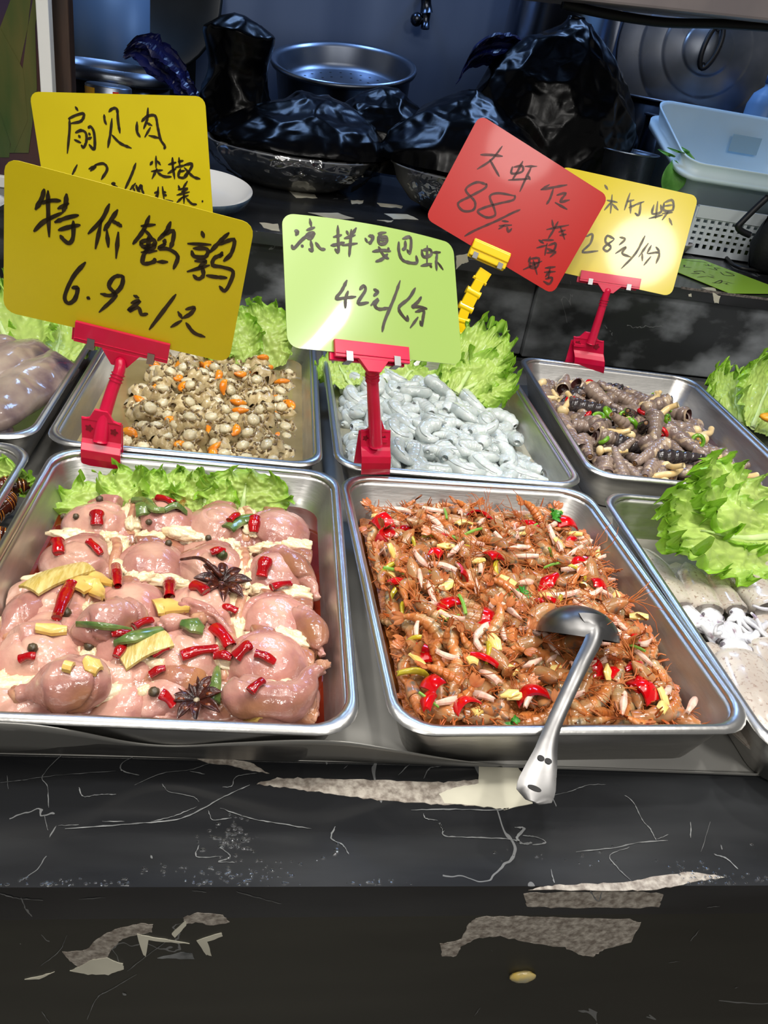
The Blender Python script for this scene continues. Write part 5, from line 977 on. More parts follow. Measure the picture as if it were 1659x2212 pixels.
# separate folded leg in the front corner
def drumstick(pts, zs, rad, label, seed):
    P = [onz(x, y, z) for (x, y), z in zip(pts, zs)]; P = [tw('quail', tl('quail', p)[0], max(tl('quail', p)[1], -TR['quail']['d'] / 2 + 0.022 + rad), p[2]) for p in P]; c = P[0]; Q = smoothpath([p - c for p in P], 7); t = np.linspace(0, 1, len(Q)); mb = MB(); mb.tube(Q, np.interp(t, [0, .15, .4, .65, .85, 1], np.array([.55, .95, 1, .55, .26, .34]) * rad), 18)
    mb.ell(Q[2], (rad * 1.1, rad * 1.0, rad * .9), None, 18, 12); me = remesh(mb, 0.0022, 4); me.materials.append(M['meat']); o = bpy.data.objects.new('quail_leg', me); COL.objects.link(o); o.location = c
    tag(o, label, 'quail leg', 'bent quail legs'); e = MB(); e.ell(Q[-1], (0.008, 0.007, 0.007), None, 14, 9, jit=.4, seed=seed); e.build('leg_joint', M['bone'], o); QUAILS.append(o); return o
drumstick([(520, 1500), (560, 1530), (620, 1525), (655, 1490), (672, 1455), (698, 1440)], [RIM - .012, RIM - .010, RIM - .010, RIM - .006, RIM, RIM + 0.004], 0.021, 'bent quail leg curling up over the marinade at the front of the tray', 1)
drumstick([(170, 1470), (150, 1495), (100, 1515), (60, 1532), (20, 1545)], [RIM - .006, RIM - .008, RIM - .012, RIM - .016, RIM - .02], 0.026, 'thick quail thigh pointing at the front corner by the picture edge', 2)
drumstick([(270, 1330), (230, 1352), (170, 1372), (140, 1378)], [RIM - .008, RIM - .006, RIM - .010, RIM - .014], 0.024, 'quail thigh lying across the middle, under the thin green scallion', 3)
drumstick([(640, 1330), (676, 1360), (684, 1395), (697, 1420)], [RIM - .022, RIM - .018, RIM - .02, RIM - .024], 0.016, 'slim quail leg with a pale joint dipping into the marinade', 4)
R_ = RIM
for pts, zs, r_, lb in [([(590, 1195), (640, 1225), (672, 1262), (684, 1295)], [-.020, -.018, -.024, -.030], .016, 'slim quail leg by the flat chilli patch, its joint over the marinade'), ([(632, 1490), (668, 1520), (682, 1550)], [-.022, -.020, -.026], .016, 'quail leg end dipping into the marinade in the front corner'),
    ([(130, 1290), (60, 1325), (15, 1372), (-8, 1392)], [-.022, -.020, -.022, -.024], .018, 'quail leg sliding down along the tray wall below the scallion stalk'), ([(140, 1368), (70, 1380), (10, 1412), (-10, 1425)], [-.020, -.018, -.020, -.022], .017, 'quail leg crossing the picture edge above the front corner chilli'),
    ([(345, 1352), (385, 1342), (430, 1338)], [-.004, -.002, -.006], .009, 'thin brownish quail neck beside the ginger wedge'), ([(390, 1305), (440, 1322), (480, 1345), (520, 1395)], [-.008, -.006, -.008, -.014], .010, 'long pink quail neck winding down from the ginger wedge')]:
    drumstick(pts, [R_ + q for q in zs], r_, lb, len(lb))
bpy.context.view_layer.update()
for q_ in QUAILS:
    clamp_in(q_, 'quail', right=0.0 if q_.name.startswith('quail_leg') else 0.016)
    for c_ in q_.children: clamp_in(c_, 'quail', 0.004)
def bvh_of(objs):
    V = []; F = []
    for o in objs:
        b = len(V); V += [o.matrix_world @ v.co for v in o.data.vertices]; F += [tuple(b + i for i in p.vertices) for p in o.data.polygons]
    return BVHTree.FromPolygons(V, F)
QB = bvh_of(QUAILS + [c for q in QUAILS for c in q.children])
def on_meat(x, y, lift=0.0):
    d = Vector(ray(x, y)).normalized(); h = QB.ray_cast(Vector(CAMP), d)
    if h[0] is None or h[0].z < RIM - 0.06: return Vector(onz(x, y, RIM - 0.044 + lift)), Vector((0, 0, 1))
    return h[0] + Vector((0, 0, lift)), h[1]
# garnish on the quails (zoom frame origin (0,1000), scale .4762)
Q = lambda x, y: (x * 0.47619, 1000 + y * 0.47619)
M['chili'] = mat('dried_red_chilli', (176, 10, 18), (132, 4, 14), rough=0.16, scale=30, bump=0.4, bscale=70, coat=0.6, bdist=0.004)
def tube_chili(x0, y0, x1, y1, w, label, seed, hollow=True):
    a, _ = on_meat(*Q(x0, y0), 0.004); b, _ = on_meat(*Q(x1, y1), 0.004); a, b = np.array(a), np.array(b); L = np.linalg.norm(b - a); r = max(0.0045, w * 0.476 / ppm(a) / 2 * 0.95)
    if L < 0.012: m_ = (a + b) / 2; d = unit(np.array([math.cos(seed), math.sin(seed), .1])); a, b = m_ - d * .008, m_ + d * .008
    rs = np.random.RandomState(seed); mid = (a + b) / 2 + np.array([0, 0, r * .4]); root = empty('chilli_piece', tuple((a + b) / 2)); tag(root, label, 'chilli', 'cut dried chillies on the quails'); inv = Matrix.Translation(root.location).inverted()
    P = smoothpath([a, mid, b], 6); k = len(P); t = np.linspace(0, 1, k); rad = r * (1 - 0.15 * t + 0.10 * np.sin(t * 7 + seed)) * np.where(t > .96, .92, 1)
    mb = MB(); mb.tube(P, rad, 14, caps=not hollow, flat=0.75)
    if hollow: mb.tube(P, rad * 0.84, 14, caps=False, flat=.75)
    o = mb.build('chilli_skin', M['chili'], root); o.matrix_parent_inverse = inv
    if hollow:
        e = MB(); c = P[k // 2]; e.ell(c, (r * .5, r * .5, r * .5), None, 8, 6); e.ell(P[1], (r * .25,) * 3, None, 8, 6); e.build('seeds', mat('chilli_seed', (226, 160, 60), rough=.4) if 'chilli_seed' not in bpy.data.materials else bpy.data.materials['chilli_seed'], o)
CH = [(440, 245, 440, 295, 66, 'round red chilli piece on the white fat at the back of the heap', 0), (262, 370, 268, 425, 60, 'red chilli piece at the tray wall edge of the heap', 0), (402, 368, 460, 428, 32, 'thin chilli sliver between two back quails', 0),
 (525, 480, 535, 572, 50, 'short straight chilli tube next to the star-shaped ginger', 1), (325, 560, 258, 718, 64, 'longest whole red chilli, crossing the quail by the tray wall', 0), (768, 550, 768, 622, 62, 'wide chilli tube left of the big star anise', 1),
 (715, 170, 790, 195, 40, 'chilli piece against the lettuce beside the scallion loop', 1), (835, 175, 812, 222, 40, 'chilli piece standing in the lettuce gap', 1), (1040, 275, 1080, 245, 34, 'small chilli under the short green scallion', 0), (1155, 262, 1150, 328, 60, 'curled open chilli next to the short green scallion', 1),
 (955, 420, 1020, 412, 45, 'dark red chilli touching the round green peppercorn pod', 0), (1205, 455, 1185, 528, 70, 'flat chilli patch on the quail by the marinade strip', 0), (1230, 578, 1316, 560, 26, 'slender chilli near the tray wall, below the flat chilli patch', 0), (880, 570, 935, 600, 60, 'chilli piece under the big star anise', 0),
 (608, 758, 690, 726, 36, 'thin chilli in the middle of the tray over the quail thigh', 0), (520, 790, 578, 792, 45, 'rounded chilli above the white scallion stalk', 0), (522, 870, 568, 872, 55, 'chilli piece tucked under the white scallion stalk', 0), (692, 885, 765, 850, 44, 'open chilli tube at the end of the white scallion stalk', 1),
 (820, 890, 985, 858, 62, 'long chilli starting the row of cut chillies', 0), (975, 765, 1045, 848, 72, 'thick chilli tube topmost of the chilli row', 1), (1070, 895, 1135, 838, 66, 'hollow chilli tube in the chilli row, showing its dark opening', 1), (1155, 878, 1245, 918, 52, 'last chilli tube of the row, nearest the marinade strip', 1),
 (975, 888, 1050, 900, 55, 'chilli piece lowest in the chilli row', 0), (682, 975, 750, 945, 36, 'curled chilli scrap between the two front quails', 0), (728, 1060, 785, 1112, 60, 'ragged chilli piece beside the front star anise', 0), (1140, 1012, 1185, 1042, 36, 'small chilli on the bent leg', 0), (92, 905, 162, 892, 46, 'chilli piece at the picture edge in the front corner', 1), (1030, 660, 1050, 692, 22, 'tiny chilli scrap on pale fat below the big star anise', 0)]
for i, (x0, y0, x1, y1, w, lb, hol) in enumerate(CH): tube_chili(x0, y0, x1, y1, w, lb, i + 1, bool(hol))
M['ginger'] = mat('pale_ginger', (226, 196, 112), (208, 170, 84), rough=0.3, scale=40, bump=.2, bscale=90, coat=.2)
M['stalk'] = mat('scallion_white', (214, 196, 128), (186, 160, 80), rough=0.3, scale=60, stretch=(6, 1, 1), coat=.2, bump=.3)
M['scal_green'] = mat('scallion_green', (66, 96, 44), (116, 134, 72), rough=0.22, scale=60, coat=.5)
def strip(pts, w, name, m, label, cat, seed, group, thick=0.0022, taper=(0.6, 1, .5), lift=0.004, conv=None, bow=0.0):
    conv = conv or (lambda x, y: np.array(on_meat(*Q(x, y), lift)[0])); P = smoothpath([conv(*p) for p in pts], 7); c = P.mean(0); k = len(P); G = []; t = np.linspace(0, 1, k); ww = np.interp(t, [0, .5, 1], np.array(taper) * w); T = np.gradient(P, axis=0); S = np.array([unit(np.cross(q, (0, 0, 1))) for q in T])
    for i in range(k): G.append([P[i] - c + S[i] * s * ww[i] / 2 + np.array([0, 0, thick * (1 - s * s) + bow * math.sin(math.pi * t[i])]) for s in np.linspace(-1, 1, 6)])
    G = np.array(G); mb = MB(); mb.grid(G); mb.grid((G - np.array([0, 0, thick]))[::-1]); e = np.concatenate([G[:, 0], G[-1, 1:], G[::-1, -1][1:], G[0, ::-1][1:]]); mb.grid(np.stack([e, e - np.array([0, 0, thick])])); o = mb.build(name, m, loc=c.tolist()); return tag(o, label, cat, group)
for i, (pts, w, tp, lb) in enumerate([([(350, 505), (430, 530), (515, 562)], .020, (1, .9, .15), 'yellow ginger sliver, top arm of the star-shaped pile'), ([(338, 590), (380, 560), (425, 560)], .028, (.7, 1, .6), 'wide ginger slice at the middle of the star-shaped pile'), ([(410, 555), (440, 595), (472, 628)], .020, (1, .8, .1), 'ginger sliver pointing down from the star-shaped pile'),
    ([(702, 665), (760, 662), (860, 678)], .026, (.9, 1, .1), 'wedge of ginger in the middle of the quail heap'), ([(165, 758), (240, 765), (306, 770)], .014, (.6, 1, .5), 'fibrous yellow ginger strip over the marinade gap'), ([(392, 905), (420, 930), (452, 958)], .016, (.5, 1, .6), 'ginger flake on white fat at the front of the heap'), ([(292, 930), (332, 940)], .010, (1, 1, 1), 'small ginger chip on the front corner quail'), ([(1115, 1178), (1180, 1174)], .012, (.6, 1, .5), 'ginger end peeking over the front rim')]):
    strip(pts, w, 'ginger_slice', M['ginger'], lb, 'ginger', i, 'ginger slices on the quails', 0.0035, tp)
for i, (pts, w, tp, m, lb) in enumerate([([(130, 590), (250, 540), (400, 480)], .026, (.9, 1, .8), M['stalk'], 'big fibrous yellow-white scallion stalk by the star-shaped ginger'), ([(545, 910), (650, 858), (768, 808)], .026, (1, 1, .9), M['stalk'], 'cut white scallion stalk in front of the red chillies'), ([(515, 832), (600, 815), (735, 770)], .014, (.2, 1, .9), M['scal_green'], 'green scallion strip above the white stalk'),
    ([(822, 738), (880, 760), (925, 772)], .020, (.4, 1, .5), M['scal_green'], 'dark green scallion flap above the chilli row'), ([(1032, 308), (1090, 282), (1152, 258)], .017, (1, 1, .9), M['scal_green'], 'short green scallion piece at the back near the curled chilli'), ([(968, 1100), (978, 1020), (985, 945)], .012, (1, .8, .5), M['scal_green'], 'green scallion piece standing by the front star anise'), ([(345, 745), (470, 768), (600, 775)], .006, (.2, 1, .3), M['scal_green'], 'thin green scallion thread across the quail thigh'),
    ([(600, 178), (660, 190), (700, 230), (745, 225)], .012, (.6, 1, .5), M['scal_green'], 'looped green scallion against the lettuce'), ([(640, 195), (650, 220), (655, 250)], .018, (.8, 1, 1), M['scal_green'], 'folded dark green scallion end on the back quail'), ([(745, 225), (800, 215), (850, 240)], .010, (.6, 1, .3), M['scal_green'], 'pale green scallion tail reaching the lettuce tongue')]):
    strip(pts, w, 'scallion_piece', m, lb, 'scallion', i, 'scallion pieces on the quails', 0.003, tp, bow=0.004)
M['anise'] = mat('star_anise_husk', (74, 28, 14), (36, 14, 10), rough=0.35, scale=90, bump=.6, bscale=160, coat=.3, bdist=.003)
def anise(x, y, r, label, seed, stalk=None):
    p, n = on_meat(*Q(x, y), 0.006); n = (n + Vector((0, 0, 1.2))).normalized(); root = empty('star_anise', p); tag(root, label, 'star anise', 'star anise on the quails'); Fr = np.array(frame(z=n, x=(1, .2, 0)))[:3, :3]; inv = Matrix.Translation(p).inverted(); rs = np.random.RandomState(seed)
    for k in range(8):
        a = k * math.pi / 4 + rs.uniform(-.15, .15); L = r * rs.uniform(.8, 1.1); d = np.array([math.cos(a), math.sin(a), 0.0]); s = np.array([-d[1], d[0], 0]); mb = MB(); G = []
        for t in np.linspace(0, 1, 9):
            w = r * .17 * math.sin(math.pi * (0.12 + .86 * t)) + .0003; c = d * L * (0.12 + .9 * t) + np.array([0, 0, .004 * math.sin(3 * t) + .003 * t])
            G.append([c + s * w * q + np.array([0, 0, (abs(q) - .5) * w * .9 if abs(q) < 1.01 else 0]) for q in (-1, -.6, -.15, .15, .6, 1)] + [c + s * w * q - np.array([0, 0, w * .9]) for q in (.6, -.6)])
        mb.grid(np.array(G) @ Fr.T + np.array(p), cv=True); o = mb.build('pod', M['anise'], root); o.matrix_parent_inverse = inv
        e = MB(); e.ell(np.array(p) + Fr @ (d * L * .55 + np.array([0, 0, .003])), (.0036, .0022, .002), None, 10, 7); e.build('seed', mat('anise_seed', (110, 52, 20), rough=.15, coat=.5) if 'anise_seed' not in bpy.data.materials else bpy.data.materials['anise_seed'], o)
    if stalk:
        b = np.array(on_meat(*Q(*stalk), .006)[0]); a = np.array(p) + np.array([0, 0, .006]); mb = MB().tube(smoothpath([a, (a + b) / 2 + np.array([0, 0, .012]), b], 6), np.linspace(.0026, .0015, 13), 8); o = mb.build('stalk', M['anise'], root); o.matrix_parent_inverse = inv
anise(1005, 560, .030, 'star anise with a long thin stalk, in the middle of the quails', 1, (820, 458)); anise(890, 1092, .027, 'star anise at the front of the quail tray, no stalk', 2)
for i, (x, y, r, g) in enumerate([(452, 172, .0042, 0), (345, 250, .0036, 0), (405, 842, .0046, 0), (698, 1050, .0048, 0), (1006, 430, .0062, 1), (945, 348, .0038, 0), (676, 276, .0038, 0), (290, 242, .004, 0), (300, 690, .005, 0), (150, 850, .0045, 0), (765, 372, .004, 0)]):
    p, n = on_meat(*Q(x, y), r * .6); mb = MB(); mb.ell((0, 0, 0), (r, r, r * .95), None, 14, 10, jit=.2, seed=i); o = mb.build('peppercorn', mat('pod_green', (70, 80, 40), (50, 56, 28), rough=.3, scale=90) if g else (bpy.data.materials.get('peppercorn_husk') or mat('peppercorn_husk', (92, 78, 52), (60, 50, 36), rough=.4, scale=120, bump=.4)), loc=p)
    tag(o, 'big green pepper pod beside a dark red chilli' if g else 'small grey-brown peppercorn lying on the raw quails', 'peppercorn', 'peppercorns on the quails')
# ------------------------------------------------------------------ piles
def scatter(n, hw, hd, mind, seed, tries=60, accept=None):
    rs = np.random.RandomState(seed); P = []
    for _ in range(n * tries):
        if len(P) >= n: break
        u, v = rs.uniform(-hw, hw), rs.uniform(-hd, hd)
        if accept and not accept(u, v): continue
        if all((u - a) ** 2 + (v - b) ** 2 > mind * mind for a, b in P): P.append((u, v))
    return P, rs
def place(proto, key, u, v, z, rot, sc=1.0, first=None):
    p = tw(key, u, v, z)
    if first is not None and not first.get(id(proto)):
        first[id(proto)] = 1; proto.location = p; proto.rotation_euler = rot; proto.scale = (sc,) * 3; return proto
    return dup(proto, p, rot, sc)

def inset(z): return 0.0145 + (RIM - 0.010 - z) * 0.235 + 0.003
EXT = {}
def fits(proto, key, u, v, z, rot, sc):
    k = id(proto)
    if k not in EXT:
        co = np.concatenate([np.array([q.co for q in o_.data.vertices]) for o_ in [proto] + kids(proto)]); EXT[k] = np.concatenate([co[::9], co[[int(f_(co[:, d_])) for d_ in range(3) for f_ in (np.argmin, np.argmax)]]])
    co = EXT[k] * sc @ np.array(Euler(rot).to_matrix()).T; t = TR[key]; i = inset(min(z, RIM - .012)); a = t['a']; R2 = t['R'].T
    co = co @ R2.T
    return (np.abs(co[:, 0] + u) < t['w'] / 2 - i).all() and (np.abs(co[:, 1] + v) < t['d'] / 2 - i).all()
def fit_place(proto, key, u, v, z, rotf, sc, first):
    for k in range(14):
        r = rotf()
        if fits(proto, key, u, v, z, r, sc): return place(proto, key, u, v, z, r, sc, first)
    return fit_place(proto, key, u * .93, v * .93, z, rotf, sc, first)
# cooked shrimp
M['shrimp'] = mat('cooked_shrimp_shell', (182, 98, 42), (174, 142, 98), rough=0.2, scale=38, detail=3, ramp=(0.34, 0.60), c3=(184, 116, 62), bump=0.25, bscale=220, coat=0.5, rnd=0.18, spot=((112, 106, 92), 60, 0.62), bdist=0.002)
M['carapace'] = mat('shrimp_carapace', (158, 120, 80), (180, 106, 54), rough=0.18, scale=60, bump=0.2, bscale=200, coat=0.5, rnd=0.15, spot=((96, 98, 92), 75, 0.55), spotw=0.14, bdist=0.002)
M['whisker'] = mat('shrimp_whisker', (166, 78, 28), (192, 116, 60), rough=0.35, scale=60, rnd=0.15)
M['tail'] = mat('shrimp_tail_fan', (172, 84, 38), (196, 124, 76), rough=0.25, scale=80, coat=.3, rnd=.15)
def shrimp_proto(seed, label, wl=1.0):
    rs = np.random.RandomState(seed); bend = rs.uniform(0.9, 2.3); L = rs.uniform(0.056, 0.070); n = 30; P = []
    x = y = 0.0; th = -bend / 2 * 0.6
    for i in range(n):
        t = i / (n - 1.0); P.append((x, y, 0.002 * math.sin(3 * t))); x += L / n * math.cos(th); y += L / n * math.sin(th); th += bend / n * (0.35 + 1.3 * min(1, t * 1.3))
    P = np.array(P); P -= P.mean(0); t = np.linspace(0, 1, n)      # head at t=0, tail at t=1
    r = np.interp(t, [0, .06, .16, .34, .40, .7, .9, 1], [0.0008, .0032, .0064, .0076, .0070, .0056, .0036, .0020])
    seg = np.where(t > .36, 1.10 - 0.24 * ((t - .36) * 10.5 % 1.0), 1); iv = np.interp(np.linspace(.34, 1, 46), t, np.arange(n)); tq = np.linspace(.34, 1, 46)
    P2 = np.array([[np.interp(k, np.arange(n), P[:, d]) for d in range(3)] for k in iv]); r2 = np.interp(tq, t, r) * (1.10 - 0.26 * ((tq - .36) * 10.5 % 1.0)); root = MB().tube(P2, r2, 12, flat=0.85).build('cooked_shrimp', M['shrimp'])
    hd = MB().tube(P[:13], r[:13] * np.where(t[:13] > .36, 1.12, 1.06), 12, flat=0.88).build('carapace', M['carapace'], root); own(root, hd)
    tag(root, label, 'shrimp', 'small cooked shrimp in the heap'); root.parent = None
    T = np.gradient(P, axis=0); T /= np.linalg.norm(T, axis=1)[:, None]
    w = MB(); h = P[1]
    for k in range(8):
        a = math.atan2(-T[0][1], -T[0][0]) + rs.uniform(-.8, .8); q = [h]; d = np.array([math.cos(a), math.sin(a), rs.uniform(-.1, .5)]); ll = rs.uniform(.018, .045) * wl
        for s in range(5): q.append(q[-1] + unit(d) * ll / 5); d = d + rs.uniform(-.45, .45, 3) + np.array([0, 0, -.08])
        w.tube(q, np.linspace(.00055, .00025, 6), 4, caps=False)
    root2 = w.build('antennae', M['whisker'], root); own(root, root2)
    w = MB()
    for k in range(8):
        i = int(3 + k * 1.6); b = P[i]; d = np.array([T[i][1], -T[i][0], 0]) * (-1 if bend > 0 else 1) ; d = d * -1; q = [b]; d = d * 1.0 + rs.uniform(-.4, .4, 3)
        for s in range(3): q.append(q[-1] + unit(d) * .0058); d = d + rs.uniform(-.6, .6, 3)
        w.tube(q, np.linspace(.0011, .0005, 4), 5, caps=False)
    own(root, w.build('legs', M['whisker'], root))
    w = MB(); e = P[-1]; d0 = T[-1]; s0 = np.array([-d0[1], d0[0], 0])
    for k in (-1, 0, 1):
        d = unit(d0 + s0 * .55 * k); s = np.array([-d[1], d[0], 0.15 * k]); G = [[e + d * .011 * q + s * c * .0032 * math.sin(math.pi * (.15 + .8 * q)) + np.array([0, 0, .0006 * (1 - c * c)]) for c in (-1, -.3, .3, 1)] for q in np.linspace(0, 1, 5)]
        w.grid(np.array(G)); w.grid((np.array(G) - np.array([0, 0, .0008]))[::-1])
    own(root, w.build('tail_fan', M['tail'], root)); return root
t_ = TR['shrimp']; hwS, hdS = t_['w'] / 2 - 0.030, t_['d'] / 2 - 0.034
def heapS(u, v): return RIM - 0.034 + 0.014 * (1 - (u / hwS) ** 4) * (1 - abs(v / hdS) ** 4) + 0.005 * noise.noise(Vector((u * 18, v * 18, 1)))
G = [[tw('shrimp', u, v, heapS(u, v) - 0.013 + 0.004 * noise.noise(Vector((u * 90, v * 90, 3))) ) for u in np.linspace(-hwS, hwS, 60)] for v in np.linspace(-hdS, hdS, 70)]
tag(MB().grid(np.array(G)).build('shrimp_shreds', mat('shrimp_shred_mass', (150, 80, 34), (96, 44, 18), c3=(176, 108, 56), rough=0.3, scale=130, detail=4, coat=.4, bump=.9, bscale=150, bdist=.004)), 'dense mass of shrimp legs, shell shreds and oil between the cooked shrimp', 'shrimp bits', kind='stuff')
first = {}; SL = 'small orange-brown cooked shrimp with legs and whiskers in the heap under the ladle'
protos = [shrimp_proto(s, SL) for s in range(8)]; protos2 = [shrimp_proto(s + 20, SL, .30) for s in range(4)]
spots, rs = scatter(250, hwS, hdS, 0.0165, 5)
for i, (u, v) in enumerate(spots):
    fit_place(protos[i % 8] if max(abs(u) / hwS, abs(v) / hdS) < .66 else protos2[i % 4], 'shrimp', u, v, heapS(u, v) + rs.uniform(-.004, .004), lambda: (rs.normal(0, .5) + (math.pi if rs.rand() < .5 else 0), rs.normal(0, .28), rs.uniform(0, 6.28)), rs.uniform(.95, 1.25), first)
top, rs = scatter(48, hwS * .8, hdS * .8, 0.03, 9)
for i, (u, v) in enumerate(top):
    fit_place(protos[(i * 3) % 8], 'shrimp', u, v, heapS(u, v) + 0.006, lambda: (rs.normal(0, .4), rs.normal(0, .3), rs.uniform(0, 6.28)), rs.uniform(1.05, 1.35), first)
tag(dup(protos[2], onz(1160, 1122, RIM - 0.012), (0.3, -0.7, 2.2), 1.25), 'cooked shrimp sticking its tail up at the back of the heap by the parsley sprig', 'shrimp')
# slivers and slices among the shrimp
M['shallot'] = mat('pinkish_shallot', (238, 208, 186), (226, 174, 154), rough=0.22, scale=40, stretch=(5, 1, 1), coat=.3, rnd=.06)
M['garlic'] = mat('garlic_slice', (240, 214, 138), (226, 186, 92), rough=0.25, scale=50, coat=.3, rnd=.08)
M['redpep'] = mat('red_pepper_skin', (206, 8, 16), (166, 4, 12), rough=0.15, scale=20, coat=.6, rnd=.1)
M['cil'] = mat('parsley_leaf', (66, 142, 44), (40, 104, 26), rough=0.35, scale=60, coat=.2)
M['pickle'] = mat('olive_pepper_strip', (196, 176, 40), (160, 150, 36), rough=0.22, scale=40, coat=.5, rnd=.1)
def flake(name, L, w, th, m, label, cat, group, seed, curl=0.3, tip=(.3, 1, .25), nseg=9):
    t = np.linspace(0, 1, nseg); ww = np.interp(t, [0, .5, 1], tip) * w / 2; G = []
    for i in range(nseg):
        a = curl * (t[i] - .5); G.append([(L * (t[i] - .5), s * ww[i], -L * curl * .5 * (t[i] - .5) ** 2 * 2 + th * (1 - s * s)) for s in np.linspace(-1, 1, 7)])
    G = np.array(G); mb = MB(); mb.grid(G); mb.grid((G * np.array([1, 1, 1]) - np.array([0, 0, th]))[::-1]); e = np.concatenate([G[:, 0], G[-1, 1:], G[::-1, -1][1:], G[0, ::-1][1:]]); mb.grid(np.stack([e, e - np.array([0, 0, th])])); return tag(mb.build(name, m), label, cat, group)
SX = zm(740, 1060, 500 / 1659.0); SY = zm(1100, 1060, 559 / 1659.0)
def sprinkle(proto_list, key, n, hf, hw, hd, mind, seed, lift, tilt=.3, scr=(.8, 1.2), extra=()):
    P, rs = scatter(n, hw, hd, mind, seed); P = [(u, v) for u, v in P]
    for x, y in extra:
        w = onz(x, y, RIM - 0.022); P.append(tl(key, w))
    for i, (u, v) in enumerate(P): u, v = max(-hw, min(hw, u)), max(-hd, min(hd, v)); fit_place(proto_list[i % len(proto_list)], key, u, v, hf(u, v) + lift + (.004 if key == 'shrimp' else 0) + rs.uniform(-.002, .003), lambda: (rs.normal(0, tilt), rs.normal(0, tilt), rs.uniform(0, 6.28)), rs.uniform(*scr), first)
gs = 'garnish among the cooked shrimp'
sprinkle([flake('shallot_sliver', .030, .0075, .0022, M['shallot'], 'pinkish white shallot sliver among the cooked shrimp', 'shallot', 'shallot slivers', k, curl=.3 * k - .2, tip=((.5, 1, .15), (.2, .9, .6), (.8, 1, .5))[k]) for k in range(3)], 'shrimp', 78, heapS, hwS * .95, hdS * .95, .019, 21, .010)
sprinkle([flake('garlic_slice', .020, .012, .0018, M['garlic'], 'thin yellow garlic slice among the cooked shrimp', 'garlic', 'garlic slices', k, curl=.2, tip=((.6, 1, .6), (.2, 1, .5))[k]) for k in range(2)], 'shrimp', 26, heapS, hwS * .95, hdS * .95, .03, 22, .010, extra=SX([(245, 190), (1230, 1500), (1180, 1330), (1460, 730), (840, 270)]) + SY([(412, 290), (505, 520), (665, 720), (815, 840), (990, 1350), (450, 660)]))
sprinkle([flake('red_pepper_piece', .026, .016, .0022, M['redpep'], 'glossy red pepper piece among the cooked shrimp', 'pepper', 'red pepper pieces', k, curl=(.9, .5, 1.2)[k], tip=((.9, 1, .8), (.3, .8, .2), (1, 1, 1))[k]) for k in range(3)], 'shrimp', 8, heapS, hwS * .9, hdS * .9, .05, 23, .011, tilt=.4, scr=(.95, 1.4), extra=SX([(100, 210), (440, 320), (405, 690), (870, 690), (1090, 550), (1000, 1270), (1320, 1480), (1040, 980), (1440, 740), (570, 1150), (600, 1400), (1320, 270), (100, 350), (720, 390), (465, 1510), (880, 1640)]) + SY([(370, 220), (385, 350), (410, 525), (585, 640), (800, 990), (500, 1160), (640, 1200), (775, 1170), (850, 1310)]))
sprinkle([flake('pickled_pepper_strip', .032, .006, .0024, M['pickle'], 'olive yellow pepper strip among the cooked shrimp', 'pepper', 'olive pepper strips', k, curl=1.2, tip=(.7, 1, .5)) for k in range(2)], 'shrimp', 6, heapS, hwS * .9, hdS * .9, .05, 25, .010, extra=SX([(240, 560), (230, 720), (310, 840), (620, 390), (480, 390), (520, 1100), (350, 1310)]))
for k, (x, y, lb) in enumerate([(1122, 1287, 'green parsley leaf near the middle of the shrimp heap, above the ladle'), (1202, 1115, 'green parsley sprig at the back corner of the shrimp tray'), (975, 1345, 'tiny green parsley bit in the front half of the shrimp heap'), (1165, 1385, 'dark parsley leaf in the shadow beside the ladle bowl'), (1072, 1200, 'small green sprig among shrimp behind the big parsley leaf'), (1105, 1562, 'parsley scrap at the front rim beside the ladle handle')]):
    p = onz(x, y, RIM - 0.012); mb = MB(); rs = np.random.RandomState(k)
    for j in range(7 if k < 2 else 4):
        a = rs.uniform(0, 6.28); R = .011 if k < 2 else .006; c = np.array([math.cos(a), math.sin(a), 0]) * R * .6; pts = [c + np.array([math.cos(t), math.sin(t), 0]) * R * .62 * (1 + .35 * math.cos(5 * t)) + np.array([0, 0, rs.uniform(0, .004) + .003 * math.cos(2 * t + a)]) for t in np.arange(20) * 2 * math.pi / 20]; mb.add(np.array([c + np.array([0, 0, .003])] + pts), [(0, 1 + i, 1 + (i + 1) % 20) for i in range(20)])
    o = mb.build('parsley_leaf', M['cil'], loc=p.tolist()); tag(o, lb, 'parsley'); o.rotation_euler = (0.5, 0.1, k)
M['chive'] = mat('green_scallion_sliver', (104, 158, 50), (140, 176, 80), rough=0.3, scale=40)
sprinkle([flake('scallion_sliver', .026, .0035, .0014, M['chive'], 'thin green scallion sliver among the cooked shrimp', 'scallion', 'scallion slivers', 0, curl=.2, tip=(.8, 1, .6))], 'shrimp', 5, heapS, hwS * .9, hdS * .9, .06, 27, .012, extra=SX([(755, 400), (240, 630), (840, 915), (620, 1640), (730, 205), (1470, 620)]))

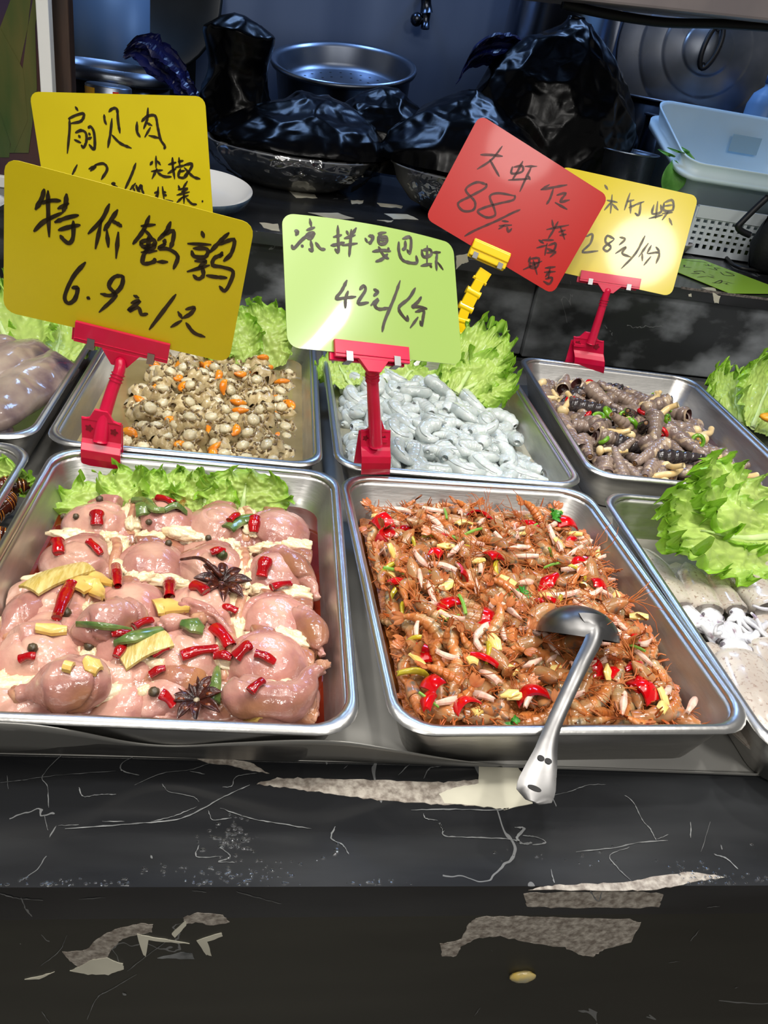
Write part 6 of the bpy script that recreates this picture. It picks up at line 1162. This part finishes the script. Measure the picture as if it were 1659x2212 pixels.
# peeled raw shrimp
M['raw'] = mat('raw_peeled_shrimp', (206, 213, 209), (176, 185, 182), rough=0.16, scale=22, detail=4, bump=0.25, bscale=110, coat=0.6, sss=0.15, rnd=0.06, spot=((140, 146, 144), 45, 0.66), bdist=.003)
def raw_proto(seed, label):
    rs = np.random.RandomState(seed + 30); bend = rs.uniform(2.4, 4.8) if seed % 3 else rs.uniform(1.0, 1.8); L = rs.uniform(.066, .080); n = 26; P = []; x = y = th = 0.0
    for i in range(n):
        t = i / (n - 1.0); P.append((x, y, .003 * math.sin(4 * t + seed))); x += L / n * math.cos(th); y += L / n * math.sin(th); th += bend / n * (.5 + t)
    P = np.array(P); P -= P.mean(0); t = np.linspace(0, 1, n); r = np.interp(t, [0, .05, .2, .5, .8, .95, 1], [.005, .0105, .0128, .0122, .0090, .0052, .0024]) * (1 + .045 * np.sin(t * 38))
    root = MB().tube(P, r, 14, flat=.85).build('raw_shrimp', M['raw']); tag(root, label, 'raw shrimp', 'peeled raw shrimp'); T = np.gradient(P, axis=0)
    mb = MB(); i0 = 3; o_ = np.array([unit(np.array([-q[1], q[0], 0])) for q in T]); sgn = -1
    q = np.array([P[i] + sgn * o_[i] * r[i] * .55 + np.array([0, 0, r[i] * .72]) for i in range(i0, 20)]); mb.tube(q, .0007, 5); own(root, mb.build('dark_vein', mat('grey_vein', (168, 174, 171), rough=.3) if 'grey_vein' not in bpy.data.materials else bpy.data.materials['grey_vein'], root)); return root
t_ = TR['prawn']; hwP, hdP = t_['w'] / 2 - .036, t_['d'] / 2 - .036
def heapP(u, v): return RIM - .040 + .020 * (1 - abs(u / hwP) ** 3) * (1 - abs(v / hdP) ** 4) - (0.018 * max(0, u / hwP - .2)) + .006 * noise.noise(Vector((u * 14, v * 14, 5)))
rp = [raw_proto(s, 'white peeled raw shrimp in the heap in front of the lettuce') for s in range(7)]
sp_, rs = scatter(150, hwP, hdP, .0235, 31, accept=lambda u, v: v < hdP - .05)
for i, (u, v) in enumerate(sp_): fit_place(rp[i % 7], 'prawn', u, v, heapP(u, v) + rs.uniform(-.004, .006), lambda: (rs.normal(0, .22) + (math.pi if rs.rand() < .4 else 0), rs.normal(0, .18), rs.uniform(0, 6.28)), rs.uniform(.9, 1.12), first)
sp_, rs = scatter(36, hwP * .88, hdP * .88, .042, 33, accept=lambda u, v: v < hdP - .07)
for i, (u, v) in enumerate(sp_): fit_place(rp[(i * 2) % 7], 'prawn', u, v, heapP(u, v) + .012, lambda: (rs.normal(0, .2), rs.normal(0, .15), rs.uniform(0, 6.28)), rs.uniform(.95, 1.15), first)
G = [[tw('prawn', u, v, heapP(u, v) - .012 - (0.02 if abs(u) > hwP or abs(v) > hdP else 0)) for u in np.linspace(-hwP, hwP, 40)] for v in np.linspace(-hdP, hdP * .8, 44)]
tag(MB().grid(np.array(G)).build('shrimp_flesh', mat('packed_shrimp_flesh', (178, 184, 180), (140, 146, 142), rough=.3, scale=40, coat=.4, bump=.4)), 'packed raw shrimp flesh filling the heap below the visible shrimp', 'shrimp bits', kind='stuff')

# scallops
M['muscle'] = mat('scallop_muscle', (226, 216, 184), (204, 188, 144), rough=.2, scale=70, coat=.5, sss=.1, rnd=.05)
M['mantle'] = mat('scallop_mantle', (206, 188, 144), (164, 140, 94), rough=.22, scale=50, detail=4, coat=.5, bump=.5, bscale=160, rnd=.16, spot=((120, 96, 58), 60, .60), spotw=.12, bdist=.003)
M['roe'] = mat('scallop_roe', (244, 156, 36), (230, 126, 20), rough=.2, scale=40, coat=.5, rnd=.08)
def scallop_proto(seed, roe, label):
    rs = np.random.RandomState(seed + 60); root = None; G = []; na = 40
    for j in range(9):
        s = j / 8.0; row = []
        for i in range(na):
            a = i * 2 * math.pi / na; R = .0225 * (1 + .14 * noise.noise(Vector((math.cos(a) * 1.5, math.sin(a) * 1.5, seed))) + .05 * s * math.sin(9 * a + seed)); z = .007 * (1 - s ** 2) + .004 * s ** 2 * math.sin(7 * a + seed * 2) + .003 * math.sin(s * 9 + 1.5) * (.4 + s) + .005 * s * noise.noise(Vector((R * s * math.cos(a) * 130, R * s * math.sin(a) * 130, seed))); row.append((R * s * math.cos(a), R * s * .82 * math.sin(a), z))
        G.append(row)
    G.append([(x * .93, y * .93, z - .006) for x, y, z in G[-1]]); root = MB().grid(np.array(G), cv=True).build('scallop', M['mantle']); tag(root, label, 'scallop', 'shelled scallops')
    m_ = MB(); cx, cy = rs.uniform(-.003, .003), rs.uniform(-.002, .004); m_.ell((cx, cy, .0075), (.0090, .0082, .0060), None, 18, 10, jit=.25, seed=seed); own(root, m_.build('muscle', M['muscle'], root))
    if roe:
        a0 = rs.uniform(0, 6.28); P = [(.0175 * math.cos(a0 + t), .0150 * math.sin(a0 + t), .006) for t in np.linspace(0, 1.7, 12)]; own(root, MB().tube(P, .0066 * np.sin(np.linspace(.35, 2.9, 12)), 10, flat=.8).build('roe', M['roe'], root))
    f = MB(); P = []
    for i in range(60):
        a = i * 6.0 / 59; P.append((.0155 * math.cos(a), .0130 * math.sin(a), .0068 + .0014 * math.sin(11 * a + seed))); 
    f.tube(P, .0016, 6); own(root, f.build('frill', mat('dark_frill', (150, 126, 84), (92, 70, 40), rough=.3, scale=150, coat=.4) if 'dark_frill' not in bpy.data.materials else bpy.data.materials['dark_frill'], root)); return root
SLb = 'shelled scallop with a round white muscle in the cloudy broth'; SRo = 'shelled scallop with an orange roe in the cloudy broth'
scp = [scallop_proto(0, 0, SLb), scallop_proto(1, 1, SRo), scallop_proto(2, 0, SLb), scallop_proto(3, 1, SRo), scallop_proto(4, 0, SLb)]
t_ = TR['scallop']; hwC, hdC = t_['w'] / 2 - .047, t_['d'] / 2 - .047
def heapC(u, v): return RIM - .040 + .010 * (1 - abs((u + .02) / hwC) ** 2) * (1 - abs(v / hdC) ** 4) + .004 * noise.noise(Vector((u * 20, v * 20, 7)))
sp_, rs = scatter(92, hwC, hdC, .030, 41, accept=lambda u, v: not (u < -.10 and v > .04) and not (v > .12 and u > -.02 and rs0.rand() < .45)) if False else scatter(92, hwC, hdC, .030, 41, accept=lambda u, v: not (u < -hwC + .035) and not (u < -.085 and v > .02) and v < hdC - .03)
for i, (u, v) in enumerate(sp_): fit_place(scp[i % 5], 'scallop', u, v, heapC(u, v) - .001 + rs.uniform(-.004, .003), lambda: (rs.normal(0, .30), rs.normal(0, .30), rs.uniform(0, 6.28)), rs.uniform(.9, 1.15), first)
sp_, rs = scatter(26, hwC * .8, hdC * .8, .05, 43, accept=lambda u, v: u > -.07 and v < hdC - .05)
for i, (u, v) in enumerate(sp_): place(scp[(i * 2 + 1) % 5], 'scallop', u, v, heapC(u, v) + .009, (rs.normal(0, .4), rs.normal(0, .4), rs.uniform(0, 6.28)), rs.uniform(.95, 1.15), first)

# horn snails, mushrooms, chilli rings
def snail_mat(name, a, b, sp):
    m = mat(name, a, b, rough=.2, scale=30, detail=4, coat=.55, bump=.2, bscale=160, rnd=.16, spot=sp, bdist=.002); return m
M['snail'] = snail_mat('snail_shell', (150, 130, 114), (108, 90, 86), ((172, 150, 124), 40, .60)); M['snailD'] = snail_mat('dark_snail_shell', (66, 58, 58), (38, 34, 36), ((96, 84, 80), 40, .62))
def snail_proto(seed, m, label):
    rs = np.random.RandomState(seed + 80); L = rs.uniform(.074, .090); turns = 6.0 if seed % 2 else 7.0; G = []; nu, nv = 64, 20; r1, r0 = .0142, .0048
    for i in range(nu):
        row = []
        for j in range(nv):
            a = j * 2 * math.pi / nv; s = i / (nu - 1.0); ph = (s * turns + a / (2 * math.pi)) % 1.0; r = (r0 + (r1 - r0) * s ** .9) * (1 + .13 * math.sin(math.pi * ph) - .07 - (.06 if ph < .08 or ph > .92 else 0) + .012 * math.sin(ph * 18.8)) * (1 - .10 * max(0, s - .9) * 10 * .5); row.append((L * (s - .5), r * math.cos(a), r * math.sin(a)))
        G.append(row)
    G = np.array(G); mb = MB(); mb.grid(G, cv=True); n = len(mb.V[0]); mb.F.append(tuple(range(nv))); mb.M.append(0)
    last = G[-1]; c = last.mean(0); rim = [last, c + (last - c) * .80 + np.array([.002, 0, 0])]; mb.grid(np.array(rim), cv=True); root = mb.build('horn_snail', m); tag(root, label, 'snail', 'horn snails')
    ap = MB(); ap.grid(np.array([c + (last - c) * .80 + np.array([.002, 0, 0]), c + (last - c) * .70 - np.array([.006, 0, 0]), c + (last - c) * .3 - np.array([.012, 0, 0])]), cv=True); b = 2 * nv; ap.F.append(tuple(b + i for i in range(nv))); ap.M.append(0)
    own(root, ap.build('aperture', mat('shell_opening', (92, 50, 46), (40, 20, 18), rough=.25, scale=40) if 'shell_opening' not in bpy.data.materials else bpy.data.materials['shell_opening'], root))
    tp = MB(); tp.ell((-L * .5, 0, 0), (.001, r0 * .7, r0 * .7), None, 10, 7); own(root, tp.build('cut_tip', mat('cut_tip_orange', (150, 104, 50), (60, 40, 28), rough=.3, scale=90) if 'cut_tip_orange' not in bpy.data.materials else bpy.data.materials['cut_tip_orange'], root)); return root
SN = 'grey-brown ridged horn snail in the snail tray'; SD = 'near-black horn snail in the snail tray'
snp = [snail_proto(0, M['snail'], SN), snail_proto(1, M['snail'], SN), snail_proto(2, M['snail'], SN), snail_proto(3, M['snailD'], SD), snail_proto(4, M['snail'], SN)]
t_ = TR['snail']; hwN, hdN = t_['w'] / 2 - .034, t_['d'] / 2 - .034
def heapN(u, v): return RIM - .044 + .022 * (1 - abs((u + .03) / hwN) ** 2 * .8) * (1 - abs(v / hdN) ** 3) + .004 * noise.noise(Vector((u * 15, v * 15, 9))) - .010 * max(0, u / hwN)
sp_, rs = scatter(100, hwN, hdN, .0285, 51)
for i, (u, v) in enumerate(sp_): fit_place(snp[i % 5 if i % 10 != 3 else 0], 'snail', u, v, heapN(u, v) + rs.uniform(-.004, .004), lambda: (rs.uniform(0, 6.28), rs.normal(0, .28), rs.uniform(0, 6.28)), rs.uniform(.9, 1.12), first)
sp_, rs = scatter(24, hwN * .75, hdN * .85, .045, 53, accept=lambda u, v: u < .06)
for i, (u, v) in enumerate(sp_): fit_place(snp[(i * 2) % 5 if i % 5 else 4], 'snail', u, v, heapN(u, v) + .013, lambda: (rs.uniform(0, 6.28), rs.normal(0, .35), rs.uniform(0, 6.28)), rs.uniform(.95, 1.15), first)
G = [[tw('snail', u, v, heapN(u, v) - .016 - (.02 if abs(u) > hwN or abs(v) > hdN else 0)) for u in np.linspace(-hwN, hwN, 36)] for v in np.linspace(-hdN, hdN, 40)]
tag(MB().grid(np.array(G)).build('snail_gravy', mat('snail_gravy_dark', (70, 42, 24), (40, 24, 16), rough=.15, scale=50, coat=.5, bump=.5)), 'dark oily gravy filling the gaps between the horn snails', 'sauce', kind='stuff')
M['mush'] = mat('pale_mushroom', (236, 214, 164), (220, 188, 128), rough=.3, scale=40, coat=.3, rnd=.07)
def mush_proto(seed, label):
    rs = np.random.RandomState(seed + 100); P = smoothpath([(0, 0, 0), (.016, .004 * (seed % 2 * 2 - 1), .001), (.034, .006 * (seed % 3 - 1), .0), (.050, .003, .002)], 6); root = MB().tube(P, np.linspace(.0046, .0054, len(P)) * (1 + .1 * np.sin(np.linspace(0, 5, len(P)))), 10).build('mushroom', M['mush']); tag(root, label, 'mushroom', 'pale beech mushrooms')
    if seed != 2: own(root, MB().ell(P[0] - np.array([.003, 0, 0]), (.0075, .0105, .0100), None, 16, 10, jit=.12, seed=seed).build('cap', M['mush'], root))
    return root
mp_ = [mush_proto(s, 'pale cream mushroom among the horn snails') for s in range(3)]
SNZ = zm(1100, 740, 559 / 1659.0)
sprinkle(mp_, 'snail', 10, heapN, hwN * .95, hdN * .95, .05, 61, .010, extra=SNZ([(345, 280), (280, 295), (170, 245), (720, 310), (950, 400), (590, 590), (740, 540), (880, 520), (1230, 580), (1340, 700), (1440, 800), (1010, 800), (590, 700), (1080, 760), (920, 840), (1010, 870), (1480, 890), (300, 435), (770, 290), (1570, 910)]), tilt=.25)
def ring_proto(seed, m, label, cat):
    P = np.array([(.0095 * math.cos(t), .0085 * math.sin(t), 0) for t in np.linspace(0, 2 * math.pi, 19)]); root = MB().tube(P, .0032, 8, caps=False, flat=1.3).build('chilli_ring', m); tag(root, label, cat, 'chilli rings among the snails')
    s = MB()
    for k in range(3): s.ell((.004 * math.cos(k * 2.1), .004 * math.sin(k * 2.1), 0), (.0022, .0016, .001), None, 8, 6)
    own(root, s.build('seeds', bpy.data.materials['chilli_seed'], root)); return root
gr = mat('green_chilli_skin', (118, 168, 34), (84, 140, 22), rough=.18, scale=30, coat=.5)
ringR, ringG = ring_proto(0, M['redpep'], 'red chilli ring among the horn snails', 'chilli'), ring_proto(1, gr, 'green chilli ring among the horn snails', 'chilli')
sprinkle([ringR], 'snail', 2, heapN, hwN * .8, hdN * .8, .1, 63, .014, tilt=.6, extra=SNZ([(845, 490), (510, 272), (350, 400), (1300, 880)])); sprinkle([ringG], 'snail', 3, heapN, hwN * .8, hdN * .8, .1, 64, .014, tilt=.6, extra=SNZ([(765, 570), (1010, 505), (560, 515), (620, 500), (940, 340), (970, 360), (1060, 420), (1210, 630), (640, 340), (715, 530)]))

# squid
M['squid'] = mat('squid_skin', (206, 198, 186), (176, 164, 152), rough=.2, scale=20, coat=.5, bump=.12, bscale=50, sss=.1, spot=((150, 130, 118), 260, .58), spotw=.12, rnd=.04); M['squidT'] = mat('squid_tentacle_skin', (224, 224, 224), (196, 194, 200), rough=.18, scale=40, coat=.6, spot=((150, 130, 140), 60, .64))
def squid(tip, mouth, w, z, seed, label, head=True, grp='raw squid in the tray'):
    a, b = onz(*tip, z), onz(*mouth, z + .004); d = b - a; L = np.linalg.norm(d); x = unit(d); y = unit(np.cross((0, 0, 1), x)); n = np.cross(x, y); Mx = Matrix(((x[0], y[0], n[0], a[0]), (x[1], y[1], n[1], a[1]), (x[2], y[2], n[2], a[2]), (0, 0, 0, 1))); t = np.linspace(0, 1, 24)
    root = empty('squid', M=Mx); tag(root, label, 'squid', grp); rs = np.random.RandomState(seed)
    P = np.stack([t * L, .003 * np.sin(t * 4 + seed), 0 * t], 1); r = w / 2 * np.interp(t, [0, .08, .3, .7, .95, 1], [.08, .35, .78, 1.0, .96, .80]) * (1 + .03 * np.sin(t * 17 + seed)); mb = MB().tube(P, r, 20, flat=.62); mb.build('mantle', M['squid'], root)
    for s in (-1, 1):
        G = [[(L * (.02 + .42 * u), s * (w / 2 * np.interp(.02 + .42 * u, t, r / (w / 2)) * .8 + v * w * .42 * math.sin(math.pi * min(1, .15 + .85 * u))), -.002 + .002 * math.sin(9 * u + seed) * v) for v in np.linspace(0, 1, 7)] for u in np.linspace(0, 1, 14)]
        G = np.array(G); f = MB().grid(G); f.grid((G - np.array([0, 0, .0016]))[::-1]); f.build('fin', M['squid'], root)
    if head:
        h = MB().ell((L + w * .22, 0, -.001), (w * .30, w * .28, w * .22), None, 18, 12, jit=.15, seed=seed); ho = h.build('head', M['squidT'], root)
        for s in (-1, 1): MB().ell((L + w * .25, s * w * .24, w * .04), (w * .07, w * .05, w * .07), None, 12, 8).build('eye', mat('squid_eye', (96, 90, 98), rough=.1, coat=.5) if 'squid_eye' not in bpy.data.materials else bpy.data.materials['squid_eye'], ho)
        for k in range(7):
            dd = np.array([1.0, (k - 3) * .28, rs.uniform(-.1, .3)]); q = [np.array([L + w * .45, (k - 3) * w * .085, 0])]
            for i in range(7): q.append(q[-1] + unit(dd) * w * .20); dd = dd + rs.uniform(-.6, .6, 3) * np.array([1, 1, .5]) + np.array([0, 0, -.08])
            MB().tube(smoothpath(q, 3), np.linspace(w * .10, w * .03, 22), 8).build('tentacle', M['squidT'], ho)
    return root
zq = RIM - .044
squid((1372, 1180), (1478, 1318), .050, zq, 1, 'squid along the tray wall, its head pointing at the shrimp tray'); squid((1478, 1215), (1532, 1322), .048, zq + .004, 2, 'brown-speckled squid second from the tray wall, below the lettuce')
squid((1532, 1228), (1588, 1318), .034, zq + .008, 3, 'slim pale squid wedged between two wider ones'); squid((1575, 1205), (1668, 1322), .062, zq + .006, 4, 'wide speckled squid in the back row at the picture edge', head=False)
squid((1690, 1640), (1598, 1425), .066, zq + .004, 5, 'big pale squid at the front with its tentacles between the rows'); squid((1760, 1560), (1650, 1395), .056, zq + .002, 6, 'squid in the front row cut off by the picture edge', head=False)
squid((1590, 1500), (1520, 1400), .040, zq - .006, 7, 'squid in the front row lying low along the tray wall', head=False); squid((1690, 1240), (1650, 1200), .045, zq + .010, 8, 'squid with a curled tentacle beside the lettuce edge'); squid((1700, 1430), (1650, 1340), .04, zq - .002, 9, 'small squid piece under the wide speckled squid', head=False)
for i_, (a_, b_, w_) in enumerate([((1760, 1260), (1800, 1370), .05), ((1860, 1270), (1900, 1380), .05), ((1860, 1560), (1760, 1400), .055), ((1960, 1560), (1880, 1410), .055), ((1790, 1640), (1700, 1450), .05)]):
    squid(a_, b_, w_, zq - .002, 20 + i_, 'pale squid further along the tray, past the picture edge')
# grey-purple meat slabs
M['slab'] = mat('grey_purple_flesh', (164, 148, 132), (96, 78, 82), c3=(138, 120, 112), rough=.2, scale=16, detail=4, ramp=(.34, .66), coat=.5, bump=.35, bscale=40, sss=.08, spot=((58, 48, 66), 11, .62))
def slab_(pts, zs, rad, flat, label, seed):
    P = [onz(x, y, z) for (x, y), z in zip(pts, zs)]; c = P[0]; Q = smoothpath([p - c for p in P], 7); t = np.linspace(0, 1, len(Q)); mb = MB(); r = np.interp(t, [0, .08, .3, .6, .9, 1], [.45, .85, 1, 1, .8, .4]) * rad; mb.tube(Q, r, 22, flat=flat); V = mb.V[0]
    for i in range(len(V)): V[i] += np.array([0, 0, 1]) * .006 * noise.noise(Vector(V[i] * 30) + Vector((seed, 0, 0))) + .005 * np.array(noise.noise_vector(Vector(V[i] * 22)))
    tag(mb.build('meat_slab', M['slab'], loc=c.tolist()), label, 'seafood', 'grey-purple shellfish meat')
slab_([(128, 782), (80, 815), (20, 860), (-60, 920)], [RIM - .012, RIM - .010, RIM - .015, RIM - .02], .046, .6, 'thick grey-purple meat slab nearest the scallop tray', 1); slab_([(85, 765), (20, 790), (-60, 830)], [RIM - .008, RIM - .004, RIM - .01], .05, .6, 'folded beige-grey meat slab by the lettuce at the picture edge', 2); slab_([(30, 752), (0, 760), (-50, 780)], [RIM + .006, RIM + .006, RIM], .03, .7, 'upper end of a meat slab under the big yellow card', 3); slab_([(12, 920), (-10, 930), (-40, 940)], [RIM - .04, RIM - .04, RIM - .04], .02, .7, 'small pale meat scrap in the corner at the picture edge', 4)
# pupae
M['pupa'] = mat('pupa_brown', (76, 32, 20), (44, 16, 12), rough=.14, scale=50, coat=.7, rnd=.15)
def pupa_proto(label):
    t = np.linspace(0, 1, 36); r = .0135 * np.sin(math.pi * (.06 + .88 * t)) ** .7 * (1 + .05 * np.sin(t * 52) * (t > .3)); root = MB().tube(np.stack([(t - .5) * .048, 0 * t, 0 * t], 1), r, 16).build('silkworm_pupa', M['pupa']); tag(root, label, 'pupa', 'silkworm pupae'); rg = MB()
    for k in range(5):
        s = .42 + k * .1; i = int(s * 35); rg.tube([((s - .5) * .048 - .0005, 0, 0), ((s - .5) * .048 + .0005, 0, 0)], r[i] * 1.012, 16, caps=False)
    own(root, rg.build('ring', mat('pupa_ring_tan', (176, 112, 44), rough=.2, coat=.5), root)); return root
pp = pupa_proto('dark brown ringed silkworm pupa at the picture edge'); fs = True
for (x, y, z, rot) in [(18, 1052, RIM - .022, (0, .1, .5)), (5, 1090, RIM - .018, (0.4, 0, 1.4)), (-25, 1070, RIM - .02, (0, 0, 2.)), (-30, 1120, RIM - .02, (0, .1, 1)), (-60, 1100, RIM - .022, (0, 0, .3)), (-70, 1060, RIM - .02, (0, 0, 1.3)), (-20, 1160, RIM - .03, (0, 0, .2))] + [(x_, y_, RIM - .034, (0, 0.1, (x_ * 7 + y_ * 3) % 6)) for x_, y_ in [(-60, 1150), (-110, 1080), (-130, 1130), (-100, 1180), (-60, 1220), (-140, 1210), (-170, 1160), (-110, 1270), (-190, 1290), (-230, 1230), (-180, 1370), (-270, 1340), (-300, 1440), (-220, 1430), (-380, 1400)]]:
    p = onz(x, y, z)
    if fs: pp.location = p; pp.rotation_euler = rot; fs = False
    else: dup(pp, p, rot)
# stray kernel on the front panel, bits of food on the marble
q = MB(); q.ell((0, 0, 0), (.0125, .004, .0075), None, 20, 12, jit=.15, seed=4); p = ony(1129, 2110, EDGE_Y - .002); o = q.build('corn_kernel', mat('kernel_yellow', (206, 176, 84), (170, 164, 136), rough=.25, scale=60, coat=.3), loc=p.tolist()); tag(o, 'single yellowish kernel stuck on the black front panel', 'kernel')
